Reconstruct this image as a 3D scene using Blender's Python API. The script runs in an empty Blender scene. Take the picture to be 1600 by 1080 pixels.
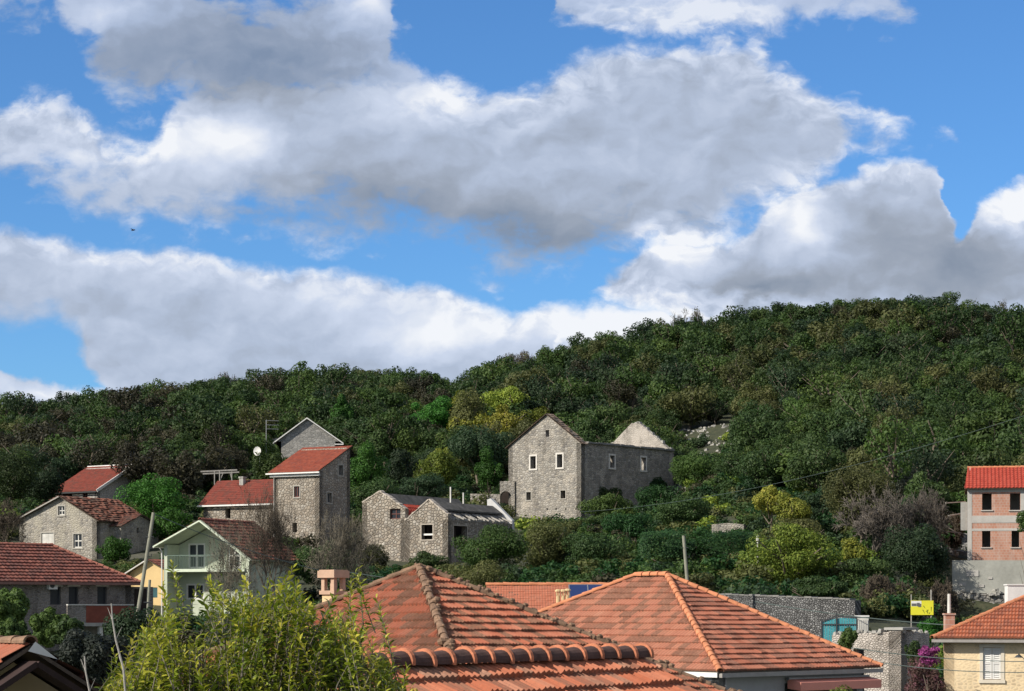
import bpy, math, random
import numpy as np
from mathutils import Vector, noise as mnoise
random.seed(7)
SC = bpy.context.scene
COL = SC.collection
F, HX, HY = 3400.0, 800.0, 945.0      # lens in photo pixels, principal column, horizon row
R = math.radians

def P(px, py, D):
    return Vector(((px - HX) / F * D, D, (HY - py) / F * D))

# ---------------------------------------------------------------- objects
def tag(o, label=None, cat=None, group=None, kind=None):
    for k, v in (('label', label), ('category', cat), ('group', group), ('kind', kind)):
        if v: o[k] = v
    return o

def thing(name, label, cat, loc=(0, 0, 0), rz=0.0, group=None):
    o = bpy.data.objects.new(name, None)
    o.empty_display_size = 0.3
    COL.objects.link(o)
    o.location = loc
    o.rotation_euler = (0, 0, rz)
    return tag(o, label, cat, group, 'thing')

def link(name, me, parent=None):
    o = bpy.data.objects.new(name, me)
    COL.objects.link(o)
    if parent is not None: o.parent = parent
    return o

def mesh_np(name, V, Fc, mats, UV=None, mi=None, smooth=False, tint=None):
    """V (n,3); Fc (m,k) int array of equal-size faces"""
    V = np.asarray(V, dtype=np.float32); Fc = np.asarray(Fc, dtype=np.int32)
    me = bpy.data.meshes.new(name)
    m, k = Fc.shape
    me.vertices.add(len(V)); me.vertices.foreach_set('co', V.ravel())
    me.loops.add(m * k); me.loops.foreach_set('vertex_index', Fc.ravel())
    me.polygons.add(m)
    me.polygons.foreach_set('loop_start', np.arange(0, m * k, k, dtype=np.int32))
    try: me.polygons.foreach_set('loop_total', np.full(m, k, dtype=np.int32))
    except Exception: pass
    if UV is not None:
        uv = me.uv_layers.new(name='UVMap')
        uv.data.foreach_set('uv', np.asarray(UV, dtype=np.float32)[Fc.ravel()].ravel())
    for mt in (mats if isinstance(mats, (list, tuple)) else [mats]): me.materials.append(mt)
    if mi is not None: me.polygons.foreach_set('material_index', np.asarray(mi, dtype=np.int32))
    if tint is not None:
        a = me.attributes.new('tint', 'FLOAT', 'FACE')
        a.data.foreach_set('value', np.asarray(tint, dtype=np.float32))
    me.update(calc_edges=True)
    me.polygons.foreach_set('use_smooth', np.full(m, bool(smooth)))
    return me

class MB:
    """collects faces of one mesh object"""
    def __init__(s): s.v = []; s.f = []; s.uv = []; s.m = []
    def face(s, pts, uvs=None, m=0):
        i = len(s.v); s.v += [tuple(p) for p in pts]
        s.f.append(list(range(i, i + len(pts))))
        if uvs is None:
            p0 = Vector(pts[0]); n = Vector((0, 0, 0))
            for a in range(1, len(pts) - 1): n += (Vector(pts[a]) - p0).cross(Vector(pts[a + 1]) - p0)
            ax = max(range(3), key=lambda q: abs(n[q]))
            uvs = [((p[1], p[2]) if ax == 0 else (p[0], p[2]) if ax == 1 else (p[0], p[1])) for p in pts]
        s.uv.append(uvs); s.m.append(m)
    def box(s, x0, x1, y0, y1, z0, z1, m=0):
        c = [Vector((x, y, z)) for z in (z0, z1) for y in (y0, y1) for x in (x0, x1)]
        for q in ((0, 1, 5, 4), (1, 3, 7, 5), (3, 2, 6, 7), (2, 0, 4, 6), (4, 5, 7, 6), (2, 3, 1, 0)):
            s.face([c[k] for k in q], None, m)
    def obox(s, a, b, w, h, m=0, up=Vector((0, 0, 1))):
        """box of section w x h along the segment a-b"""
        a = Vector(a); b = Vector(b); d = (b - a).normalized()
        sx = d.cross(up)
        if sx.length < 1e-4: sx = Vector((1, 0, 0))
        sx.normalize(); sy = sx.cross(d)
        c = [p + sx * (i * w / 2) + sy * (j * h / 2) for p in (a, b) for (i, j) in ((-1, -1), (1, -1), (1, 1), (-1, 1))]
        for q in ((0, 1, 2, 3), (7, 6, 5, 4), (0, 4, 5, 1), (1, 5, 6, 2), (2, 6, 7, 3), (3, 7, 4, 0)):
            s.face([c[k] for k in q], None, m)
    def tube(s, pts, rads, n=8, m=0, cap=True):
        pts = [Vector(p) for p in pts]; rings = []
        for i, p in enumerate(pts):
            d = (pts[min(i + 1, len(pts) - 1)] - pts[max(i - 1, 0)]).normalized()
            x = d.cross(Vector((0.13, 0.31, 0.94)))
            if x.length < 1e-4: x = d.cross(Vector((1, 0, 0)))
            x.normalize(); y = d.cross(x)
            rings.append([p + (x * math.cos(2 * math.pi * k / n) + y * math.sin(2 * math.pi * k / n)) * rads[i] for k in range(n)])
        for a, b in zip(rings, rings[1:]):
            for k in range(n):
                s.face([a[k], a[(k + 1) % n], b[(k + 1) % n], b[k]], [(k / n, 0), ((k + 1) / n, 0), ((k + 1) / n, 1), (k / n, 1)], m)
        if cap:
            s.face(list(reversed(rings[0])), [(0, 0)] * n, m); s.face(rings[-1], [(0, 0)] * n, m)
    def rock(s, c, r, rg, flat=.6, m=0):
        """one irregular angular stone"""
        a = rg.uniform(0, 6.28); ca, sa = math.cos(a), math.sin(a); ex = r * rg.uniform(.75, 1.3), r * rg.uniform(.55, 1.0), r * flat * rg.uniform(.6, 1.2)
        P_ = []
        for k in range(8):
            q = [(1 if k >> b & 1 else -1) * ex[b] * rg.uniform(.55, 1.1) * (.75 if k >> 2 & 1 and b < 2 else 1) for b in range(3)]
            P_.append(Vector((c[0] + q[0] * ca - q[1] * sa, c[1] + q[0] * sa + q[1] * ca, c[2] + q[2])))
        for q in ((0, 1, 5), (0, 5, 4), (1, 3, 7), (1, 7, 5), (3, 2, 6), (3, 6, 7), (2, 0, 4), (2, 4, 6), (4, 5, 7), (4, 7, 6), (2, 3, 1), (2, 1, 0)):
            s.face([P_[k] for k in q], None, m)
    def build(s, name, mats, parent=None, smooth=False):
        me = bpy.data.meshes.new(name)
        me.from_pydata(s.v, [], s.f)
        uv = me.uv_layers.new(name='UVMap')
        flat = [c for face in s.uv for u in face for c in u]
        uv.data.foreach_set('uv', flat)
        for mt in (mats if isinstance(mats, (list, tuple)) else [mats]): me.materials.append(mt)
        me.polygons.foreach_set('material_index', s.m)
        me.polygons.foreach_set('use_smooth', [smooth] * len(s.f))
        me.update()
        return link(name, me, parent)

# ---------------------------------------------------------------- materials
def srgb(r, g, b):
    f = lambda c: ((c / 255) / 12.92 if c / 255 <= 0.04045 else ((c / 255 + 0.055) / 1.055) ** 2.4)
    return (f(r), f(g), f(b), 1)

class NT:
    """small helper around a node tree"""
    def __init__(s, tree): s.t = tree; s.n = tree.nodes; s.l = tree.links
    def add(s, typ, **kw):
        n = s.n.new(typ)
        for k, v in kw.items():
            if k.startswith('i_'):
                n.inputs[int(k[2:]) if k[2:].isdigit() else k[2:]].default_value = v
            else: setattr(n, k, v)
        return n
    def lk(s, a, b): s.l.new(a, b)
    def put(s, x, sock):
        if hasattr(x, 'is_linked'): s.l.new(x, sock)
        else: sock.default_value = x
    def math(s, op, a, b=None, c=None, clamp=False):
        n = s.n.new('ShaderNodeMath'); n.operation = op; n.use_clamp = clamp
        s.put(a, n.inputs[0])
        if b is not None: s.put(b, n.inputs[1])
        if c is not None: s.put(c, n.inputs[2])
        return n.outputs[0]
    def mix(s, fac, a, b, blend='MIX'):
        n = s.n.new('ShaderNodeMix'); n.data_type = 'RGBA'; n.blend_type = blend
        s.put(fac, n.inputs[0]); s.put(a, n.inputs[6]); s.put(b, n.inputs[7])
        return n.outputs[2]
    def ramp(s, x, stops, interp='LINEAR'):
        n = s.n.new('ShaderNodeValToRGB'); n.color_ramp.interpolation = interp
        e = n.color_ramp.elements
        while len(e) < len(stops): e.new(0.5)
        for q, (p, c) in zip(e, stops): q.position = p; q.color = c if hasattr(c, '__len__') else (c, c, c, 1)
        s.put(x, n.inputs[0]); return n.outputs[0]
    def rng(s, x, a, b, c, d, interp='LINEAR'):
        n = s.n.new('ShaderNodeMapRange'); n.interpolation_type = interp
        s.put(x, n.inputs[0])
        for i, v in enumerate((a, b, c, d)): s.put(v, n.inputs[i + 1])
        return n.outputs[0]
    def noise(s, vec, scale, detail=4, rough=0.55, dist=0.0):
        n = s.n.new('ShaderNodeTexNoise')
        if vec is not None: s.lk(vec, n.inputs['Vector'])
        n.inputs['Scale'].default_value = scale; n.inputs['Detail'].default_value = detail
        n.inputs['Roughness'].default_value = rough; n.inputs['Distortion'].default_value = dist
        return n.outputs[0]
    def vmap(s, vec, scale=(1, 1, 1), loc=(0, 0, 0), rot=(0, 0, 0)):
        n = s.n.new('ShaderNodeMapping'); s.lk(vec, n.inputs[0])
        n.inputs['Location'].default_value = loc; n.inputs['Rotation'].default_value = rot; n.inputs['Scale'].default_value = scale
        return n.outputs[0]
    def bump(s, h, strength=0.5, dist=0.05):
        n = s.n.new('ShaderNodeBump'); n.inputs['Strength'].default_value = strength
        n.inputs['Distance'].default_value = dist; s.lk(h, n.inputs['Height']); return n.outputs[0]

def new_mat(name):
    m = bpy.data.materials.new(name); m.use_nodes = True
    t = NT(m.node_tree); b = t.n['Principled BSDF']
    return m, t, b

def plain(name, col, rough=0.7, var=0.25, scale=3.0, bump=0.2, metal=0.0, spec=0.3):
    """plain weathered surface: two noise octaves vary the colour"""
    m, t, b = new_mat(name)
    tc = t.add('ShaderNodeTexCoord').outputs['Object']
    n1 = t.noise(tc, scale, 5); n2 = t.noise(tc, scale * 9, 3)
    f = t.math('ADD', t.math('MULTIPLY', n1, 0.7), t.math('MULTIPLY', n2, 0.3))
    lo = tuple(c * (1 - var) for c in col[:3]) + (1,); hi = tuple(min(1, c * (1 + var)) for c in col[:3]) + (1,)
    t.lk(t.ramp(f, [(0.3, lo), (0.7, hi)]), b.inputs['Base Color'])
    b.inputs['Roughness'].default_value = rough; b.inputs['Metallic'].default_value = metal
    b.inputs['Specular IOR Level'].default_value = spec
    if bump: t.lk(t.bump(n2, bump, 0.02), b.inputs['Normal'])
    return m

def stone(name, cols, mortar, sx=2.6, sy=3.8, edge=0.07, bump=0.7, stain=0.35, stain_col=None, plaster=None, seed=0.0):
    """rubble masonry in wall metres (UV)"""
    m, t, b = new_mat(name)
    uv = t.add('ShaderNodeUVMap').outputs[0]
    v = t.vmap(uv, (sx, sy, 1), (seed, seed * 1.7, 0))
    wob = t.add('ShaderNodeTexNoise', i_Scale=1.6, i_Detail=3.0); t.lk(v, wob.inputs['Vector'])
    wv = t.add('ShaderNodeVectorMath', operation='MULTIPLY_ADD'); t.lk(wob.outputs['Color'], wv.inputs[0])
    wv.inputs[1].default_value = (0.45, 0.45, 0); t.lk(v, wv.inputs[2]); v2 = wv.outputs[0]
    a = t.add('ShaderNodeTexVoronoi', feature='F1', voronoi_dimensions='2D'); a.inputs['Scale'].default_value = 1; t.lk(v2, a.inputs['Vector'])
    e = t.add('ShaderNodeTexVoronoi', feature='DISTANCE_TO_EDGE', voronoi_dimensions='2D'); e.inputs['Scale'].default_value = 1; t.lk(v2, e.inputs['Vector'])
    sp = t.add('ShaderNodeSeparateColor'); t.lk(a.outputs['Color'], sp.inputs[0])
    k = len(cols)
    base = t.ramp(sp.outputs[0], [((i + 0.5) / k, c) for i, c in enumerate(cols)])
    fine = t.noise(uv, 14, 4, 0.65)
    base = t.mix(t.rng(fine, 0.3, 0.7, 0.0, 0.5), base, (0.75, 0.74, 0.72, 1), 'MULTIPLY')
    jm = t.rng(e.outputs[0], edge * 0.3, edge, 1, 0, 'SMOOTHSTEP')
    col = t.mix(jm, base, mortar)
    big = t.noise(t.vmap(uv, (0.35, 0.28, 1), (seed * 3, 0, 0)), 1.0, 6, 0.62)
    stk = t.noise(t.vmap(uv, (1.9, .16, 1), (seed * 2, 5, 0)), 1.0, 6, 0.66)
    col = t.mix(t.rng(stk, 0.50, 0.66, 0, stain * 1.1), col, (0.45, 0.44, 0.43, 1), 'MULTIPLY')
    sc = stain_col or (0.35, 0.34, 0.33, 1)
    col = t.mix(t.rng(big, 0.42, 0.68, 0, stain), col, sc, 'MULTIPLY')
    if plaster:
        pn = t.noise(t.vmap(uv, (0.5, 0.4, 1), (seed * 5, 2, 0)), 1.1, 7, 0.68)
        pf = t.rng(pn, plaster[1] - 0.05, plaster[1] + 0.05, 0, 0.85)
        pc = t.mix(t.rng(fine, 0.3, 0.7, 0, 1), plaster[0], tuple(c * 0.78 for c in plaster[0][:3]) + (1,))
        col = t.mix(pf, col, pc)
    t.lk(col, b.inputs['Base Color'])
    b.inputs['Roughness'].default_value = 0.9; b.inputs['Specular IOR Level'].default_value = 0.15
    h = t.math('ADD', t.rng(e.outputs[0], 0, edge * 2, 0, 1, 'SMOOTHSTEP'), t.math('MULTIPLY', fine, 0.5))
    t.lk(t.bump(h, bump, 0.06), b.inputs['Normal'])
    return m

def tiles_mat(name, cols, lichen=0.4, lichen_col=(0.09, 0.07, 0.05, 1), lich_at=0.52, seed=0.0, patch=(0.35, 0.5), waves=2, groove=0.5):
    """clay tiles: one random colour per tile (UV cell), lichen in irregular runs of tiles"""
    m, t, b = new_mat(name)
    uv = t.add('ShaderNodeUVMap').outputs[0]
    fl = t.add('ShaderNodeVectorMath', operation='FLOOR'); t.lk(uv, fl.inputs[0])
    wn = t.add('ShaderNodeTexWhiteNoise', noise_dimensions='2D'); t.lk(t.vmap(fl.outputs[0], (1, 1, 1), (seed, seed, 0)), wn.inputs['Vector'])
    k = len(cols)
    base = t.ramp(wn.outputs[0], [((i + 0.5) / k, c) for i, c in enumerate(cols)])
    # lichen decided per tile, from a coarse noise sampled at the tile's corner
    ln = t.noise(t.vmap(fl.outputs[0], (patch[0], patch[1], 1), (seed * 7, 3, 0)), 1.0, 3, 0.6)
    ln2 = t.math('ADD', ln, t.math('MULTIPLY', t.math('SUBTRACT', wn.outputs[0], 0.5), 0.5))
    fine = t.noise(t.vmap(uv, (3.0, 5.0, 1)), 1.0, 6, 0.7)
    lf = t.math('MULTIPLY', t.rng(ln2, lich_at - 0.01, lich_at + 0.02, 0, 1), t.rng(fine, 0.3, 0.6, 0.35, 1.0))
    col = t.mix(t.math('MULTIPLY', lf, lichen), base, lichen_col)
    sp = t.rng(t.noise(t.vmap(uv, (2.2, 4.0, 1)), 3.0, 4, 0.7), 0.56, 0.66, 0, 0.5)
    col = t.mix(sp, col, lichen_col)
    col = t.mix(t.rng(fine, 0.35, 0.75, 0, 0.35), col, (0.55, 0.5, 0.48, 1), 'MULTIPLY')
    # colour striping: darker in the channels between the rolls, to set off the ribs
    su = t.add('ShaderNodeSeparateXYZ'); t.lk(uv, su.inputs[0])
    gr = t.math('COSINE', t.math('MULTIPLY', su.outputs[0], 2 * math.pi * waves))
    gf = t.math('MULTIPLY', t.rng(gr, -1, .1, groove, 0, 'SMOOTHSTEP'), t.rng(fine, .25, .6, .4, 1))
    col = t.mix(gf, col, tuple(c * .8 for c in lichen_col[:3]) + (1,))
    t.lk(col, b.inputs['Base Color'])
    b.inputs['Roughness'].default_value = 0.85; b.inputs['Specular IOR Level'].default_value = 0.2
    t.lk(t.bump(fine, 0.35, 0.01), b.inputs['Normal'])
    return m

def leaf_mat(name, c0, c1, c2, trans=0.36, rough=0.6, objvar=0.35):
    """foliage: each leaf its own tint, each plant its own slight shift"""
    m, t, b = new_mat(name)
    at = t.add('ShaderNodeAttribute', attribute_name='tint').outputs['Fac']
    col = t.ramp(at, [(0.0, c0), (0.55, c1), (1.0, c2)])
    oi = t.add('ShaderNodeObjectInfo').outputs['Random']
    hs = t.add('ShaderNodeHueSaturation'); t.lk(col, hs.inputs['Color'])
    t.lk(t.rng(oi, 0, 1, 1 - objvar, 1 + objvar), hs.inputs['Value'])
    t.lk(t.rng(t.math('FRACT', t.math('MULTIPLY', oi, 7.31)), 0, 1, 0.485, 0.51), hs.inputs['Hue'])
    col = hs.outputs[0]
    t.lk(col, b.inputs['Base Color'])
    b.inputs['Roughness'].default_value = rough; b.inputs['Specular IOR Level'].default_value = 0.25
    tr = t.add('ShaderNodeBsdfTranslucent'); t.lk(t.mix(0.5, col, (0.5, 0.6, 0.1, 1), 'MULTIPLY'), tr.inputs['Color'])
    mx = t.add('ShaderNodeMixShader'); mx.inputs[0].default_value = trans
    t.lk(b.outputs[0], mx.inputs[1]); t.lk(tr.outputs[0], mx.inputs[2])
    t.lk(mx.outputs[0], t.n['Material Output'].inputs['Surface'])
    return m

M = {}
# ---------------------------------------------------------------- house frame
class H:
    """local frame of a house: x along its front, y into its depth, z up; pixel rays locate its edges"""
    def __init__(s, name, label, cat, px, D, theta, zb, group=None):
        s.c, s.s = math.cos(R(theta)), math.sin(R(theta))
        s.ax, s.ay, s.zb = (px - HX) / F * D, D, zb
        s.o = thing(name, label, cat, (s.ax, s.ay, zb), R(theta), group)
    def fx(s, px, ly=0.0):
        a = (px - HX) / F
        return (a * (s.ay + ly * s.c) - s.ax + ly * s.s) / (s.c - a * s.s)
    def fy(s, px, lx):
        a = (px - HX) / F
        return (s.ax + lx * s.c - a * (s.ay + lx * s.s)) / (s.s + a * s.c)
    def fz(s, py, lx=0.0, ly=0.0):
        return (HY - py) / F * (s.ay + lx * s.s + ly * s.c) - s.zb

def clip(poly, n, d):
    """keep the part of a 2-D convex polygon where n.p <= d"""
    out = []
    for i, p in enumerate(poly):
        q = poly[(i + 1) % len(poly)]
        a = n[0] * p[0] + n[1] * p[1] - d; b = n[0] * q[0] + n[1] * q[1] - d
        if a <= 0: out.append(p)
        if (a < 0 < b) or (b < 0 < a):
            k = a / (a - b); out.append((p[0] + (q[0] - p[0]) * k, p[1] + (q[1] - p[1]) * k))
    return out

def wall(mb, o, e, poly, holes=(), t=0.45, m=0, uvo=0.0):
    """convex wall outline poly [(u, z)...] counter-clockwise, with rectangular openings (u0, u1, z0, z1)"""
    o = Vector(o); E = Vector((e[0], e[1], 0)); N = Vector((-e[1], e[0], 0))
    at = lambda u, z, k=0.0: o + E * u + Vector((0, 0, z)) + N * k
    us = sorted({min(p[0] for p in poly), max(p[0] for p in poly)} | {h[0] for h in holes} | {h[1] for h in holes})
    zs = sorted({min(p[1] for p in poly), max(p[1] for p in poly)} | {h[2] for h in holes} | {h[3] for h in holes})
    ed = []
    for i, p in enumerate(poly):
        q = poly[(i + 1) % len(poly)]
        n = (q[1] - p[1], -(q[0] - p[0])); ed.append((n, n[0] * p[0] + n[1] * p[1]))
    for u0, u1 in zip(us, us[1:]):
        for z0, z1 in zip(zs, zs[1:]):
            um, zm = (u0 + u1) / 2, (z0 + z1) / 2
            if any(h[0] < um < h[1] and h[2] < zm < h[3] for h in holes): continue
            c = [(u0, z0), (u1, z0), (u1, z1), (u0, z1)]
            for n, d in ed:
                c = clip(c, n, d)
                if len(c) < 3: break
            if len(c) < 3: continue
            mb.face([at(u, z) for u, z in c], [(u + uvo, z) for u, z in c], m)
            mb.face([at(u, z, t) for u, z in reversed(c)], [(u + uvo, z) for u, z in reversed(c)], m)
    for u0, u1, z0, z1 in holes:
        q = [(u0, z0), (u1, z0), (u1, z1), (u0, z1)]
        for (a, b), (c, d) in zip(q, q[1:] + q[:1]):
            mb.face([at(a, b), at(a, b, t), at(c, d, t), at(c, d)], [(a + uvo, b), (a + uvo, b + t), (c + uvo + .01, d + t), (c + uvo, d)], m)
    for i, p in enumerate(poly):
        q = poly[(i + 1) % len(poly)]
        mb.face([at(*q), at(*q, t), at(*p, t), at(*p)], [(q[0] + uvo, q[1]), (q[0] + uvo, q[1] + t), (p[0] + uvo, p[1] + t), (p[0] + uvo, p[1])], m)

def window(parent, o, e, r, frame='white_paint', inset=0.14, bars=(1, 1), fw=0.06, name='window'):
    """framed window in an opening; the pane is a sub-part"""
    o = Vector(o); E = Vector((e[0], e[1], 0)); N = Vector((-e[1], e[0], 0)); u0, u1, z0, z1 = r
    at = lambda u, z, k: o + E * u + Vector((0, 0, z)) + N * k
    f = MB()
    def bar(a, b, c, d):
        f.obox(at(a, b, inset), at(c, d, inset), fw, 0.06, 0, N)
    g = 0.004
    bar(u0 + fw / 2 + g, z0 + g, u0 + fw / 2 + g, z1 - g); bar(u1 - fw / 2 - g, z0 + g, u1 - fw / 2 - g, z1 - g)
    bar(u0 + fw + 2 * g, z0 + fw / 2 + g, u1 - fw - 2 * g, z0 + fw / 2 + g); bar(u0 + fw + 2 * g, z1 - fw / 2 - g, u1 - fw - 2 * g, z1 - fw / 2 - g)
    zz0, zz1 = z0 + fw + 2 * g, z1 - fw - 2 * g
    for i in range(bars[0]):
        u = u0 + (u1 - u0) * (i + 1) / (bars[0] + 1); bar(u, zz0, u, zz1)
    for j in range(bars[1]):
        z = z0 + (z1 - z0) * (j + 1) / (bars[1] + 1)
        cuts = [u0 + (u1 - u0) * i / (bars[0] + 1) for i in range(bars[0] + 2)]
        for a, b in zip(cuts, cuts[1:]): bar(a + fw * .6 + g, z, b - fw * .6 - g, z)
    fo = f.build(name, M[frame], parent)
    p = MB(); k = inset + 0.02
    p.face([at(u0 + .02, z0 + .02, k), at(u1 - .02, z0 + .02, k), at(u1 - .02, z1 - .02, k), at(u0 + .02, z1 - .02, k)])
    p.build('pane', M['glass'], fo)
    return fo

def surround(parent, o, e, r, mat, w=0.14, proud=0.04, sill=True):
    o = Vector(o); E = Vector((e[0], e[1], 0)); N = Vector((-e[1], e[0], 0)); u0, u1, z0, z1 = r
    at = lambda u, z, k: o + E * u + Vector((0, 0, z)) + N * k
    f = MB(); d = 0.2; k = d / 2 - proud
    for a, b, c, dd in ((u0 - w / 2, z0, u0 - w / 2, z1), (u1 + w / 2, z0, u1 + w / 2, z1)):
        f.obox(at(a, b, k), at(c, dd, k), w, d, 0, N)
    f.obox(at(u0 - w - .01, z1 + w / 2 + .003, k - .004), at(u1 + w + .01, z1 + w / 2 + .003, k - .004), w, d, 0, N)
    if sill: f.obox(at(u0 - w - .03, z0 - w / 2 - .003, k - .03), at(u1 + w + .03, z0 - w / 2 - .003, k - .03), w, d, 0, N)
    return f.build('window_surround', mat, parent)

# ---------------------------------------------------------------- tile roofs
def tile_roof(name, EL, ER, RR, RL, parent, mat, tw=0.22, waves=2, course=0.35, amp=0.022, lift=0.035, npw=5, seed=1, jit=0.012, back=0.05, under=None):
    EL, ER, RR, RL = [np.array(p, dtype=float) for p in (EL, ER, RR, RL)]
    e = ER - EL; W = np.linalg.norm(e); e /= W
    g = RL - EL; g = g - e * g.dot(e); Hh = np.linalg.norm(g); g /= Hh
    n = np.cross(e, g)
    if n[2] < 0: n = -n
    l1 = (RL - EL).dot(e); r1 = (RR - EL).dot(e)
    N = max(1, int(round(Hh / course))); ch = Hh / N
    rg = np.random.RandomState(seed)
    ds = tw / (waves * npw)
    smin, smax = min(0, l1), max(W, r1)
    k0, k1 = int(math.floor(smin / ds)), int(math.ceil(smax / ds))
    S = np.arange(k0, k1 + 1) * ds
    tid = np.floor(S / tw + 1e-6).astype(int); tid -= tid.min()
    prof = amp * (0.5 + 0.5 * np.cos(2 * np.pi * S / (tw / waves))) ** 0.8
    V, Q, U = [], [], []; base = 0; nc = len(S)
    sag = 0.03 * np.sin(np.linspace(0, 5, nc) + seed)
    for i in range(N):
        jt = rg.uniform(-jit, jit, tid.max() + 2)[tid]
        for rows in (((i * ch, -0.02, 0.0), (i * ch, lift, 0.001)), ((i * ch, lift, 0.001), ((i + 1) * ch, 0.0, 0.999))):
            for (h, off, fv) in rows:
                L = l1 * h / Hh; Rr = W + (r1 - W) * h / Hh
                s = np.clip(S, L, max(L, Rr))
                z = off + prof + jt * (1 if off > 0 else 0.5) + 0.4 * sag
                V.append(EL + np.outer(s, e) + g * h + np.outer(z, n))
                U.append(np.stack([S / tw, np.full(nc, i + fv)], 1))
            a = base + np.arange(nc - 1)
            q = np.stack([a, a + 1, a + nc + 1, a + nc], 1)
            w = np.maximum(np.abs(np.diff(V[-1] @ e)), np.abs(np.diff(V[-2] @ e)))
            Q.append(q[w > 1e-6]); base += 2 * nc
    V = np.concatenate(V); U = np.concatenate(U); Q = np.concatenate(Q)
    # deck below the tiles, with an edge, so that no light leaks through
    b0 = len(V); dk = np.array([EL, ER, RR, RL]); lo = dk - n * back; hi = dk - n * 0.012
    V = np.concatenate([V, lo, hi]); U = np.concatenate([U, np.zeros((8, 2))])
    dq = [[b0, b0 + 3, b0 + 2, b0 + 1], [b0 + 4, b0 + 5, b0 + 6, b0 + 7]] + [[b0 + i, b0 + (i + 1) % 4, b0 + 4 + (i + 1) % 4, b0 + 4 + i] for i in range(4)]
    mi = np.concatenate([np.zeros(len(Q), int), np.ones(6, int)])
    Q = np.concatenate([Q, np.array(dq)])
    me = mesh_np(name, V, Q, [mat, under or M['old_wood']], U, mi)
    return link(name, me, parent)

def ridge_tiles(parent, p0, p1, mat, r=0.11, ln=0.38, n=7, seed=0, name='ridge_tiles', lift=0.02, rough=0.0, collar=None):
    """a row of half-round ridge tiles from the low end p0 to the high end p1, each lapping the next"""
    p0, p1 = Vector(p0), Vector(p1); d = p1 - p0; L = d.length; d.normalize()
    sx = d.cross(Vector((0, 0, 1))).normalized(); up = sx.cross(d)
    k = max(1, int(round(L / ln))); st = L / k
    rg = random.Random(seed); mb = MB()
    for i in range(k):
        ra, rb = r * (1.16 + rg.uniform(-.04, .04)), r * 0.86
        jz, jx = rg.uniform(-.012, .012), rg.uniform(-.012, .012)
        a = p0 + d * (i * st - 0.04) + up * (lift + jz) + sx * jx; b = p0 + d * ((i + 1) * st + 0.02) + up * lift
        ang = [math.pi * (-0.08 + 1.16 * q / n) for q in range(n + 1)]
        A = [a + sx * (math.cos(t) * ra) + up * (math.sin(t) * ra * .85) for t in ang]
        B = [b + sx * (math.cos(t) * rb) + up * (math.sin(t) * rb * .85) for t in ang]
        A2 = [a + sx * (math.cos(t) * (ra - .022)) + up * (math.sin(t) * (ra - .022) * .85) for t in ang]
        for q in range(n):
            mb.face([A[q + 1], A[q], B[q], B[q + 1]], [(i + .1, q / n), (i + .1, (q + 1) / n), (i + .9, (q + 1) / n), (i + .9, q / n)])
            mb.face([A[q], A[q + 1], A2[q + 1], A2[q]], [(i + .1, .1)] * 4)
        if collar:   # raised socket at the lower end
            e0 = [a - d * .012 + sx * (math.cos(t) * (ra + .03)) + up * (math.sin(t) * (ra + .03) * .9) for t in ang]
            e1 = [a + d * .038 + sx * (math.cos(t) * (ra + .026)) + up * (math.sin(t) * (ra + .026) * .9) for t in ang]
            e2 = [a + d * .042 + sx * (math.cos(t) * (ra - .01)) + up * (math.sin(t) * (ra - .01) * .85) for t in ang]
            f0 = [a - d * .012 + sx * (math.cos(t) * (ra - .03)) + up * (math.sin(t) * (ra - .03) * .85) for t in ang]
            for q in range(n):
                mb.face([e0[q + 1], e0[q], e1[q], e1[q + 1]], [(i + .1, .1)] * 4, 1); mb.face([e1[q + 1], e1[q], e2[q], e2[q + 1]], [(i + .1, .1)] * 4, 1)
                mb.face([e0[q], e0[q + 1], f0[q + 1], f0[q]], [(i + .1, .1)] * 4, 1)
    return mb.build(name, [mat, collar] if collar else mat, parent)
# ---------------------------------------------------------------- camera, sun, sky
cam = bpy.data.cameras.new('camera'); camo = bpy.data.objects.new('camera', cam); COL.objects.link(camo)
camo.rotation_euler = (R(90), 0, 0)
cam.sensor_width = 36; cam.lens = F / 1600 * 36; cam.shift_y = (HY - 540) / 1600
cam.clip_start = 0.5; cam.clip_end = 9000
SC.camera = camo
SC.view_settings.view_transform = 'Standard'; SC.view_settings.look = 'None'
SC.view_settings.exposure = 0.4; SC.view_settings.gamma = 1
SUN_EL, SUN_DIR = 34.0, Vector((-0.88, -0.47, 0)).normalized()
to_sun = Vector((SUN_DIR.x * math.cos(R(SUN_EL)), SUN_DIR.y * math.cos(R(SUN_EL)), math.sin(R(SUN_EL))))
sl = bpy.data.lights.new('sun', 'SUN'); sl.energy = 4.6; sl.angle = R(0.5); sl.color = (1.0, 0.93, 0.82)
so = bpy.data.objects.new('sun', sl); COL.objects.link(so)
so.rotation_euler = to_sun.to_track_quat('Z', 'Y').to_euler()

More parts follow.
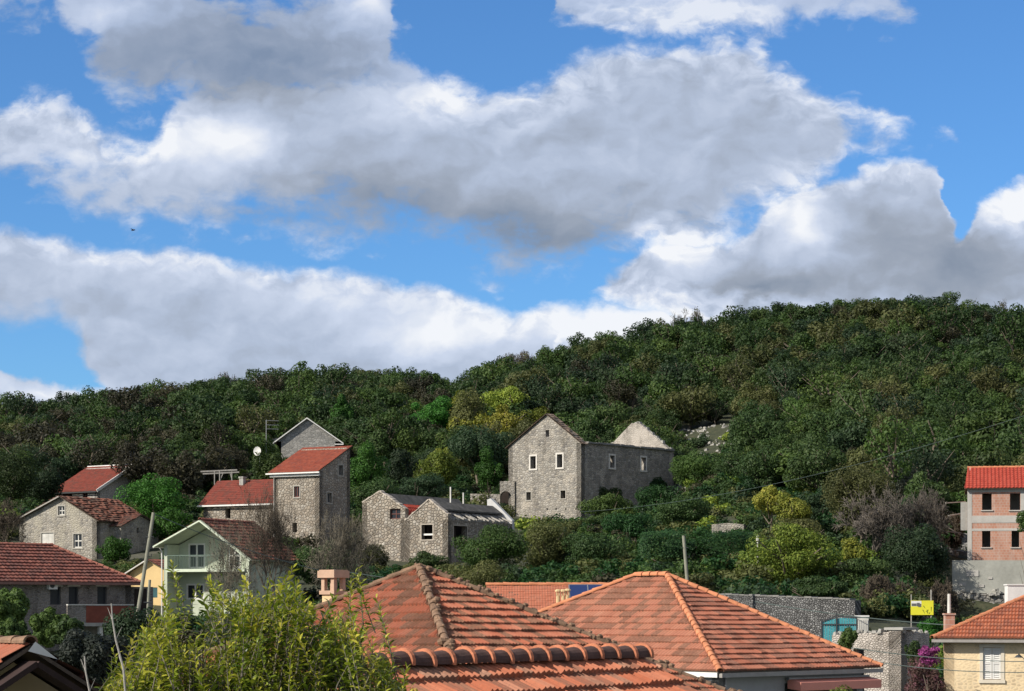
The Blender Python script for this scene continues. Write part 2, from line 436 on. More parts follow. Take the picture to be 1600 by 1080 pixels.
def build_world():
    w = bpy.data.worlds.new('World'); SC.world = w; w.use_nodes = True
    t = NT(w.node_tree); t.n.clear()
    out = t.add('ShaderNodeOutputWorld')
    sky = t.add('ShaderNodeTexSky', sky_type='NISHITA'); sky.sun_disc = False
    sky.sun_elevation = R(SUN_EL); sky.sun_rotation = math.atan2(SUN_DIR.x, SUN_DIR.y)
    sky.altitude = 300; sky.air_density = 1.0; sky.dust_density = 0.25; sky.ozone_density = 3.5
    skyc = t.mix(1.0, sky.outputs[0], (0.55, 0.89, 1.22, 1), 'MULTIPLY')
    b_sky = t.add('ShaderNodeBackground'); b_sky.inputs[1].default_value = 0.088; t.lk(skyc, b_sky.inputs[0])
    # direction -> azimuth / elevation tangents of the southern sky, in units in which the clouds below are listed
    d = t.add('ShaderNodeTexCoord').outputs['Generated']
    s = t.add('ShaderNodeSeparateXYZ'); t.lk(d, s.inputs[0])
    y = t.math('MAXIMUM', s.outputs[1], 0.05)
    X = t.math('MULTIPLY_ADD', t.math('DIVIDE', s.outputs[0], y), F / 100, HX / 100)
    Y = t.math('MULTIPLY_ADD', t.math('DIVIDE', s.outputs[2], y), -F / 100, HY / 100)
    cv = t.add('ShaderNodeCombineXYZ'); t.lk(X, cv.inputs[0]); t.lk(Y, cv.inputs[1]); Pv = cv.outputs[0]
    def warp(scale, amp, detail, rough, seed):
        n = t.add('ShaderNodeTexNoise', i_Scale=scale, i_Detail=detail, i_Roughness=rough); n.noise_dimensions = '3D'
        t.lk(t.vmap(Pv, (1, 1.25, 1), (seed, seed * .7, seed)), n.inputs['Vector'])
        v = t.add('ShaderNodeVectorMath', operation='SUBTRACT'); t.lk(n.outputs['Color'], v.inputs[0]); v.inputs[1].default_value = (.5, .5, .5)
        v2 = t.add('ShaderNodeVectorMath', operation='MULTIPLY_ADD'); t.lk(v.outputs[0], v2.inputs[0]); v2.inputs[1].default_value = (amp, amp * .8, 0); t.lk(Pv, v2.inputs[2])
        return v2.outputs[0]
    W0 = warp(0.8, 0.9, 3, 0.5, 1.3)
    n3 = t.add('ShaderNodeTexNoise', i_Scale=2.6, i_Detail=8.0, i_Roughness=0.62); t.lk(t.vmap(Pv, (1, 1.3, 1), (7, 3, 1)), n3.inputs['Vector'])
    v3 = t.add('ShaderNodeVectorMath', operation='SUBTRACT'); t.lk(n3.outputs['Color'], v3.inputs[0]); v3.inputs[1].default_value = (.5, .5, .5)
    v4 = t.add('ShaderNodeVectorMath', operation='MULTIPLY_ADD'); t.lk(v3.outputs[0], v4.inputs[0]); v4.inputs[1].default_value = (.30, .24, 0); t.lk(W0, v4.inputs[2])
    W1 = v4.outputs[0]          # billows: coarse then fine displacement
    ws = t.add('ShaderNodeSeparateXYZ'); t.lk(W1, ws.inputs[0]); wx, wy = ws.outputs[0], ws.outputs[1]
    nz = t.noise(t.vmap(Pv, (1, 1.6, 1), (4, 2, 0)), 0.8, 8, 0.58)
    nf = t.noise(t.vmap(W1, (1, 1.5, 1), (9, 5, 0)), 2.2, 5, 0.55)
    nzc = t.math('SUBTRACT', nz, 0.5)
    wxn = t.math('DIVIDE', wx, 16, clamp=True)
    def curve(pts):
        n = t.add('ShaderNodeFloatCurve'); c = n.mapping.curves[0]
        pts = [(p[0] / 16, (p[1] + 2) / 12) for p in pts]
        c.points[0].location = pts[0]; c.points[1].location = pts[-1]
        for p in pts[1:-1]: c.points.new(*p)
        for p in c.points: p.handle_type = 'AUTO'
        n.mapping.update(); t.lk(wxn, n.inputs['Value'])
        return t.math('MULTIPLY_ADD', n.outputs[0], 12, -2)
    def layer(top, bot, st, sb, alpha, rag):
        a = t.math('DIVIDE', t.math('SUBTRACT', wy, curve(top)), st)
        b = t.math('DIVIDE', t.math('SUBTRACT', curve(bot), wy), sb)
        f = t.math('MULTIPLY_ADD', nzc, rag, t.math('MINIMUM', a, b)); f = t.math('MULTIPLY_ADD', t.math('SUBTRACT', nf, .5), rag * .5, f)
        return t.math('MULTIPLY', t.rng(f, 0, 1, 0, 1, 'SMOOTHSTEP'), alpha), a
    L1, e1 = layer([(0, 1.45), (.8, 1.4), (1.3, 1.55), (1.75, 1.85), (2.25, 2.0), (2.6, 1.6), (3.2, 1.0), (4, .85), (5.5, .9), (6.2, 1.0), (6.9, 1.05), (7.6, 1.15), (8.2, 1.2), (8.7, .95), (9.3, .65), (10, .5), (10.8, .4), (11.6, .5), (12.1, .9), (12.7, 1.15), (13.4, 1.35), (14.1, 1.75), (14.7, 2.05), (15.3, 2.6), (16, 3)],
                   [(0, 2.95), (.8, 3.2), (1.5, 3.55), (2.5, 3.75), (4, 3.82), (5.5, 3.88), (6.8, 3.98), (7.4, 4.25), (8, 4.45), (9, 4.45), (9.6, 4.25), (10.2, 4.35), (11, 4.3), (12, 4.0), (12.9, 3.3), (13.2, 2.6), (13.8, 2.25), (14.7, 2.2), (15.3, 2.2), (16, 2)], .46, 1.0, 0.96, 2.4)
    L2, e2 = layer([(0, 9), (8.2, 9), (8.8, 5.0), (9.2, 4.45), (9.6, 4.1), (10.2, 3.75), (10.7, 3.7), (11.4, 3.6), (12, 3.2), (12.6, 2.8), (13.1, 2.65), (13.7, 2.5), (14.2, 2.6), (14.55, 2.55), (14.72, 2.95), (14.85, 3.4), (15.0, 3.6), (15.2, 3.35), (15.35, 3.1), (15.6, 2.95), (16, 2.7)],
                   [(0, 4.5), (9.0, 4.6), (9.5, 4.8), (10.2, 5.1), (11, 5.8), (12, 7), (16, 8)], .22, .4, 0.98, 1.6)
    L3, e3 = layer([(0, 3.62), (1.6, 3.7), (2.9, 3.85), (4, 4.05), (5.5, 4.23), (6.6, 4.4), (7.5, 4.7), (8.0, 4.85), (8.3, 4.72), (9, 4.6), (9.8, 4.52), (10.4, 4.7), (11.2, 4.9), (16, 5.2)],
                   [(0, 5.2), (.8, 5.2), (1.2, 5.5), (1.9, 7), (3, 8), (16, 9)], .26, .5, 0.96, 1.3)
    L4, e4 = layer([(0, 5.75), (.7, 5.85), (1.3, 6.0), (2, 6.15), (3, 6.3), (16, 6.5)], [(0, 9), (16, 9)], .12, .3, 0.95, 0.6)
    L5, e5 = layer([(0, -1.5), (.8, -1.5), (1.6, -1.2), (2.8, -.8), (4, -.4), (5, -.9), (6.0, -.7), (6.15, .2), (6.4, .6), (6.7, 1.2), (7.2, 2), (16, 3)],
                   [(0, .45), (.6, .45), (1.2, 1.0), (1.8, 1.75), (3, 2.2), (6, 2.2), (6.7, 1.5), (7.2, 1), (16, 0)], .9, .9, 0.84, 3.2)
    L6, e6 = layer([(0, 3), (8.0, 3), (8.6, .3), (8.9, -1), (12, -1), (13.2, -.6), (14.0, -.1), (14.6, .9), (16, 3)],
                   [(0, 0), (8, 0), (8.8, .4), (9.4, .85), (10.5, .9), (11.6, .8), (12.4, .45), (13, .45), (13.8, .45), (14.4, .1), (16, -1)], .5, .5, 0.8, 3.2)
    al = L1
    for L in (L2, L3, L4, L5, L6): al = t.math('MAXIMUM', al, L)
    front = t.rng(s.outputs[1], 0.3, 0.6, 0, 1, 'SMOOTHSTEP')
    fill_cloud = t.rng(t.noise(t.vmap(d, (1, 1, 2.5)), 2.2, 6, 0.6), 0.40, 0.55, 0, 0.95, 'SMOOTHSTEP')  # unseen cloud cover outside the view, added for neutral fill light
    alpha = t.math('ADD', t.math('MULTIPLY', al, front), t.math('MULTIPLY', fill_cloud, t.math('SUBTRACT', 1, front)), clamp=True)
    # how much light each mass of cloud sends this way
    def blob(cx, cy, rx, ry, rot=0):
        n = t.add('ShaderNodeMapping', vector_type='TEXTURE'); t.lk(W1, n.inputs[0])
        n.inputs['Location'].default_value = (cx, cy, 0); n.inputs['Rotation'].default_value = (0, 0, R(rot)); n.inputs['Scale'].default_value = (rx, ry, 1)
        g = t.add('ShaderNodeTexGradient', gradient_type='QUADRATIC_SPHERE'); t.lk(n.outputs[0], g.inputs[0])
        return g.outputs['Fac']
    # relief: the side of each billow towards the sun is the brighter one
    sh = t.add('ShaderNodeVectorMath', operation='ADD'); t.lk(W1, sh.inputs[0]); sh.inputs[1].default_value = (-.10, -.15, 0)
    ra = t.noise(t.vmap(W1, (1, 1.3, 1), (3, 8, 0)), 0.9, 4, 0.45); rb = t.noise(t.vmap(sh.outputs[0], (1, 1.3, 1), (3, 8, 0)), 0.9, 4, 0.45)
    rim = t.math('SUBTRACT', 1.0, t.rng(t.math('MINIMUM', t.math('ABSOLUTE', e1), t.math('MINIMUM', t.math('ABSOLUTE', e2), t.math('ABSOLUTE', e3))), .2, 2.6, 0, 1, 'SMOOTHSTEP'))
    br = t.math('MULTIPLY_ADD', nzc, 0.32, 0.48)
    br = t.math('MULTIPLY_ADD', t.math('MULTIPLY', t.math('MULTIPLY', rim, t.math('MULTIPLY_ADD', L5, -1.0, 1.0, clamp=True)), t.rng(nf, .38, .6, 0, 1)), 0.34, br)
    br = t.math('MULTIPLY_ADD', t.math('SUBTRACT', ra, rb), 0.6, br)
    br = t.math('MULTIPLY_ADD', t.math('SUBTRACT', nf, .5), 0.22, br)
    for (cx, cy, rx, ry, rot, k) in ((3.55, 2.15, 1.6, .9, 8, .75), (2.6, 2.35, 1.3, .5, 8, .5), (1.2, 2.4, 2.0, .7, 10, .3), (6.4, 1.6, 2.2, .8, 0, .35), (7.3, 1.3, 1.6, .5, 5, .4),
                                     (8.4, 3.7, 3.8, 1.1, 5, -.62), (6.0, 3.1, 3.2, .9, 5, -.42), (4.6, 3.4, 2.6, .4, 0, -.3), (4.0, .9, 3.4, 1.5, 0, -.55), (2.0, .9, 1.6, 1.0, 0, -.25), (11, 1.7, 3.2, 1.2, 0, -.02),
                                     (10.6, 4.05, 1.5, .7, 15, .75), (10.3, 3.8, .7, .5, 0, .3), (12.5, 3.5, 1.1, 1.0, 0, .7), (13.9, 2.55, 1.3, .4, 0, .5), (15.9, 3.15, 1.0, .8, -30, .95),
                                     (11.9, 4.5, 3.2, .7, 5, -.5), (15, 4.2, 3.0, 1.2, 0, -.45), (13.7, 3.4, 1.2, 1.0, 0, -.2), (10.8, .3, 2.6, 1.0, 0, .4), (13.8, 1.85, 1.8, .5, 20, .4), (13.2, .3, 1.5, .6, 0, .3),
                                     (9.3, 4.95, 2.8, .8, -5, .95), (6.9, 5.2, 1.8, .9, 0, .5), (5.4, 4.8, 4.0, 1.0, 10, .32), (1.5, 4.1, 2.4, .6, 5, .3), (2, 5.2, 2.6, .7, 0, .1), (.8, 6.1, 2.6, .5, 5, .5), (5.7, .1, .9, .9, 0, .6), (1.6, .3, 1.4, .7, -20, .4)):
        br = t.math('MULTIPLY_ADD', blob(cx, cy, rx, ry, rot), k, br)
    col = t.ramp(br, [(0.0, srgb(134, 146, 164)), (0.28, srgb(158, 167, 182)), (0.5, srgb(181, 193, 214)), (0.72, srgb(207, 217, 236)), (1.0, srgb(246, 248, 252))])
    col = t.mix(front, srgb(214, 211, 206), col)
    b_cl = t.add('ShaderNodeBackground'); t.lk(col, b_cl.inputs[0]); b_cl.inputs[1].default_value = 1.0 / 2 ** SC.view_settings.exposure
    mx = t.add('ShaderNodeMixShader'); t.lk(alpha, mx.inputs[0]); t.lk(b_sky.outputs[0], mx.inputs[1]); t.lk(b_cl.outputs[0], mx.inputs[2])
    t.lk(mx.outputs[0], out.inputs[0])
    w.cycles.sampling_method = 'MANUAL'; w.cycles.sample_map_resolution = 512
build_world()

# ---------------------------------------------------------------- materials
def build_materials():
    g = lambda *c: srgb(*c)
    M['glass'] = plain('glass', (0.02, 0.024, 0.03, 1), 0.25, 0.3, 0.6, 0.0, spec=0.3)
    M['dark_void'] = plain('opening_shade', (0.03, 0.022, 0.018, 1), 0.9)  # near-black colour standing in for the shade inside openings
    M['old_wood'] = plain('old_wood', (0.10, 0.075, 0.055, 1), 0.85, 0.35, 5)
    M['grey_wood'] = plain('grey_wood', (0.33, 0.31, 0.28, 1), 0.85, 0.3, 4)
    M['white_paint'] = plain('white_paint', (0.68, 0.67, 0.64, 1), 0.6, 0.1, 3, 0.1)
    M['dirty_white'] = plain('dirty_white', (0.55, 0.54, 0.50, 1), 0.8, 0.22, 2)
    M['metal'] = plain('metal', (0.32, 0.33, 0.34, 1), 0.5, 0.2, 4, 0.1, 0.6)
    M['dark_metal'] = plain('dark_metal', (0.05, 0.055, 0.06, 1), 0.5, 0.2, 4, 0.1)
    M['concrete'] = plain('concrete', (0.34, 0.335, 0.31, 1), 0.9, 0.28, 0.6, 0.4)
    M['slab'] = plain('slab', (0.115, 0.11, 0.10, 1), 0.95, 0.5, 1.6, 0.8, spec=0.1)
    M['limestone'] = plain('limestone', (0.30, 0.29, 0.265, 1), 0.9, 0.35, 1.5, 0.8)
    M['soil'] = plain('soil', (0.09, 0.065, 0.045, 1), 0.95, 0.45, 0.8, 0.8)
    grey = [(0.26, 0.245, 0.22, 1), (0.38, 0.36, 0.32, 1), (0.32, 0.295, 0.255, 1), (0.46, 0.435, 0.39, 1), (0.20, 0.19, 0.18, 1), (0.41, 0.375, 0.32, 1)]
    tan = [(0.30, 0.255, 0.205, 1), (0.43, 0.39, 0.33, 1), (0.36, 0.31, 0.25, 1), (0.50, 0.46, 0.40, 1), (0.25, 0.22, 0.185, 1), (0.44, 0.375, 0.30, 1), (0.33, 0.30, 0.26, 1)]
    M['stone_big'] = stone('stone_big', grey, (0.28, 0.255, 0.22, 1), 2.9, 4.6, .11, .8, .36, seed=1.3, plaster=((0.46, 0.415, 0.35, 1), .60))
    M['stone_ruin'] = stone('stone_ruin', tan, (0.19, 0.165, 0.135, 1), 3.3, 3.9, .12, .9, .3, seed=4.1)
    M['stone_tower'] = stone('stone_tower', tan, (0.22, 0.19, 0.155, 1), 3.3, 4.1, .11, .8, .35, seed=7.7)
    M['stone_farm'] = stone('stone_farm', grey, (0.30, 0.275, 0.23, 1), 3.4, 5.4, .13, .6, .4, seed=2.2, plaster=((0.40, 0.37, 0.30, 1), .54))
    M['stone_block'] = stone('stone_block', [(0.27, 0.265, 0.25, 1), (0.37, 0.36, 0.335, 1), (0.32, 0.31, 0.29, 1), (0.42, 0.405, 0.38, 1)], (0.19, 0.185, 0.175, 1), 2.2, 4.4, .06, .5, .2, seed=9.4)
    M['stone_dry'] = stone('stone_dry', [(0.14, 0.14, 0.14, 1), (0.24, 0.24, 0.24, 1), (0.19, 0.19, 0.19, 1), (0.34, 0.34, 0.335, 1)], (0.05, 0.05, 0.05, 1), 7.0, 9.5, .16, 1.0, .45, seed=5.5)
    M['stone_pale'] = stone('stone_pale', [(0.5, 0.46, 0.41, 1), (0.6, 0.55, 0.5, 1), (0.42, 0.38, 0.34, 1), (0.66, 0.61, 0.56, 1)], (0.40, 0.355, 0.31, 1), 7.0, 11.0, .14, .9, .55, seed=3.1, plaster=((0.64, 0.58, 0.52, 1), .49))
    M['stone_cream'] = stone('stone_cream', [(0.66, 0.53, 0.34, 1), (0.72, 0.59, 0.40, 1), (0.56, 0.44, 0.29, 1)], (0.74, 0.585, 0.375, 1), 5.0, 8.0, .25, .14, .15, seed=6.3, plaster=((0.84, 0.66, 0.42, 1), .49))
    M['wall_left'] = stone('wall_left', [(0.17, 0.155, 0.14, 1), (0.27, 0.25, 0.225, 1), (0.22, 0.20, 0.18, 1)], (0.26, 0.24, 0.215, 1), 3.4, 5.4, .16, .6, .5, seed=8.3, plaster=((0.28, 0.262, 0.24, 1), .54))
    M['brick'] = None
    m, t, b = new_mat('brick'); uv = t.add('ShaderNodeUVMap').outputs[0]
    bt = t.add('ShaderNodeTexBrick'); t.lk(uv, bt.inputs['Vector']); bt.inputs['Scale'].default_value = 1
    bt.inputs['Brick Width'].default_value = 0.25; bt.inputs['Row Height'].default_value = 0.2; bt.inputs['Mortar Size'].default_value = 0.012
    bt.inputs['Color1'].default_value = (0.38, 0.175, 0.115, 1); bt.inputs['Color2'].default_value = (0.44, 0.22, 0.15, 1); bt.inputs['Mortar'].default_value = (0.42, 0.33, 0.28, 1)
    c = t.mix(t.rng(t.noise(t.vmap(uv, (3, .5, 1)), 1.2, 6, .65), .45, .7, 0, .6), bt.outputs['Color'], (0.46, 0.37, 0.32, 1))
    t.lk(t.mix(t.rng(t.noise(uv, .5, 4), .5, .7, 0, .5), c, (0.6, 0.55, 0.52, 1), 'MULTIPLY'), b.inputs['Base Color']); b.inputs['Roughness'].default_value = .9
    M['brick'] = m
    M['green_plaster'] = plain('green_plaster', (0.45, 0.49, 0.385, 1), 0.85, 0.14, 1.2, 0.1)
    M['yellow_plaster'] = plain('yellow_plaster', (0.62, 0.45, 0.22, 1), 0.85, 0.1, 1, 0.1)
    M['grey_plaster'] = plain('grey_plaster', (0.36, 0.36, 0.37, 1), 0.85, 0.12, 1, 0.1)
    M['cream_plaster'] = plain('cream_plaster', (0.45, 0.36, 0.24, 1), 0.85, 0.12, 1, 0.1)
    M['pink_cloth'] = plain('pink_cloth', (0.70, 0.28, 0.21, 1), 0.8, 0.1, 2, 0.1)
    M['teal_paint'] = plain('teal_paint', (0.06, 0.30, 0.34, 1), 0.5, 0.25, 2, 0.1)
    M['dark_teal'] = plain('dark_teal', (0.03, 0.09, 0.10, 1), 0.5, 0.25, 2, 0.1)
    M['solar'] = plain('solar', (0.025, 0.035, 0.10, 1), 0.2, 0.15, 8, 0.0, spec=0.6)
    M['clay'] = plain('clay', (0.52, 0.24, 0.15, 1), 0.85, 0.2, 6)
    M['yellow_pot'] = plain('yellow_pot', (0.60, 0.45, 0.25, 1), 0.8, 0.2, 6)
    M['sign_yellow'] = plain('sign_yellow', (0.68, 0.64, 0.04, 1), 0.5, 0.08, 2, 0.0)
    M['sign_dark'] = plain('sign_dark', (0.16, 0.19, 0.02, 1), 0.5, 0.15, 2, 0.0)
    M['sign_grey'] = plain('sign_grey', (0.12, 0.12, 0.12, 1), 0.5, 0.2, 8, 0.0)
    M['red_balcony'] = plain('red_balcony', (0.20, 0.06, 0.04, 1), 0.85, 0.2, 3)
    M['bark'] = plain('bark', (0.16, 0.13, 0.10, 1), 0.9, 0.35, 4, 0.6)
    M['pole_wood'] = plain('pole_wood', (0.24, 0.24, 0.19, 1), 0.85, 0.2, 3, 0.4)
    M['twig'] = plain('twig', (0.15, 0.132, 0.10, 1), 0.9, 0.3, 2)
    M['twig_dark'] = plain('twig_dark', (0.085, 0.068, 0.05, 1), 0.9, 0.3, 2)
    M['wire'] = plain('wire', (0.10, 0.13, 0.12, 1), 0.6, 0.1, 2, 0)
    terr = [(0.370, 0.119, 0.068, 1), (0.404, 0.154, 0.095, 1), (0.327, 0.106, 0.059, 1), (0.421, 0.185, 0.122, 1), (0.292, 0.101, 0.063, 1)]
    M['tiles_near'] = tiles_mat('tiles_near', terr, 0.85, (0.14, 0.085, 0.055, 1), 0.475, 1.0, (0.30, 0.9))
    M['tiles_wing'] = tiles_mat('tiles_wing', [(0.400, 0.129, 0.069, 1), (0.452, 0.169, 0.097, 1), (0.374, 0.116, 0.060, 1), (0.479, 0.249, 0.166, 1), (0.348, 0.107, 0.060, 1)], 0.7, (0.19, 0.11, 0.075, 1), 0.56, 2.0)
    M['tiles_mid'] = tiles_mat('tiles_mid', [(0.365, 0.129, 0.078, 1), (0.400, 0.160, 0.101, 1), (0.313, 0.107, 0.064, 1), (0.426, 0.191, 0.129, 1)], 0.75, (0.14, 0.07, 0.05, 1), 0.52, 3.0, (0.4, 0.45))
    M['tiles_cream'] = tiles_mat('tiles_cream', [(0.400, 0.125, 0.064, 1), (0.435, 0.151, 0.083, 1), (0.357, 0.107, 0.060, 1)], 0.5, (0.20, 0.10, 0.07, 1), 0.58, 4.0)
    M['tiles_new'] = tiles_mat('tiles_new', [(0.22, 0.050, 0.035, 1), (0.25, 0.062, 0.042, 1), (0.19, 0.043, 0.03, 1)], 0.5, (0.13, 0.07, 0.055, 1), 0.60, 5.0)
    M['tiles_red'] = tiles_mat('tiles_red', [(0.36, 0.055, 0.035, 1), (0.40, 0.07, 0.045, 1)], 0.15, (0.3, 0.06, 0.04, 1), 0.65, 6.0)
    M['tiles_old'] = tiles_mat('tiles_old', [(0.15, 0.06, 0.04, 1), (0.20, 0.08, 0.055, 1), (0.10, 0.05, 0.04, 1), (0.25, 0.11, 0.08, 1), (0.08, 0.05, 0.04, 1)], 0.6, (0.06, 0.045, 0.035, 1), 0.5, 7.0)
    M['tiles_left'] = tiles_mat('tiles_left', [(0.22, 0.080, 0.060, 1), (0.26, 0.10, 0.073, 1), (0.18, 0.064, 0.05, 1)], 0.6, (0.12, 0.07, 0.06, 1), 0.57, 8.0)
    M['tiles_plain'] = tiles_mat('tiles_plain', [(0.44, 0.15, 0.085, 1), (0.48, 0.17, 0.10, 1)], 0.3, (0.22, 0.11, 0.07, 1), 0.6, 9.0)
    M['ridge_old'] = plain('ridge_old', (0.20, 0.125, 0.08, 1), 0.9, 0.55, 5, 0.6)
    M['ridge_red'] = plain('ridge_red', (0.50, 0.20, 0.10, 1), 0.85, 0.3, 4, 0.3)
    M['ridge_wing'] = plain('ridge_wing', (0.46, 0.17, 0.09, 1), 0.85, 0.4, 6, 0.4)
    # foliage
    lm = leaf_mat
    M['f_dark'] = lm('f_dark', (0.0216, 0.04536, 0.01404, 1), (0.04644, 0.08424, 0.02484, 1), (0.0918, 0.135, 0.04104, 1))
    M['f_blue'] = lm('f_blue', (0.017, 0.036, 0.017, 1), (0.036, 0.066, 0.029, 1), (0.072, 0.105, 0.048, 1))
    M['f_olive'] = lm('f_olive', (0.0504, 0.06, 0.0204, 1), (0.1032, 0.1152, 0.0384, 1), (0.174, 0.18, 0.066, 1))
    M['f_brown'] = lm('f_brown', (0.024, 0.025, 0.015, 1), (0.052, 0.050, 0.028, 1), (0.09, 0.08, 0.045, 1))
    M['f_green'] = lm('f_green', (0.0336, 0.0648, 0.0156, 1), (0.0684, 0.12, 0.0288, 1), (0.126, 0.18, 0.0432, 1))
    M['f_yellow'] = lm('f_yellow', (0.084, 0.114, 0.0192, 1), (0.216, 0.228, 0.036, 1), (0.384, 0.348, 0.06, 1), 0.35)
    M['f_lime'] = lm('f_lime', (0.06525, 0.116, 0.0174, 1), (0.174, 0.2392, 0.0348, 1), (0.348, 0.3915, 0.06525, 1), 0.35)
    M['f_grey'] = lm('f_grey', (0.045, 0.055, 0.04, 1), (0.085, 0.10, 0.075, 1), (0.15, 0.165, 0.13, 1))
    M['f_ivy'] = lm('f_ivy', (0.0224, 0.07392, 0.0112, 1), (0.0448, 0.14, 0.02016, 1), (0.084, 0.2128, 0.0336, 1))
    M['f_near'] = lm('f_near', (0.05, 0.105, 0.016, 1), (0.195, 0.275, 0.028, 1), (0.52, 0.52, 0.07, 1), 0.38, 0.32, 0.0)
    M['f_magenta'] = lm('f_magenta', (0.12, 0.03, 0.07, 1), (0.34, 0.06, 0.22, 1), (0.52, 0.12, 0.36, 1))
    M['f_dry'] = lm('f_dry', (0.05, 0.036, 0.024, 1), (0.10, 0.08, 0.05, 1), (0.2, 0.16, 0.11, 1))
    # hillside soil: earth, dry grass, limestone
    m, t, b = new_mat('hillside'); tc = t.add('ShaderNodeTexCoord').outputs['Object']
    n1 = t.noise(tc, .12, 6, .6); n2 = t.noise(tc, 1.4, 5, .65)
    c = t.ramp(n2, [(.3, (0.02, 0.026, 0.012, 1)), (.55, (0.04, 0.046, 0.02, 1)), (.75, (0.075, 0.07, 0.04, 1))])
    c = t.mix(t.rng(n1, .60, .68, 0, .4), c, (0.14, 0.13, 0.11, 1)); t.lk(c, b.inputs['Base Color']); b.inputs['Roughness'].default_value = .95
    t.lk(t.bump(n2, .8, .2), b.inputs['Normal']); M['hillside'] = m
build_materials()

# ---------------------------------------------------------------- terrain
PROF = {  # photo column -> [(distance, height above the eye)]; the last entry is the crest
    0: [(60, -8), (100, -6), (135, -3.4), (150, -1), (185, 4.4), (215, 9), (240, 11.5), (300, 20), (400, 33)],
    120: [(60, -8), (100, -6), (135, -3.4), (150, -1), (185, 3.6), (215, 8), (240, 10.5), (300, 21), (400, 34.5)],
    300: [(60, -8), (100, -6), (135, -3.2), (150, -1.2), (185, 4.5), (205, 7.2), (240, 12), (270, 17), (300, 22.5), (400, 37)],
    450: [(60, -8), (100, -5), (150, -1), (185, 4), (200, 5.8), (225, 10), (270, 18.5), (300, 24), (400, 39)],
    700: [(60, -8), (120, -3.5), (150, -.3), (178, 2.6), (190, 4), (205, 7), (225, 10), (270, 16.5), (300, 22), (400, 39)],
    760: [(60, -8), (120, -3.5), (150, -.2), (178, 3), (200, 6), (225, 9.2), (260, 15.5), (300, 25), (385, 38.5)],
    855: [(60, -8), (120, -3.3), (150, .2), (180, 3.4), (215, 8), (230, 9.2), (255, 14), (300, 26), (370, 40)],
    1000: [(60, -8), (120, -2.5), (150, .8), (180, 4), (215, 8.6), (230, 11), (250, 15), (300, 28.5), (370, 44)],
    1200: [(60, -8), (100, -5), (116, -2.3), (125, -.6), (150, 1.8), (180, 6), (225, 14), (260, 21), (300, 31), (370, 47.5)],
    1400: [(60, -8), (100, -5), (118, -2.5), (126, -1), (150, 1.2), (170, 5), (225, 16), (260, 23), (300, 32), (370, 49)],
    1475: [(60, -8), (100, -5), (125, -2), (150, -.2), (160, .4), (170, 4.3), (225, 16), (260, 23), (300, 32), (370, 48.5)],
    1500: [(60, -8), (100, -5), (125, -3), (158.5, -1.7), (163.5, 3.0), (172, 3.5), (225, 16), (260, 23), (300, 32), (370, 48)],
    1550: [(60, -8), (100, -5), (125, -3), (158.5, -1.7), (163.5, 3.0), (172, 3.5), (225, 16), (260, 23), (300, 32), (370, 47.5)],
    1750: [(60, -8), (100, -5), (125, -3), (157, -1.7), (163, 3.0), (172, 3.5), (225, 16), (260, 22), (300, 31), (370, 44)]}
PCOLS = sorted(PROF)
DN = np.concatenate([np.arange(3, 60, 4), np.arange(60, 420, 2.5), np.arange(420, 700, 12), np.geomspace(700, 4500, 24)])
def _col(c):
    d, z = zip(*PROF[c]); d = np.array((0, 30) + d + (d[-1] + 40, d[-1] + 160, 900, 4500)); z = np.array((-9, -8.6) + z + (z[-1] - 1.5, z[-1] - 22, 2, 2))
    return np.interp(DN, d, z)
PZ = np.array([_col(c) for c in PCOLS])
PXN = np.concatenate([np.linspace(-14000, -400, 24), np.arange(-380, 2000, 14), np.linspace(2010, 15600, 24)])
GZ = np.zeros((len(PXN), len(DN)))
for j in range(len(DN)):
    GZ[:, j] = np.interp(PXN, PCOLS, PZ[:, j])
for i, px in enumerate(PXN):
    for j, D in enumerate(DN):
        if D > 30:
            X = (px - HX) / F * D
            amp = min(1.0, max(0.0, (D - 175) / 80.0)) * 1.0
            GZ[i, j] += amp * mnoise.noise(Vector((X * .06, D * .06, 1.7))) + amp * .5 * mnoise.noise(Vector((X * .17, D * .17, 4.7)))
def gz(X, Y):
    px = HX + X / max(Y, 3.0) * F
    i = int(np.clip(np.searchsorted(PXN, px) - 1, 0, len(PXN) - 2)); j = int(np.clip(np.searchsorted(DN, Y) - 1, 0, len(DN) - 2))
    a = min(max((px - PXN[i]) / (PXN[i + 1] - PXN[i]), 0), 1); b = min(max((Y - DN[j]) / (DN[j + 1] - DN[j]), 0), 1)
    return (GZ[i, j] * (1 - a) + GZ[i + 1, j] * a) * (1 - b) + (GZ[i, j + 1] * (1 - a) + GZ[i + 1, j + 1] * a) * b
def build_terrain():
    nd = len(DN); V = np.zeros((len(PXN), nd, 3))
    V[:, :, 0] = ((PXN - HX) / F)[:, None] * DN[None, :]; V[:, :, 1] = DN[None, :]; V[:, :, 2] = GZ
    idx = np.arange(len(PXN) * nd).reshape(len(PXN), nd)
    q = np.stack([idx[:-1, :-1], idx[1:, :-1], idx[1:, 1:], idx[:-1, 1:]], -1).reshape(-1, 4)
    o = link('hillside', mesh_np('hillside', V.reshape(-1, 3), q, M['hillside'], smooth=True)); tag(o, kind='structure')
build_terrain()

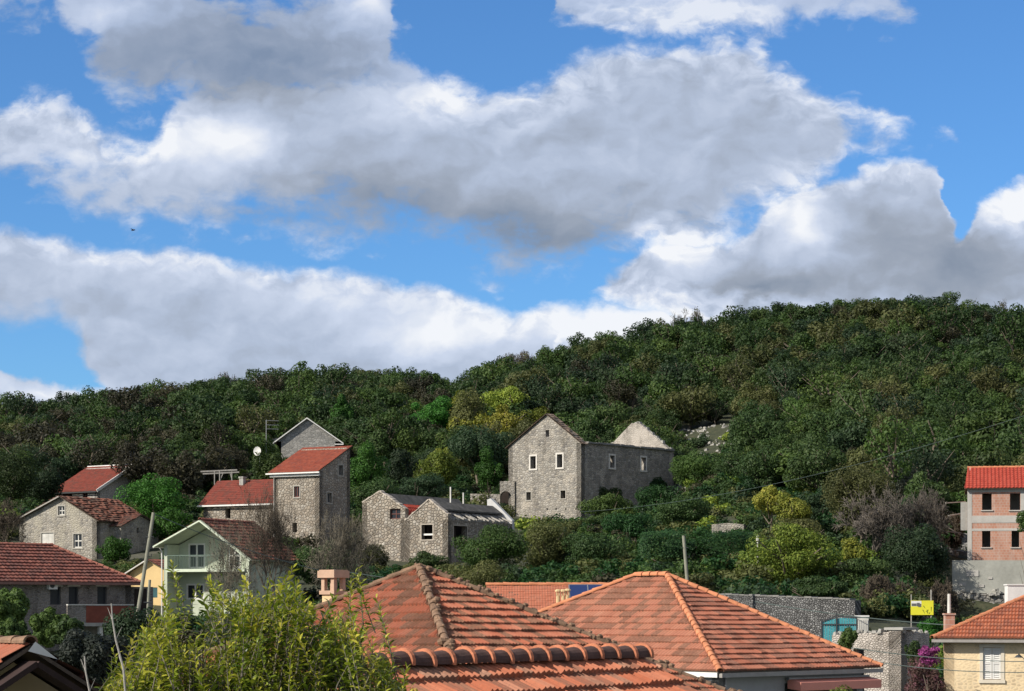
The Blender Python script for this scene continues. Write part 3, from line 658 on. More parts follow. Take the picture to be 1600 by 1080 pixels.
# ---------------------------------------------------------------- foliage
def lobes(rx, ry, rz, n, seed, lob=0.5, flat=0.0):
    rg = np.random.RandomState(seed); out = [(np.zeros(3), np.array([rx, ry, rz]) * .62)]
    for i in range(n):
        d = rg.normal(size=3); d /= np.linalg.norm(d); d[2] = d[2] * .8 + .12
        k = rg.uniform(.45, .86); r = lob * rg.uniform(.5, 1.1)
        out.append((d * np.array([rx, ry, rz]) * k, np.array([rx, ry, rz]) * r * np.array([1, 1, rg.uniform(.75, 1.05)])))
    return out
def leaf_cloud(lb, n, size, seed, rnd=0.75, up=0.25, box=False, inner=0.25, aspect=0.6):
    """n leaf faces through the shells of the lobes; (verts 4n x 3, tint n)"""
    rg = np.random.RandomState(seed)
    w = np.array([(r[0] * r[1] * r[2]) ** (2 / 3) for _, r in lb]); w /= w.sum()
    k = rg.choice(len(lb), n, p=w)
    C = np.array([c for c, _ in lb])[k]; Rr = np.array([r for _, r in lb])[k]
    d = rg.normal(size=(n, 3)); d /= np.linalg.norm(d, axis=1)[:, None]
    if box: d = np.sign(d) * np.abs(d) ** .45; d /= np.abs(d).max(1)[:, None] ** .7
    rad = np.where(rg.rand(n) < inner, rg.uniform(.45, .9, n), rg.uniform(.86, 1.06, n))
    p = C + d * Rr * rad[:, None]
    nn = d / Rr; nn /= np.linalg.norm(nn, axis=1)[:, None]
    nn = nn + rg.normal(size=(n, 3)) * rnd * .6 + np.array([0, 0, up]); nn /= np.linalg.norm(nn, axis=1)[:, None]
    t = np.cross(nn, rg.normal(size=(n, 3))); t /= np.linalg.norm(t, axis=1)[:, None] + 1e-9
    b = np.cross(nn, t)
    L = size * rg.uniform(.6, 1.35, n)[:, None]
    V = np.stack([p - t * L * .5, p + b * L * aspect * .5 - t * L * .05, p + t * L * .5, p - b * L * aspect * .5 - t * L * .05], 1)
    cl = np.array([mnoise.noise(Vector(q * (1.1 / max(.3, size * 2.2)))) for q in p])
    tint = np.clip(rg.rand(n) * .40 + .30 + cl * .42, 0, 1)
    return V.reshape(-1, 3), tint
def quads(n): return np.arange(n * 4).reshape(n, 4)
def limb_mesh(h, r, spread, n, seed, top=.75):
    rg = random.Random(seed); mb = MB()
    pts = [Vector((0, 0, -.4))]; 
    for i in range(1, 5): pts.append(Vector((rg.uniform(-.06, .06) * h, rg.uniform(-.06, .06) * h, h * top * i / 4)))
    mb.tube(pts, [r, r * .85, r * .7, r * .5, r * .25], 6)
    for i in range(n):
        a = rg.uniform(0, 6.28); z = rg.uniform(.25, .6) * h * top; p = Vector((0, 0, z))
        q = p + Vector((math.cos(a) * spread * .5, math.sin(a) * spread * .5, h * .16)); s = q + Vector((math.cos(a) * spread * .4, math.sin(a) * spread * .4, h * .16))
        mb.tube([p, q, s], [r * .5, r * .33, r * .12], 5)
    return mb
def bare_mesh(h, spread, seed, depth=5, r0=0.09, tw=0.008, nb=(3, 4), up=.45):
    """leafless branching: thin tapering three-sided tubes"""
    rg = random.Random(seed); V, Q = [], []
    def seg(a, b, ra, rb):
        d = (b - a).normalized(); x = d.cross(Vector((.3, .2, .93))); x = x.normalized() if x.length > 1e-4 else Vector((1, 0, 0)); y = d.cross(x); i = len(V)
        for p, r in ((a, ra), (b, rb)):
            for k in range(3):
                V.append(p + x * math.cos(k * 2.094) * r + y * math.sin(k * 2.094) * r)
        for k in range(3): Q.append((i + k, i + (k + 1) % 3, i + 3 + (k + 1) % 3, i + 3 + k))
    def grow(p, d, L, r, lev):
        m = p + d * L * .5 + Vector((rg.uniform(-1, 1), rg.uniform(-1, 1), rg.uniform(-.4, .6))) * L * .09
        e = m + (d + Vector((rg.uniform(-.3, .3), rg.uniform(-.3, .3), rg.uniform(-.1, .3)))).normalized() * L * .5
        r1 = max(tw, r * .68); seg(p, m, r, (r + r1) / 2); seg(m, e, (r + r1) / 2, r1)
        if lev == 0: return
        for i in range(rg.randint(*nb)):
            a = rg.uniform(0, 6.283); k = rg.uniform(.45, .95)
            x = d.cross(Vector((math.cos(a), math.sin(a), .2))); x = x.normalized() if x.length > 1e-4 else Vector((1, 0, 0))
            nd = (d * rg.uniform(.5, .9) + x * k * spread + Vector((0, 0, up * rg.uniform(0, .6)))).normalized()
            grow(m.lerp(e, rg.uniform(.1, 1)), nd, L * rg.uniform(.58, .82), r1 * rg.uniform(.6, .85), lev - 1)
    for i in range(3):
        a = rg.uniform(0, 6.28); grow(Vector((rg.uniform(-.15, .15), rg.uniform(-.15, .15), -.3)), Vector((math.cos(a) * .35 * spread, math.sin(a) * .35 * spread, 1)).normalized(), h * .34, r0, depth)
    return np.array([tuple(v) for v in V]), np.array(Q)

# ---------------- the wooded hillside: the 300 trees that show largest are objects, the rest one mass
KEEP_CLEAR = []   # (x0, x1, y0, y1) pixel box of an open patch with the distance range it applies to
def forest():
    rg = np.random.RandomState(11)
    kinds = []
    for k in range(7):
        s = 50 + k; r = np.random.RandomState(s)
        rx, rz = r.uniform(1.75, 2.3), r.uniform(1.7, 2.2)
        airy = k >= 5
        n = 4600 if not airy else 1700
        V, tint = leaf_cloud(lobes(rx, rx, rz, 15 if not airy else 16, s, .40 if not airy else .3), n, .205 if not airy else .19, s, .8, .25, inner=.2)
        V[:, 2] += rz * (1.0 if not airy else 1.35)
        t = limb_mesh(rz * (2.0 if not airy else 2.5), .11, rx * .9, 5, s, .8); tv = np.array(t.v); tq = np.array([f for f in t.f if len(f) == 4])
        kinds.append((V, tint, tv, tq))
    mats = ['f_dark', 'f_blue', 'f_olive', 'f_brown', 'f_green', 'f_yellow']
    meshes = {}
    def proto(k, m):
        if (k, m) not in meshes:
            V, tint, tv, tq = kinds[k]; nq = len(tint)
            meshes[k, m] = mesh_np('hillside_tree', np.concatenate([V, tv]), np.concatenate([quads(nq), tq + len(V)]), [M[mats[m]], M['bark']],
                                   mi=np.concatenate([np.zeros(nq, int), np.ones(len(tq), int)]), tint=np.concatenate([tint, np.zeros(len(tq))]))
        return meshes[k, m]
    # candidates by dart throwing in world space
    DMIN = [(-120, 215), (0, 228), (50, 252), (215, 252), (230, 238), (300, 232), (380, 258), (520, 292), (545, 268), (620, 268), (720, 250), (795, 243), (925, 246), (1060, 232), (1120, 212), (1250, 197), (1330, 190), (1440, 176), (1500, 182), (1640, 186), (1720, 186)]
    CREST = [(PCOLS[i], PROF[PCOLS[i]][-1][0]) for i in range(len(PCOLS))]
    cell, pts = {}, []
    tries = 0
    while tries < 31000:
        tries += 1
        D = math.sqrt(rg.uniform(170 ** 2, 412 ** 2)); px = rg.uniform(-280, 1880)
        if D < np.interp(px, *zip(*DMIN)) or D > np.interp(px, *zip(*CREST)) + 12: continue
        X = (px - HX) / F * D
        if any(b[0] < px < b[1] and b[2] < D < b[3] for b in KEEP_CLEAR): continue
        sp = rg.choice([2.7, 3.4, 4.2])
        ck = (int(X // 4), int(D // 4))
        if any((X - x) ** 2 + (D - y) ** 2 < sp * sp for i in (-1, 0, 1) for j in (-1, 0, 1) for (x, y) in cell.get((ck[0] + i, ck[1] + j), ())): continue
        cell.setdefault(ck, []).append((X, D)); pts.append((X, D, px))
    pts.sort(key=lambda p: p[1])
    inside = [p for p in pts if -12 < p[2] < 1612][:300]; pick = set(inside); big, rest = inside, [p for p in pts if p not in pick]
    def style(X, D, px):
        a = mnoise.noise(Vector((X * .045, D * .035, 3.1))); b = mnoise.noise(Vector((X * .11, D * .11, 8.2))) * .6 + rg.normal() * .28
        if 700 < px < 850 and 240 < D < 320 and rg.rand() < .55: m = 5 if rg.rand() < .12 else 2
        elif px < 480 and rg.rand() < .30: m = 3 if b > -.1 else 0
        elif b > .42: m = 2
        elif b > .18: m = 4
        elif b < -.42: m = 3
        elif a + b * .4 > .12: m = 1
        else: m = 0
        if px > 1000 and m == 3 and rg.rand() < .6: m = 2
        if m == 0 and rg.rand() < .22: m = 4
        if m == 1 and rg.rand() < .3: m = 0
        k = rg.randint(0, 5) if rg.rand() < .86 else rg.randint(5, 7)
        sc = rg.choice([.7, .85, 1.0, 1.15, 1.35, 1.6]) * rg.uniform(.9, 1.1) * (1 + .25 * mnoise.noise(Vector((X * .2, D * .2, 1))))
        if D > np.interp(px, *zip(*CREST)) - 14: sc = min(sc, 1.12) * rg.choice([.75, .9, 1.0, 1.1])
        return m, k, sc
    noun = ['dark green holm oak', 'bluish green evergreen', 'olive green scrub tree', 'brownish half-bare tree', 'mid green bushy tree', 'yellowing autumn tree']
    for (X, D, px) in big:
        m, k, sc = style(X, D, px)
        where = ('on the dark slope above the upper red-roofed house' if px < 390 else 'on the slope behind the white-edged gable' if px < 620 else
                 'on the slope left of the tall stone house' if px < 800 else 'close behind the tall roofless stone house' if px < 1060 else
                 'in the thicket between tall stone house and bare tree' if px < 1300 else 'in the thicket beside the unfinished brick house')
        o = link('hillside_tree', proto(k, m)); o.location = (X, D, gz(X, D) - .25)
        o.rotation_euler = (rg.normal() * .06, rg.normal() * .06, rg.uniform(0, 6.28)); s = sc * rg.uniform(.92, 1.08); o.scale = (s, s, sc * rg.uniform(.9, 1.15))
        tag(o, noun[m] + ' ' + where, 'tree', noun[m] + 's ' + where)
    Vs, Qs, Ms, Ts = [], [], [], []; base = 0
    for (X, D, px) in rest:
        m, k, sc = style(X, D, px); V, tint, tv, tq = kinds[k]; nq = len(tint)
        pick = np.sort(rg.permutation(nq)[:int(nq * (.5 if k < 5 else .8))])
        Vv = V.reshape(-1, 4, 3)[pick]; c = Vv.mean(1, keepdims=True); Vv = (c + (Vv - c) * 1.24).reshape(-1, 3)
        A = np.concatenate([Vv, tv]); a = rg.uniform(0, 6.28); ca, sa = math.cos(a) * sc, math.sin(a) * sc
        B = np.stack([A[:, 0] * ca - A[:, 1] * sa + X, A[:, 0] * sa + A[:, 1] * ca + D, A[:, 2] * sc * rg.uniform(.9, 1.15) + gz(X, D) - .25], 1)
        Vs.append(B); Qs.append(np.concatenate([quads(len(pick)), tq + len(Vv)]) + base); base += len(A)
        Ms.append(np.concatenate([np.full(len(pick), m), np.full(len(tq), 6)])); Ts.append(np.concatenate([np.clip(tint[pick] + rg.normal() * .16, 0, 1), np.zeros(len(tq))]))
    o = link('hillside_forest', mesh_np('hillside_forest', np.concatenate(Vs), np.concatenate(Qs), [M[q] for q in mats] + [M['bark']], mi=np.concatenate(Ms), tint=np.concatenate(Ts)))
    tag(o, 'dense mixed scrub wood covering the upper hillside up to the skyline', 'forest', None, 'stuff')
    print('forest', len(big), len(rest))
KEEP_CLEAR += [(1050, 1162, 205, 268)]
forest()
# ================================================================ near roofs
V3 = Vector
def near_hip_house():
    Pk = P(655, 889, 50)
    df, dr = V3((.873, -5.0, -1.935)), V3((5.07, -.05, -2.06)); dl, db = V3((-5.07, .05, -2.06)), V3((-.873, 5.0, -1.935))
    t = 1.5; base = V3((Pk.x, Pk.y, -8))
    o = thing('hip_roof_house', 'house under a large weathered pyramid roof with lichen-dark hips, behind the laurel bush', 'house', base)
    L = lambda v: v - base
    C = {k: L(Pk + v * t) for k, v in (('f', df), ('r', dr), ('l', dl), ('b', db))}; pk = L(Pk)
    for n, (a, b) in enumerate((('f', 'r'), ('l', 'f'), ('r', 'b'), ('b', 'l'))):
        if n > 1: tile_roof('roof_slope', C[a], C[b], pk, pk, o, M['tiles_near'], npw=3, seed=n)
        else: tile_roof('roof_slope', C[a], C[b], pk, pk, o, M['tiles_near'], tw=.225, waves=2, course=.345, amp=.034, lift=.048, npw=8, seed=n + 3, jit=.016)
    for n, k in enumerate('frlb'):
        ridge_tiles(o, C[k], pk + V3((0, 0, .03)), M['ridge_old'], .09, .36, 7, n, 'hip_tiles', .03)
    # lumps of mortar and moss along the front and right hips
    rg = random.Random(5); mb = MB()
    for k, m in (('f', 70), ('r', 90)):
        for i in range(m):
            u = rg.random(); p = pk.lerp(C[k], u) + V3((rg.uniform(-.1, .1), rg.uniform(-.1, .1), rg.uniform(.06, .14)))
            r = rg.uniform(.03, .085); mb.tube([p - V3((r, 0, r * .3)), p, p + V3((r, .02, r * .2))], [r * .5, r, r * .45], 6)
    mb.build('mortar_lumps', M['ridge_old'], o)
    w = MB(); c = [C[k] * 1.0 for k in 'frbl']; cen = sum(c, V3()) / 4
    c = [cen + (q - cen) * .9 for q in c]
    for a, b in zip(c, c[1:] + c[:1]):
        zt = a.z + .1; w.face([V3((a.x, a.y, -1)), V3((b.x, b.y, -1)), V3((b.x, b.y, zt)), V3((a.x, a.y, zt))])
    w.build('wall', M['grey_plaster'], o)
    # chimney on the far left slope: brick shaft, clay lantern, slab cap
    ch = MB(); q = L(V3((P(521, 940, 52).x, 52, 0))); a = R(52)
    ex, ey = V3((math.cos(a), math.sin(a), 0)), V3((-math.sin(a), math.cos(a), 0))
    zc = lambda py: (HY - py) / F * 52
    def bx(hx, hy, z0, z1, mb, dx=0, dy=0):
        c = q + ex * dx + ey * dy
        mb.obox(c + V3((0, 0, z0)), c + V3((0, 0, z1)), 2 * hx, 2 * hy, 0, ey)
    bx(.19, .19, zc(1015), zc(929), ch); co = ch.build('chimney', M['yellow_pot'], o)
    cp = MB(); bx(.24, .24, zc(929), zc(923), cp)
    for sx in (-1, 1):
        for sy in (-1, 1): bx(.05, .05, zc(923), zc(903), cp, sx * .155, sy * .155)
    bx(.27, .27, zc(903), zc(892), cp); bx(.24, .24, zc(892), zc(890.6), cp); cp.build('chimney_cap', M['clay_pale'], co)
def front_wing():
    e = V3((.616, .788, 0)); n = V3((.788, -.616, 0))
    R1 = P(1001, 1029, 31.0); s = 13.0
    R0 = R1 - e * 7.2; base = V3((R1.x, R1.y, -8))
    o = thing('house_wing', 'nearest red tiled roof with a row of big arched ridge tiles along the bottom', 'house wing', base)
    L = lambda v: v - base
    dn = n * 3.2 + V3((0, 0, -1.66)); bk = -n * 2.6 + V3((0, 0, -1.35))
    tile_roof('roof_slope', L(R0 + dn), L(R1 + dn), L(R1), L(R0), o, M['tiles_wing'], tw=.22, waves=2, course=.40, amp=.038, lift=.055, npw=9, seed=9, jit=.022)
    tile_roof('roof_slope', L(R1 + bk), L(R0 + bk), L(R0), L(R1), o, M['tiles_wing'], npw=3, seed=10)
    ridge_tiles(o, L(R1 + V3((0, 0, .01))), L(R0 + V3((0, 0, .01))), M['ridge_shaded'], .145, .40, 10, 3, 'ridge_tiles', .04, collar=M['ridge_wing'])  # dark bodies and orange rims: unlit side and lit edge put into the colours
    w = MB()
    a, b = L(R0 + n * 2.8), L(R1 + n * 2.8); c, d = L(R1 - n * 2.2), L(R0 - n * 2.2)
    zz = 8 - .75 - 1.6
    for p, q in ((a, b), (b, c), (c, d), (d, a)):
        w.face([V3((p.x, p.y, -1)), V3((q.x, q.y, -1)), V3((q.x, q.y, zz - .1)), V3((p.x, p.y, zz - .1))])
    w.build('wall', M['grey_plaster'], o)
def second_hip_house():
    th = 42; c_, s_ = math.cos(R(th)), math.sin(R(th)); e1, e2 = V3((c_, s_, 0)), V3((-s_, c_, 0))
    C = P(1125, 1049, 66); Rr = P(1042, 900, 74); base = V3((C.x, C.y, -8)); zE = C.z
    E = C + e1 * 7.75; Lr = Rr + e2 * 1.5; Lr.z = Rr.z
    Bk = C + e2 * 14.6; D = E + e2 * 14.6
    o = thing('hip_roof_house', 'grey-walled house with clean orange-red hip roof, white fascia and pink awning, right of centre', 'house', base)
    L = lambda v: v - base
    kw = dict(tw=.30, waves=2, course=.36, amp=.026, lift=.045, npw=6, jit=.014)
    tile_roof('roof_slope', L(C), L(E), L(Rr), L(Rr), o, M['tiles_mid'], seed=1, **kw)
    tile_roof('roof_slope', L(Bk), L(C), L(Rr), L(Lr), o, M['tiles_mid2'], seed=2, **kw)
    tile_roof('roof_slope', L(E), L(D), L(Lr), L(Rr), o, M['tiles_mid'], npw=3, seed=3)
    tile_roof('roof_slope', L(D), L(Bk), L(Lr), L(Lr), o, M['tiles_mid'], npw=3, seed=4)
    for n, (a, b) in enumerate(((C, Rr), (E, Rr), (Bk, Lr), (D, Lr))): ridge_tiles(o, L(a), L(b + V3((0, 0, .03))), M['ridge_red'], .10, .38, 8, n, 'hip_tiles', .02)
    ridge_tiles(o, L(Rr + V3((0, 0, .03))), L(Lr + V3((0, 0, .03))), M['ridge_red'], .13, .40, 8, 7)
    f = MB(); z0, z1 = L(C).z - .16, L(C).z - .03
    f.obox(L(C + e2 * .1) + V3((0, 0, -.12)), L(Bk) + V3((0, 0, -.12)), .05, .15, 0); f.build('fascia', M['white_paint'], o)
    g = MB(); g.obox(L(C) + V3((0, 0, -.13)) - e2 * .03, L(E) + V3((0, 0, -.13)) - e2 * .03, .12, .13, 0); g.build('gutter', M['gutter'], o)
    inx = .42
    a = L(C + e1 * inx + e2 * inx); fo = V3((a.x, a.y, 0)); wl = 7.75 - .84; ztop = L(C).z + .05
    w = MB(); H0 = ztop
    fxa = lambda px: (lambda q: ((px - HX) / F * 1, q))(0)
    def along(px):      # distance along the front wall where a pixel column meets it
        W0 = C + e1 * inx + e2 * inx; aa = (px - HX) / F
        return (aa * W0.y - W0.x) / (c_ - aa * s_)
    u0, u1 = along(1226), along(1352)
    zh = lambda py, u: (HY - py) / F * (C.y + (inx + u) * s_ + inx * c_) + 8
    op = (u0, u1 - .05, zh(1120, u0), zh(1068, u0))
    EE = (c_, s_)
    wall(w, fo, EE, [(0, 0), (wl, 0), (wl, H0), (0, H0)], [op], .3)
    wall(w, fo + e1 * wl, (-s_, c_), [(0, 0), (13.7, 0), (13.7, H0), (0, H0)], (), .3)
    wall(w, fo + e2 * 13.7, (s_, -c_), [(0, 0), (13.7, 0), (13.7, H0), (0, H0)], (), .3)
    wall(w, fo + e1 * wl + e2 * 13.7, (-c_, -s_), [(0, 0), (wl, 0), (wl, H0), (0, H0)], (), .3)
    w.build('wall', M['grey_plaster'], o)
    aw = MB(); p = fo - e2 * .12 + V3((0, 0, zh(1061, u0)))
    aw.obox(p + e1 * u0, p + e1 * u1, .12, .09, 1)
    q0, q1 = p + e1 * u0 - e2 * .55 + V3((0, 0, -.10)), p + e1 * u1 - e2 * .55 + V3((0, 0, -.10))
    aw.face([p + e1 * u1, p + e1 * u0, q0, q1]); aw.face([q0 + V3((0, 0, -.26)), q1 + V3((0, 0, -.26)), q1, q0])
    aw.face([p + e1 * u0, p + e1 * u0 + V3((0, 0, -.3)), q0 + V3((0, 0, -.26)), q0]); aw.face([p + e1 * u1, q1, q1 + V3((0, 0, -.26)), p + e1 * u1 + V3((0, 0, -.3))])
    aw.build('awning', [M['pink_cloth'], M['metal']], o)
    wp = MB(); xx = fo + e1 * .25 - e2 * .06; wp.tube([xx + V3((0, 0, 1)), xx + V3((0, 0, H0 - .25))], [.05, .05], 8); wp.build('downpipe', M['grey_plaster'], o)
def mid_flat_house():
    D = 100; a, b = P(760, 914, D), P(950, 914, D); base = V3((a.x, D, -7))
    o = thing('low_tiled_house', 'low house between the two big hip roofs with a plain pinkish roof slope', 'house', base)
    L = lambda v: v - base
    dn = V3((0, -5.0, -1.9)); bk = V3((0, 4, -1.5))
    tile_roof('roof_slope', L(a + dn), L(b + dn), L(b), L(a), o, M['tiles_plain'], tw=.25, course=.3, amp=.006, lift=.012, npw=4, seed=4)
    tile_roof('roof_slope', L(b + bk), L(a + bk), L(a), L(b), o, M['tiles_plain'], npw=3, seed=5)
    ridge_tiles(o, L(a), L(b), M['ridge_red'], .11, .4, 6, 4)
    w = MB(); ln = b.x - a.x
    w.box(.2, ln - .2, -4.6, 3.6, 0, L(a + dn).z + .05); w.build('wall', M['cream_plaster'], o)
    # pair of clay flue pots
    ch = MB(); D2 = 96.5; sc = D2 / F
    for px in (872, 880, 887):
        p = L(P(px, 935, D2)); tall = 1 if px < 885 else .8
        r = .10; zt = L(P(px, 921 if px < 885 else 920, D2)).z; zb = L(P(px, 952, D2)).z
        ch.tube([V3((p.x, p.y, zb)), V3((p.x, p.y, zt - .28))], [r * .9, r * .9], 8)
        for k in range(4):
            ang = k * math.pi / 2 + .6; c = V3((p.x + math.cos(ang) * r * .8, p.y + math.sin(ang) * r * .8, zt - .28)); ch.obox(c, c + V3((0, 0, .18)), .05, .05)
        ch.tube([V3((p.x, p.y, zt - .10)), V3((p.x, p.y, zt - .04)), V3((p.x, p.y, zt))], [r * 1.5, r * 1.5, r * .8], 8)
    ch.build('chimney_pots', M['yellow_pot'], o)
    s = thing('solar_panel', 'dark blue solar panel lying on the plain pinkish roof slope', 'solar panel', L(P(0, 0, 1)) * 0)
    u = V3((0, -5.0, -1.9)).normalized(); nn = V3((0, -1.9, 5.0)).normalized()
    p0 = P(889, 917, D - .4); p0 = V3((p0.x, a.y, a.z)) + u * .25 + nn * .1; s.location = p0
    pm = MB(); W = P(950, 914, D).x - p0.x - .1
    pm.face([V3((0, 0, 0)), u * 2.3, u * 2.3 + V3((W, 0, 0)), V3((W, 0, 0))]); pm.build('panel_face', M['solar'], s)
    fm = MB()
    for q, r_ in ((V3(), V3((W, 0, 0))), (V3((W, 0, 0)), V3((W, 0, 0)) + u * 2.3), (V3((W, 0, 0)) + u * 2.3, u * 2.3), (u * 2.3, V3()), (V3((W / 2, 0, 0)), V3((W / 2, 0, 0)) + u * 2.3)): fm.obox(q - nn * .015, r_ - nn * .015, .05, .05, 0, nn)
    fm.build('frame', M['metal'], s)
def cream_house():
    th = -15; c_, s_ = math.cos(R(th)), math.sin(R(th)); e1, e2 = V3((c_, s_, 0)), V3((-s_, c_, 0))
    C = P(1458, 997, 84); base = V3((C.x, C.y, -8)); L = lambda v: v - base
    W, Dp, run, rise = 10.4, 9.0, 4.5, 2.1
    E, Bk, Dd = C + e1 * W, C + e2 * Dp, C + e1 * W + e2 * Dp
    ra = C + (e1 + e2) * run + V3((0, 0, rise)); rb = C + e1 * (W - run) + e2 * run + V3((0, 0, rise))
    o = thing('cream_house', 'cream and ochre stone house with orange hip roof and pale shutters, lower right', 'house', base)
    kw = dict(tw=.26, waves=2, course=.34, amp=.025, lift=.06, npw=5, jit=.012)
    tile_roof('roof_slope', L(C), L(E), L(rb), L(ra), o, M['tiles_cream'], seed=1, **kw)
    tile_roof('roof_slope', L(Bk), L(C), L(ra), L(ra), o, M['tiles_cream'], seed=2, **kw)
    tile_roof('roof_slope', L(E), L(Dd), L(rb), L(rb), o, M['tiles_cream'], npw=3, seed=3)
    tile_roof('roof_slope', L(Dd), L(Bk), L(ra), L(rb), o, M['tiles_cream'], npw=3, seed=4)
    for n, (a, b) in enumerate(((C, ra), (Bk, ra), (E, rb), (Dd, rb), (ra, rb))): ridge_tiles(o, L(a), L(b + V3((0, 0, .02))), M['ridge_red'], .11, .38, 7, n, 'hip_tiles', .02)
    g = MB(); g.obox(L(C) + V3((0, 0, -.11)), L(E) + V3((0, 0, -.11)), .13, .11); g.obox(L(C) + V3((0, 0, -.11)) + e2 * .1, L(Bk) + V3((0, 0, -.11)), .13, .11); g.build('gutter', M['gutter'], o)
    i = .38; fo = L(C + e1 * i + e2 * i); fo.z = 0; zt = L(C).z + .02; wl, wd = W - 2 * i, Dp - 2 * i
    W0 = C + e1 * i + e2 * i
    al = lambda px: ((px - HX) / F * W0.y - W0.x) / (c_ - (px - HX) / F * s_)
    zh = lambda py, u: (HY - py) / F * (W0.y + u * s_) + 8
    u0, u1 = al(1536), al(1564); r = (u0, u1, zh(1062, u0), zh(1012, u0))
    w = MB()
    wall(w, fo, (c_, s_), [(0, 0), (wl, 0), (wl, zt), (0, zt)], [r], .4); wall(w, fo + e1 * wl, (-s_, c_), [(0, 0), (wd, 0), (wd, zt), (0, zt)], (), .4)
    wall(w, fo + e2 * wd, (s_, -c_), [(0, 0), (wd, 0), (wd, zt), (0, zt)], (), .4); wall(w, fo + e1 * wl + e2 * wd, (-c_, -s_), [(0, 0), (wl, 0), (wl, zt), (0, zt)], (), .4)
    w.build('wall', M['stone_cream'], o)
    surround(o, fo, (c_, s_), r, M['cream_trim'], .13, .03)
    sh = MB(); mid = (u0 + u1) / 2
    at = lambda u, z, k: fo + e1 * u + e2 * k + V3((0, 0, z))
    for a, b in ((u0 + .01, mid - .01), (mid + .01, u1 - .01)):
        lo, hi = r[2] + .02, r[3] - .02
        for x in (a + .03, b - .03): sh.obox(at(x, lo, .06), at(x, hi, .06), .06, .05, 0, e2)
        k = 15
        for j in range(k):
            z = lo + (hi - lo) * (j + .5) / k
            sh.face([at(a + .062, z - .035, .03), at(b - .062, z - .035, .03), at(b - .062, z + .035, .075), at(a + .062, z + .035, .075)])
        for z in (lo + .03, hi - .03, (lo + hi) / 2): sh.obox(at(a + .065, z, .055), at(b - .065, z, .055), .06, .055, 0, e2)
        sh.face([at(a, lo, .09), at(b, lo, .09), at(b, hi, .09), at(a, hi, .09)])
    sh.build('shutters', M['white_paint'], o)
    lb = MB(); q = at(al(1592), zh(1023, 6), -.02); lb.tube([q, q - e2 * .35, q - e2 * .5 + V3((0, 0, -.05))], [.02, .02, .02], 6)
    lb.tube([q - e2 * .5 + V3((0, 0, -.02)), q - e2 * .5 + V3((0, 0, -.12))], [.06, .16], 8); lb.build('wall_lamp', M['dark_metal'], o)
    # brick stack with a thin flue behind the left hip, white stack near the top
    c1 = MB(); q = L(P(1483, 985, 88)); zt1, zb1 = L(P(1483, 961, 88)).z, q.z - .9
    c1.box(q.x - .19, q.x + .19, q.y - .19, q.y + .19, zb1, zt1); c1.box(q.x - .23, q.x + .23, q.y - .23, q.y + .23, zt1 + .003, zt1 + .07)
    co = c1.build('chimney', M['brick'], o); c2 = MB(); c2.tube([V3((q.x, q.y, zt1 + .07)), V3((q.x, q.y, L(P(1483, 928, 88)).z))], [.075, .065], 8); c2.build('flue', M['dirty_white'], co)
    c3 = MB(); q = L(P(1584, 930, 92)); z3 = L(P(1584, 915, 92)).z; c3.box(q.x - .32, q.x + .45, q.y - .3, q.y + .3, q.z - 1, z3); c3.box(q.x - .36, q.x + .5, q.y - .34, q.y + .34, z3 + .003, z3 + .06); c3.build('chimney', M['white_paint'], o)
def dark_gable_house():
    th = 35; D = 23.0; Pk = P(47, 1007, D); c_, s_ = math.cos(R(th)), math.sin(R(th)); e1, e2 = V3((c_, s_, 0)), V3((-s_, c_, 0))
    base = V3((Pk.x, Pk.y, -8)); L = lambda v: v - base; sl = .62
    o = thing('shaded_gable_house', 'nearest house with its dark shaded gable end, cut off at the lower left corner', 'house', base)
    w = 4.2; ov = .45
    pk = L(Pk); A, B = pk - e1 * w + V3((0, 0, -w * sl)), pk + e1 * w + V3((0, 0, -w * sl))
    bk = e2 * 6
    tile_roof('roof_slope', A + bk, A, pk, pk + bk, o, M['tiles_near'], npw=6, seed=2); tile_roof('roof_slope', B, B + bk, pk + bk, pk, o, M['tiles_old'], npw=4, seed=3)  # right slope gets darker tiles: its shade is put into the colour
    ridge_tiles(o, pk + V3((0, 0, .0)), pk + bk, M['ridge_old'], .07, .4, 8, 2)
    v = MB()
    for q in (A, B): v.obox(pk + V3((0, 0, -.20)) - e2 * .03, q + V3((0, 0, -.20)) - e2 * .03, .06, .36, 0, e2)
    v.build('barge_board', M['dark_brown'], o)
    wf = MB(); d1 = e1 * .2 + V3((0, 0, -.2 * sl)); f0 = pk - e2 * .07 + V3((0, 0, .03))
    wf.face([f0 - e1 * .05 + V3((0, 0, -.10)), f0 + e1 * .28 + V3((0, 0, -.19)), f0 + e1 * .03 + V3((0, 0, .0))]); wf.build('verge_flashing', M['white_paint'], o)
    g = MB(); f = pk + e2 * ov - e1 * (w - .4); f.z = 0; hw = w - .4; ze = pk.z - hw * sl - .2
    wall(g, f, (c_, s_), [(0, 0), (2 * hw, 0), (2 * hw, ze), (hw, pk.z - .2), (0, ze)], (), .3)
    wall(g, f + e1 * 2 * hw, (-s_, c_), [(0, 0), (5, 0), (5, ze), (0, ze)], (), .3); wall(g, f + e2 * 5, (s_, -c_), [(0, 0), (5, 0), (5, ze), (0, ze)], (), .3)
    wall(g, f + e1 * 2 * hw + e2 * 5, (-c_, -s_), [(0, 0), (2 * hw, 0), (2 * hw, ze), (hw, pk.z - .2), (0, ze)], (), .3)
    g.build('wall', M['cream_plaster'], o)
M['ridge_shaded'] = plain('ridge_shaded', (0.085, 0.05, 0.042, 1), 0.9, 0.45, 6, 0.4)  # shade of the wing ridge's unlit side put into the clay colour
M['clay_pale'] = plain('clay_pale', (0.46, 0.31, 0.22, 1), 0.85, 0.15, 5)
M['gutter'] = plain('gutter', (0.30, 0.28, 0.26, 1), 0.6, 0.2, 3)
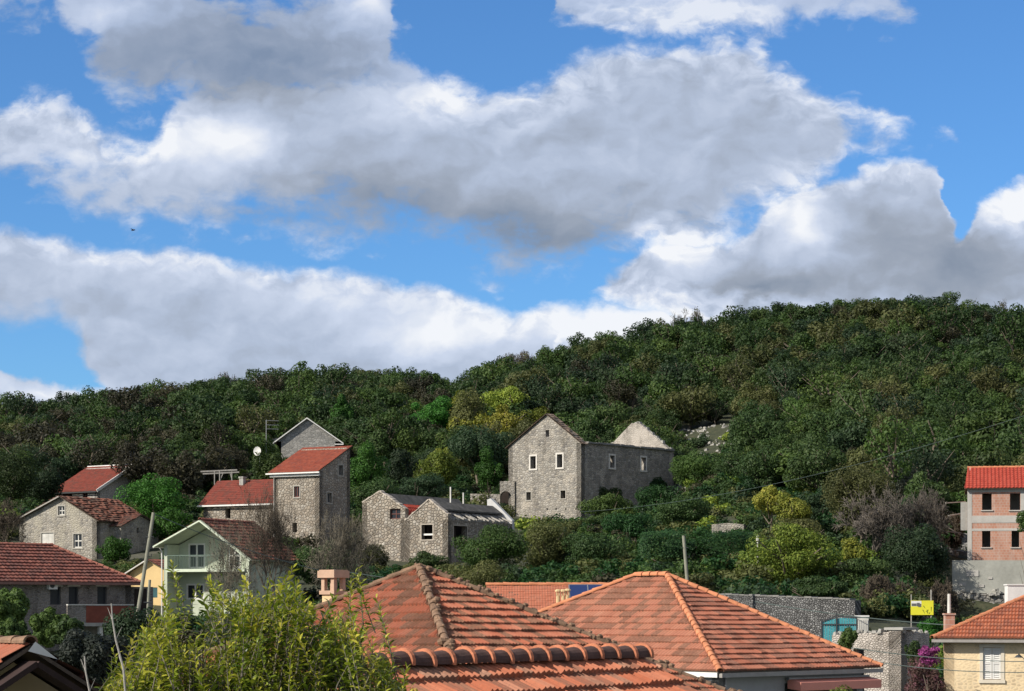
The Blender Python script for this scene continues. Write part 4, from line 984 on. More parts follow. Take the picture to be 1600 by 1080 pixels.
M['cream_trim'] = plain('cream_trim', (0.62, 0.56, 0.46, 1), 0.85, 0.1, 3)
M['dark_brown'] = plain('dark_brown', (0.035, 0.02, 0.018, 1), 0.8, 0.3, 4)
M['tiles_mid2'] = tiles_mat('tiles_mid2', [(0.41, 0.165, 0.105, 1), (0.44, 0.19, 0.12, 1), (0.37, 0.145, 0.09, 1), (0.46, 0.215, 0.14, 1)], 0.85, (0.17, 0.09, 0.06, 1), 0.52, 12.0, (0.28, 0.55))
near_hip_house(); front_wing(); second_hip_house(); mid_flat_house(); cream_house(); dark_gable_house()

# ================================================================ village
def gable_house(h, w, d, zl, zr, pkx, zp, mat, fholes=(), rholes=(), t=.5, uvo=0.0, name='wall', lholes=(), base=-2.0):
    """four walls, gable at the front; zl/zr eaves left/right, zp peak at x=pkx"""
    mb = MB()
    wall(mb, (0, 0, 0), (1, 0), [(0, base), (w, base), (w, zr), (pkx, zp), (0, zl)], fholes, t, 0, uvo)
    wall(mb, (w, 0, 0), (0, 1), [(0, base), (d, base), (d, zr), (0, zr)], rholes, t, 0, uvo + w)
    wall(mb, (0, d, 0), (0, -1), [(0, base), (d, base), (d, zl), (0, zl)], lholes, t, 0, uvo + 31)
    wall(mb, (w, d, 0), (-1, 0), [(0, base), (w, base), (w, zl), (w - pkx, zp), (0, zr)], (), t, 0, uvo + 53)
    return mb.build(name, mat, h.o)
def gable_roof(h, w, d, zl, zr, pkx, zp, mat, ov=.35, front=.3, **kw):
    sl = (zp - zl) / pkx; sr = (zp - zr) / (w - pkx); y0, y1 = -front, d + .3
    A0, A1 = (-ov, y0, zl - sl * ov), (-ov, y1, zl - sl * ov); B0, B1 = (w + ov, y0, zr - sr * ov), (w + ov, y1, zr - sr * ov)
    K0, K1 = (pkx, y0, zp), (pkx, y1, zp); up = lambda p: (p[0], p[1], p[2] + .10)
    tile_roof('roof_slope', up(A1), up(A0), up(K0), up(K1), h.o, mat, seed=3, **kw)
    tile_roof('roof_slope', up(B0), up(B1), up(K1), up(K0), h.o, mat, seed=4, **kw)
    return up(K0), up(K1)

def big_stone_house():
    px, D, th = 908, 219, -40
    # the corner nearest the camera is the right end of the front: start from the left end instead
    c_, s_ = math.cos(R(th)), math.sin(R(th)); w = 9.55
    cx, cy = (px - HX) / F * D - w * c_, D - w * s_
    h = H('stone_house', 'tall roofless grey stone house with pointed gable at the foot of the wood', 'house', HX + cx / cy * F, cy, th, 8.0)
    w = h.fx(908); d = h.fy(1053, w)
    zl, zr = h.fz(699, 0), h.fz(692, w); pk = h.fx(855); zp = h.fz(648, pk)
    fh = lambda a, b, t, u: (h.fx(a), h.fx(b), h.fz(u, h.fx((a + b) / 2)), h.fz(t, h.fx((a + b) / 2)))
    F_ = [fh(829, 837.5, 713, 732.5), fh(870.5, 879, 710, 730.5), fh(822.5, 829.5, 769, 781.5), fh(876, 883.5, 766.5, 779), fh(852.5, 858, 672, 682.5)]
    sx = w; rh = lambda a, b, t, u: (h.fy(a, sx), h.fy(b, sx), h.fz(u, sx, h.fy((a + b) / 2, sx)), h.fz(t, sx, h.fy((a + b) / 2, sx)))
    R_ = [rh(952.5, 960, 712, 731), rh(1001.5, 1009, 715, 735)]
    holes = [fh(a, a + 2, 794, 797) for a in (854, 868, 883, 899)]
    mb = MB(); t = .6; b = -3.0
    wall(mb, (0, 0, 0), (1, 0), [(0, b), (w, b), (w, zr), (pk, zp), (0, zl)], F_ + holes, t)
    wall(mb, (w, 0, 0), (0, 1), [(0, b), (d, b), (d, zr), (0, zr)], R_, t, 0, w)
    wall(mb, (0, d, 0), (0, -1), [(0, b), (d, b), (d, zl), (0, zl)], (), t, 0, 31)
    gzp = h.fz(661, pk, d)
    mb.build('wall', M['stone_big'], h.o)
    bg = MB(); wall(bg, (w, d, 0), (-1, 0), [(0, b), (w, b), (w, zl - .2), (w * .54, gzp), (w * .42, gzp - .15), (0, zr)], (), t, 0, 53); bg.build('rear_gable', M['gable_pale'], h.o)
    # floor and inner cross wall added to keep the lower storeys dark
    fl = MB(); zf = h.fz(742, w / 2); fl.box(t + .01, w - t - .01, t + .01, d - t - .01, zf - .2, zf); fl.box(t + .01, w - t - .01, 3.2, 3.6, zf + .003, zl - .4); fl.build('floor', M['old_wood'], h.o)
    for r in F_[:2]: surround(h.o, (0, 0, 0), (1, 0), r, M['cut_stone'], .17, .05)
    for r in F_[2:4]: surround(h.o, (0, 0, 0), (1, 0), r, M['grey_trim'], .10, .02)
    for r in R_: surround(h.o, (w, 0, 0), (0, 1), r, M['cut_stone'], .17, .05)
    for r in R_:
        bd = MB(); m = (r[0] + r[1]) / 2; bd.box(w - .28, w - .2, m - .32, m - .04, r[2] + .02, r[3] - .02); bd.build('shutter', M['dirty_white'], h.o)
    # remaining roof: front bay only, plus slate coping on the right wall
    sl = (zp - zl) / pk; sr = (zp - zr) / (w - pk); o_ = .3
    up = lambda x, y, z: (x, y, z + .09)
    kw = dict(tw=.45, waves=2, course=.4, amp=.03, lift=.05, npw=3, jit=.05)
    tile_roof('roof_slope', up(-o_, 1.6, zl - sl * o_), up(-o_, -.25, zl - sl * o_), up(pk, -.25, zp), up(pk, 1.0, zp), h.o, M['tiles_slate'], seed=1, **kw)
    tile_roof('roof_slope', up(w + o_, -.25, zr - sr * o_), up(w + o_, .75, zr - sr * o_), up(pk, 1.0, zp), up(pk, -.25, zp), h.o, M['tiles_slate'], seed=2, **kw)
    rg = random.Random(3); cp = MB(); y = .9
    while y < d - .1:
        L_ = min(rg.uniform(.4, 1.0), d - y); q = rg.uniform(-.05, .08)
        cp.box(w - .75, w + .22 + q, y, y + L_ - .03, zr + .004, zr + .14 + rg.uniform(0, .09)); y += L_
    cp.build('coping', M['slate_stone'], h.o)
    lg = MB(); x = 0.0
    for i in range(34):   # broken stones along the far gable's top
        u = rg.random(); p = V3((w, d, zr)).lerp(V3((w * .54, d, gzp)), u) if i % 2 else V3((0, d, zl)).lerp(V3((w * .54, d, gzp)), u)
        s = rg.uniform(.1, .24); lg.box(p.x - s, p.x + s, d - .5, d - .1, p.z - .1, p.z + s * .9)
    lg.build('broken_coping', M['limestone'], h.o)
def tower_house():
    h = H('tower_house', 'narrow stone tower house with red lean-to roof in the middle of the hamlet', 'house', 427, 196, -30, 4.4)
    w = h.fx(499); d = h.fy(547, w); ze = h.fz(737, w / 2); zb = h.fz(700, w, d)
    t = .5; mb = MB(); b = -2.5
    fh = lambda a, c, tt, u: (h.fx(a), h.fx(c), h.fz(u, h.fx((a + c) / 2)), h.fz(tt, h.fx((a + c) / 2)))
    rh = lambda a, c, tt, u: (h.fy(a, w), h.fy(c, w), h.fz(u, w, h.fy((a + c) / 2, w)), h.fz(tt, w, h.fy((a + c) / 2, w)))
    Fh = [fh(459.5, 468, 760, 777), fh(457, 464, 817, 832)]; Rh = [rh(528.5, 535.5, 727, 743), rh(511, 518, 770, 786)]
    wall(mb, (0, 0, 0), (1, 0), [(0, b), (w, b), (w, ze), (0, ze)], Fh, t)
    wall(mb, (w, 0, 0), (0, 1), [(0, b), (d, b), (d, zb), (0, ze)], Rh, t, 0, w)
    wall(mb, (0, d, 0), (0, -1), [(0, b), (d, b), (d, ze), (0, zb)], (), t, 0, 31)
    wall(mb, (w, d, 0), (-1, 0), [(0, b), (w, b), (w, zb), (0, zb)], (), t, 0, 53)
    mb.build('wall', M['stone_tower'], h.o)
    for r in Fh[:1]: window(h.o, (0, 0, 0), (1, 0), r, 'dark_red_frame', .12, (1, 0), .09); surround(h.o, (0, 0, 0), (1, 0), r, M['grey_trim'], .10, .02)
    for r in Rh: window(h.o, (w, 0, 0), (0, 1), r, 'grey_wood', .18, (1, 0), .06); surround(h.o, (w, 0, 0), (0, 1), r, M['grey_trim'], .12, .03)
    sl = (zb - ze) / d; o_ = .35
    tile_roof('roof_slope', (-.3, -o_, ze - sl * o_ + .12), (w + .15, -o_, ze - sl * o_ + .12), (w + .15, d + .2, zb + sl * .2 + .12), (-.3, d + .2, zb + sl * .2 + .12), h.o, M['tiles_new2'], tw=.25, course=.36, amp=.02, lift=.03, npw=4)
    g = MB(); g.obox((-.5, -o_ - .08, ze - .16), (w + .3, -o_ - .08, ze - .16), .14, .12); g.obox((-.2, -.15, ze - .36), (w + .1, -.15, ze - .36), .22, .16); g.build('gutter', M['white_paint'], h.o)
    dp = MB(); dp.tube([(.15, -.1, -2), (.15, -.1, ze - .25)], [.05, .05], 6); dp.build('downpipe', M['grey_wood'], h.o)
def low_red_house():
    h = H('low_red_house', 'low stone house with dark red roof and a single chimney, joined to the tower', 'house', 318, 205, -30, 5.0)
    w = h.fx(429) ; ze = h.fz(786, w / 2); zr = h.fz(751, w / 2, 3.6); d = 7.2
    mb = MB()
    fh = lambda a, c, tt, u: (h.fx(a), h.fx(c), h.fz(u, h.fx((a + c) / 2)), h.fz(tt, h.fx((a + c) / 2)))
    mb2 = [fh(352, 360, 795, 810)]
    wall(mb, (0, 0, 0), (1, 0), [(0, -2), (w, -2), (w, ze), (0, ze)], mb2, .5); wall(mb, (w, 0, 0), (0, 1), [(0, -2), (d, -2), (d, ze), (d / 2, zr), (0, ze)], (), .5)
    wall(mb, (0, d, 0), (0, -1), [(0, -2), (d, -2), (d, ze), (d / 2, zr), (0, ze)], (), .5); wall(mb, (w, d, 0), (-1, 0), [(0, -2), (w, -2), (w, ze), (0, ze)], (), .5)
    mb.build('wall', M['stone_tower'], h.o)
    sl = (zr - ze) / (d / 2); e = ze - sl * .35 + .1
    kw = dict(tw=.25, course=.36, amp=.02, lift=.03, npw=4)
    tile_roof('roof_slope', (-.3, -.35, e), (w + .1, -.35, e), (w + .1, d / 2, zr + .1), (h.fx(340, d / 2), d / 2, zr + .1), h.o, M['tiles_new'], **kw)
    tile_roof('roof_slope', (w + .1, d + .35, e), (-.3, d + .35, e), (h.fx(340, d / 2), d / 2, zr + .1), (w + .1, d / 2, zr + .1), h.o, M['tiles_new'], **kw)
    tile_roof('roof_slope', (-.3, d + .35, e), (-.3, -.35, e), (h.fx(340, d / 2), d / 2, zr + .1), (h.fx(340, d / 2), d / 2, zr + .1), h.o, M['tiles_new'], **kw)
    f = MB(); f.obox((-.4, -.42, e - .1), (w, -.42, e - .1), .12, .14); f.build('fascia', M['white_paint'], h.o)
    x, y = h.fx(379, 2.9), 2.9; c = MB(); c.box(x - .22, x + .22, y - .22, y + .22, h.fz(768, x, y), h.fz(747, x, y)); c.box(x - .28, x + .28, y - .28, y + .28, h.fz(747, x, y) + .003, h.fz(745, x, y))
    co = c.build('chimney', M['concrete'], h.o); c = MB(); c.box(x - .34, x + .34, y - .36, y + .3, h.fz(768, x, y) - .2, h.fz(763, x, y)); c.build('flashing', M['white_paint'], co)
def upper_red_house():
    h = H('upper_red_house', 'small house with plain red roof and white gable edge below the left wood', 'house', 86, 238, -35, 10.0)
    w = h.fx(152); d = h.fy(205, w); ze = h.fz(767, w / 2); zr = h.fz(729, w, d * .92)
    mb = MB(); fh = lambda a, c, tt, u: (h.fx(a), h.fx(c), h.fz(u, h.fx((a + c) / 2)), h.fz(tt, h.fx((a + c) / 2)))
    H_ = [fh(97, 113, 772, 790), fh(129, 137, 771, 783)]
    wall(mb, (0, 0, 0), (1, 0), [(0, -2), (w, -2), (w, ze), (0, ze)], H_, .4); wall(mb, (w, 0, 0), (0, 1), [(0, -2), (d, -2), (d, zr), (0, ze)], (), .4)
    wall(mb, (0, d, 0), (0, -1), [(0, -2), (d, -2), (d, ze), (0, zr)], (), .4); wall(mb, (w, d, 0), (-1, 0), [(0, -2), (w, -2), (w, zr), (0, zr)], (), .4)
    mb.build('wall', M['stone_upper'], h.o)
    for r in H_: window(h.o, (0, 0, 0), (1, 0), r, 'dark_red_frame', .1, (1, 0), .08)
    sl = (zr - ze) / d; e = ze - sl * .4 + .1
    tile_roof('roof_slope', (-.45, -.4, e), (w + .35, -.4, e), (w + .35, d + .2, zr + sl * .2 + .1), (-.45, d + .2, zr + sl * .2 + .1), h.o, M['tiles_new'], tw=.25, course=.36, amp=.02, lift=.03, npw=4)
    f = MB(); f.obox((w + .4, -.45, e), (w + .4, d + .25, zr + sl * .2 + .12), .1, .3); f.obox((-.5, d + .28, zr + .25), (w + .36, d + .28, zr + .25), .16, .16); f.build('barge_board', M['white_paint'], h.o)
    g = MB(); g.obox((-.5, -.46, e - .1), (w + .3, -.46, e - .1), .12, .12); g.build('gutter', M['dark_metal'], h.o)
def white_gable_house():
    h = H('white_gable_house', 'grey block house with white-edged gable peeping over the tower roof', 'house', 433, 268, 0, 17.0)
    w = h.fx(530); zl, zr = h.fz(690, 0), h.fz(690, w); pk = h.fx(480); zp = h.fz(655, pk); d = 9
    gable_house(h, w, d, zl, zr, pk, zp, M['stone_block'], base=-3)
    gable_roof(h, w, d, zl, zr, pk, zp, M['tiles_old'], .45, .25, npw=3)
    f = MB(); sl, sr = (zp - zl) / pk, (zp - zr) / (w - pk)
    f.obox((pk + .02, -.3, zp + .12), (-.55, -.3, zl - sl * .55 + .12), .12, .24, 0, V3((0, 1, 0))); f.obox((pk - .02, -.301, zp + .125), (w + .55, -.301, zr - sr * .55 + .125), .12, .24, 0, V3((0, 1, 0)))
    f.obox((w - .5, -.302, zr - sr * .55 + .02), (w + .55, -.302, zr - sr * .55 + .02), .12, .16, 0, V3((0, 1, 0))); f.build('barge_board', M['white_paint'], h.o)
    m = MB(); x0, x1 = h.fx(392, 2.5), -.02; zt = h.fz(692, x0, 2.5); z1 = h.fz(684, x1, 2.5)
    wall(m, (x0, 2.5, 0), (1, 0), [(0, -3), (x1 - x0, -3), (x1 - x0, z1), (0, zt)], (), .4); wall(m, (x0, 7, 0), (0, -1), [(0, -3), (4.5, -3), (4.5, zt), (0, zt)], (), .4)
    m.box(x0 + .41, x1 - .1, 2.92, 6.9, zt - .3, zt - .1); m.build('side_wing', M['stone_block'], h.o)
def stone_farm_house():
    h = H('stone_farmhouse', 'old stone farmhouse with broad gable and ragged brown tiled roof on the left', 'house', 30, 190, -30, 3.6)
    w = h.fx(151); d = h.fy(233, w); zl, zr = h.fz(813, 0), h.fz(812, w); pk = h.fx(96); zp = h.fz(777, pk)
    fh = lambda a, c, tt, u: (h.fx(a), h.fx(c), h.fz(u, h.fx((a + c) / 2)), h.fz(tt, h.fx((a + c) / 2)))
    W_ = [fh(91, 101, 791, 805), fh(65, 84, 833, 853), fh(115, 128, 834.5, 856)]
    rh = lambda a, c, tt, u: (h.fy(a, w), h.fy(c, w), h.fz(u, w, h.fy((a + c) / 2, w)), h.fz(tt, w, h.fy((a + c) / 2, w)))
    R_ = [rh(196, 202, 825, 833)]
    gable_house(h, w, d, zl, zr, pk, zp, M['stone_farm'], W_, R_, base=-2)
    window(h.o, (0, 0, 0), (1, 0), W_[0], 'dirty_white', .12, (1, 1), .08); window(h.o, (0, 0, 0), (1, 0), W_[2], 'dirty_white', .12, (1, 1), .09)
    window(h.o, (w, 0, 0), (0, 1), R_[0], 'old_wood', .15, (0, 0), .06)
    s = MB(); r = W_[1]; m = (r[0] + r[1]) / 2
    for a, b in ((r[0] + .01, m - .012), (m + .012, r[1] - .01)):
        k = 4
        for j in range(k): s.box(a + (b - a) * j / k + .006, a + (b - a) * (j + 1) / k - .006, .05, .1, r[2] + .01, r[3] - .01)
    s.build('shutters', M['dirty_white'], h.o)
    for r in W_: surround(h.o, (0, 0, 0), (1, 0), r, M['grey_trim'], .12, .03)
    k0, k1 = gable_roof(h, w, d, zl, zr, pk, zp, M['tiles_old'], .45, .3, tw=.3, course=.4, amp=.04, lift=.07, npw=4, jit=.06)
    f = MB(); sl = (zp - zl) / pk; f.obox((pk, -.33, zp + .04), (-.6, -.33, zl - sl * .6 + .04), .1, .14, 0, V3((0, 1, 0))); f.build('barge_board', M['grey_wood'], h.o)
    # low annexe whose own small gable leans on the right wall
    a = MB(); ya, yb = h.fy(172, w), h.fy(231, w); ym = h.fy(202, w); zp2 = h.fz(806, w + 1.2, ym); ze2 = h.fz(822, w + 1.2, yb)
    wall(a, (w + 1.2, ya, 0), (0, 1), [(0, -2), (yb - ya, -2), (yb - ya, ze2), (ym - ya, zp2), (0, ze2 - .1)], [(ym - ya - .45, ym - ya - .1, h.fz(833, w + 1.2, ym), h.fz(825, w + 1.2, ym))], .4)
    wall(a, (w + .02, ya, 0), (1, 0), [(0, -2), (1.17, -2), (1.17, ze2 - .1), (0, ze2 - .1)], (), .4); a.build('annexe_wall', M['stone_farm'], h.o)
    q = (w + 1.45, ya - .2, ze2 - .15), (w + 1.45, ym, zp2 + .1), (w + 1.45, yb + .2, ze2 - .1)
    tile_roof('annexe_roof', (w - .1, ya - .2, ze2 - .15), q[0], q[1], (w - .1, ym, zp2 + .1), h.o, M['tiles_old'], npw=3, jit=.05); tile_roof('annexe_roof', q[2], (w - .1, yb + .2, ze2 - .1), (w - .1, ym, zp2 + .1), q[1], h.o, M['tiles_old'], npw=3, jit=.05)
def left_red_house():
    th = 43; c_, s_ = math.cos(R(th)), math.sin(R(th)); wd = 16.0; D = 142
    cx, cy = (207 - HX) / F * D - wd * c_, D - wd * s_
    h = H('long_tiled_house', 'long two-storey house in shade with a dull red ribbed tile roof at the left edge', 'house', HX + cx / cy * F, cy, th, -5.5)
    w = h.fx(205); d = 8.0; ze = h.fz(908, w); 
    fh = lambda a, c, tt, u: (h.fx(a), h.fx(c), h.fz(u, h.fx((a + c) / 2)), h.fz(tt, h.fx((a + c) / 2)))
    W_ = [fh(78.5, 95, 917, 945), fh(107.5, 122.5, 917, 945), fh(152, 167, 917, 945)]
    low = [fh(126, 172, 976, 1003)]
    mb = MB(); b = -3
    wall(mb, (0, 0, 0), (1, 0), [(0, b), (w, b), (w, ze), (0, ze)], W_ + low, .45); wall(mb, (w, 0, 0), (0, 1), [(0, b), (d, b), (d, ze), (0, ze)], (), .45)
    wall(mb, (0, d, 0), (0, -1), [(0, b), (d, b), (d, ze), (0, ze)], (), .45); wall(mb, (w, d, 0), (-1, 0), [(0, b), (w, b), (w, ze), (0, ze)], (), .45)
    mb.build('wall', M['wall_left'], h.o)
    iw = MB(); iw.box(low[0][0] - .3, low[0][1] + .5, .9, 1.1, b, h.fz(972, 13)); iw.build('porch_wall', M['dirty_white'], h.o)
    for r in W_:
        window(h.o, (0, 0, 0), (1, 0), r, 'dark_metal', .18, (0, 0), .06)
        bx = MB(); bx.box(r[0] - .12, r[1] + .12, -.05, .0, r[3] + .02, r[3] + .20); bx.build('shutter_box', M['dirty_white'], h.o)
    # hip roof: long front slope, hip at the right end
    ov = .5; zr = h.fz(852, w - 4.2, 4.0); e = ze - .12
    up = [(-3, -ov, e), (w + ov, -ov, e), (w + ov, d + ov, e), (-3, d + ov, e)]; k1 = (w - 3.5, d / 2, zr); k0 = (-3, d / 2, zr)
    kw = dict(tw=.30, waves=1, course=.42, amp=.022, lift=.085, npw=6, jit=.015)
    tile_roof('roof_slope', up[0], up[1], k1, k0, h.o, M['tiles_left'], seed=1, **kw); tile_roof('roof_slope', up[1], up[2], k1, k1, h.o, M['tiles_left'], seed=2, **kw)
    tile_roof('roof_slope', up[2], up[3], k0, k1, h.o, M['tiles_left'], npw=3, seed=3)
    ridge_tiles(h.o, up[1], k1, M['ridge_dull'], .12, .4, 6, 1, 'hip_tiles'); ridge_tiles(h.o, up[2], k1, M['ridge_dull'], .12, .4, 6, 3, 'hip_tiles'); ridge_tiles(h.o, k1, k0, M['ridge_dull'], .13, .42, 6, 2)
    g = MB(); g.obox((-3, -ov - .05, e - .08), (w + ov, -ov - .05, e - .08), .14, .16); g.build('gutter', M['gutter_red'], h.o)
    # terrace with low brick parapet and slab
    zt = h.fz(946, w - 3, -1.6); zb_ = h.fz(973, w - 3, -1.6); x0, x1 = h.fx(104, -1.6), h.fx(207, -1.6)
    p = MB(); xm = h.fx(135, -1.6); p.box(x0, xm - .1, -1.72, -1.6, zb_, zt); p.build('parapet', M['wall_left'], h.o)
    p = MB(); p.box(xm - .1, xm + .08, -1.74, -1.6, zb_, zt); p.box(xm + .08, x1, -1.72, -1.6, zb_, zt - .03); p.build('parapet', M['red_balcony'], h.o)
    p = MB(); p.box(x0, x1, -1.78, -1.56, zt + .003, zt + .07); p.build('handrail', M['dirty_white'], h.o)
    p = MB(); p.box(x0 - .2, x1 + .2, -1.9, .0, zb_ - .22, zb_ - .005); p.build('balcony_slab', M['concrete'], h.o)
    p = MB()
    for x in (x0 + .1, (x0 + x1) / 2, x1 - .1): p.box(x - .12, x + .12, -1.75, -1.51, b, zb_ - .225)
    p.build('pillars', M['dirty_white'], h.o)
    # end porch of the terrace; a near-black panel stands in for its shaded doorway
    p = MB(); dx = h.fx(211, .6); p.box(w + .02, w + 1.9, .3, 2.6, b, h.fz(917, dx)); p.build('end_porch', M['wall_left'], h.o)
    p = MB(); p.box(w + .45, w + 1.35, .25, .30, h.fz(955, dx), h.fz(920, dx)); p.build('door', M['dark_void'], h.o)
    # air conditioner hanging on the wall
    a = thing('air_conditioner', 'white air conditioner box hanging beside the first window under the eaves', 'air conditioner', (0, 0, 0), R(th))
    x, z = h.fx(72.5), h.fz(921, h.fx(78)); a.location = h.o.matrix_basis @ V3((x, -.32, z)) if False else V3((h.ax + x * h.c + .32 * h.s, h.ay + x * h.s - .32 * h.c, h.zb + z))
    m = MB(); m.box(0, .62, 0, .28, 0, .50); m.build('casing', M['white_paint'], a)
    m = MB(); m.tube([(.24, -.012, .25), (.24, 0.0, .25)], [.17, .17], 16); m.build('fan_grille', M['dark_metal'], a)
    m = MB(); m.obox((.1, .14, -.02), (.1, .32, -.02), .04, .04); m.obox((.52, .14, -.02), (.52, .32, -.02), .04, .04); m.build('bracket', M['metal'], a)
def green_house():
    h = H('green_house', 'pale mint green house with recessed balcony under its gable, behind bare branches', 'house', 256, 152, -25, -4.2)
    w = h.fx(389); zl, zr = h.fz(851, 0), h.fz(869, w); pk = h.fx(320); zp = h.fz(815, pk); d = h.fy(462, w); rec = 1.5
    zs = h.fz(889, pk); 
    fh = lambda a, c, tt, u, y=rec: (h.fx(a, y), h.fx(c, y), h.fz(u, h.fx((a + c) / 2, y), y), h.fz(tt, h.fx((a + c) / 2, y), y))
    D1, D2 = fh(294, 320.5, 849, 891), fh(356.5, 376, 849, 891); D1 = (D1[0], D1[1], zs + .06, D1[3]); D2 = (D2[0], D2[1], zs + .06, D2[3])
    Lw = fh(291, 319, 912, 937)
    b = -2.5; mb = MB(); t = .3; wt = .28
    wall(mb, (wt + .005, rec, 0), (1, 0), [(0, b), (w - 2 * wt - .01, b), (w - 2 * wt - .01, zr), (pk - wt, zp - .1), (0, zl)], [(r[0] - wt, r[1] - wt, r[2], r[3]) for r in (D1, D2, Lw)], t)
    wall(mb, (w, 0, 0), (0, 1), [(0, b), (d, b), (d, zr), (0, zr)], (), wt, 0, 9); wall(mb, (0, d, 0), (0, -1), [(0, b), (d, b), (d, zl), (0, zl)], (), wt, 0, 20)
    wall(mb, (w, d, 0), (-1, 0), [(0, b), (w, b), (w, zl), (w - pk, zp), (0, zr)], (), t, 0, 40)
    mb.build('wall', M['green_plaster'], h.o)
    for r in (D1, D2): window(h.o, (0, rec, 0), (1, 0), r, 'white_paint', .05, (1, 1), .12, 'balcony_door')
    window(h.o, (0, rec, 0), (1, 0), Lw, 'white_paint', .05, (1, 0), .12)
    s = MB(); s.box(wt + .004, w - wt - .004, -.12, rec - .004, zs - .2, zs); s.build('balcony_slab', M['green_trim'], h.o)
    sl, sr = (zp - zl) / pk, (zp - zr) / (w - pk)
    r_ = MB(); zt = zs + .95
    r_.obox((wt + .02, 0, zt), (w - wt - .02, 0, zt), .05, .05); x = wt + .1
    while x < w - wt: r_.obox((x, 0, zs + .004), (x, 0, zt - .03), .022, .022); x += .13
    r_.build('railing', M['rail_green'], h.o)
    kw = dict(tw=.3, waves=1, course=.4, amp=.035, lift=.06, npw=5, jit=.02); y0, y1 = -.55, d + .3; ov = .38
    tile_roof('roof_slope', (-ov, y1, zl - sl * ov + .1), (-ov, y0, zl - sl * ov + .1), (pk, y0, zp + .1), (pk, y1, zp + .1), h.o, M['tiles_old2'], seed=3, under=M['green_plaster'], back=.12, **kw)
    tile_roof('roof_slope', (w + .5, y0, zr - sr * .5 + .1), (w + .5, y1, zr - sr * .5 + .1), (pk, y1, zp + .1), (pk, y0, zp + .1), h.o, M['tiles_old2'], seed=4, under=M['green_plaster'], back=.12, **kw)
    f = MB(); up = V3((0, 1, 0)); f.obox((pk, y0 - .05, zp + .02), (-ov - .05, y0 - .05, zl - sl * ov), .1, .26, 0, up); f.obox((pk, y0 - .052, zp + .022), (w + .5, y0 - .052, zr - sr * .5), .1, .26, 0, up)
    f.build('barge_board', M['green_trim'], h.o)
    ridge_tiles(h.o, (pk, y0, zp + .12), (pk, y1, zp + .12), M['ridge_dull'], .12, .4, 6, 2)
    g = MB(); g.obox((-ov - .1, y0, zl - sl * ov), (-ov - .1, y1, zl - sl * ov), .14, .12); g.tube([(-ov + .1, -.1, zl - sl * ov - .05), (-.1, -.1, zl - .5), (-.1, -.1, -2)], [.045] * 3, 6); g.build('gutter', M['white_paint'], h.o)
def yellow_house():
    h = H('yellow_house', 'small warm yellow gabled house between the long tiled house and the mint green house', 'house', 203, 158, -22, -4.5)
    w = h.fx(262); pk = h.fx(233); zp = h.fz(876, pk); zl, zr = h.fz(895, 0), h.fz(892, w); d = 6
    fh = lambda a, c, tt, u: (h.fx(a), h.fx(c), h.fz(u, h.fx((a + c) / 2)), h.fz(tt, h.fx((a + c) / 2)))
    r = fh(237, 246, 918, 934)
    gable_house(h, w, d, zl, zr, pk, zp, M['yellow_plaster'], [r], t=.35)
    s = MB(); s.box(r[0] + .01, r[1] - .01, .04, .1, r[2] + .01, r[3] - .01); s.build('shutter', M['dark_teal'], h.o)
    gable_roof(h, w, d, zl, zr, pk, zp, M['tiles_left'], .3, .3, npw=3)
    f = MB(); sl = (zp - zl) / pk; f.obox((pk, -.33, zp + .04), (-.35, -.33, zl - sl * .35 + .04), .08, .16, 0, V3((0, 1, 0))); f.build('barge_board', M['dirty_white'], h.o)
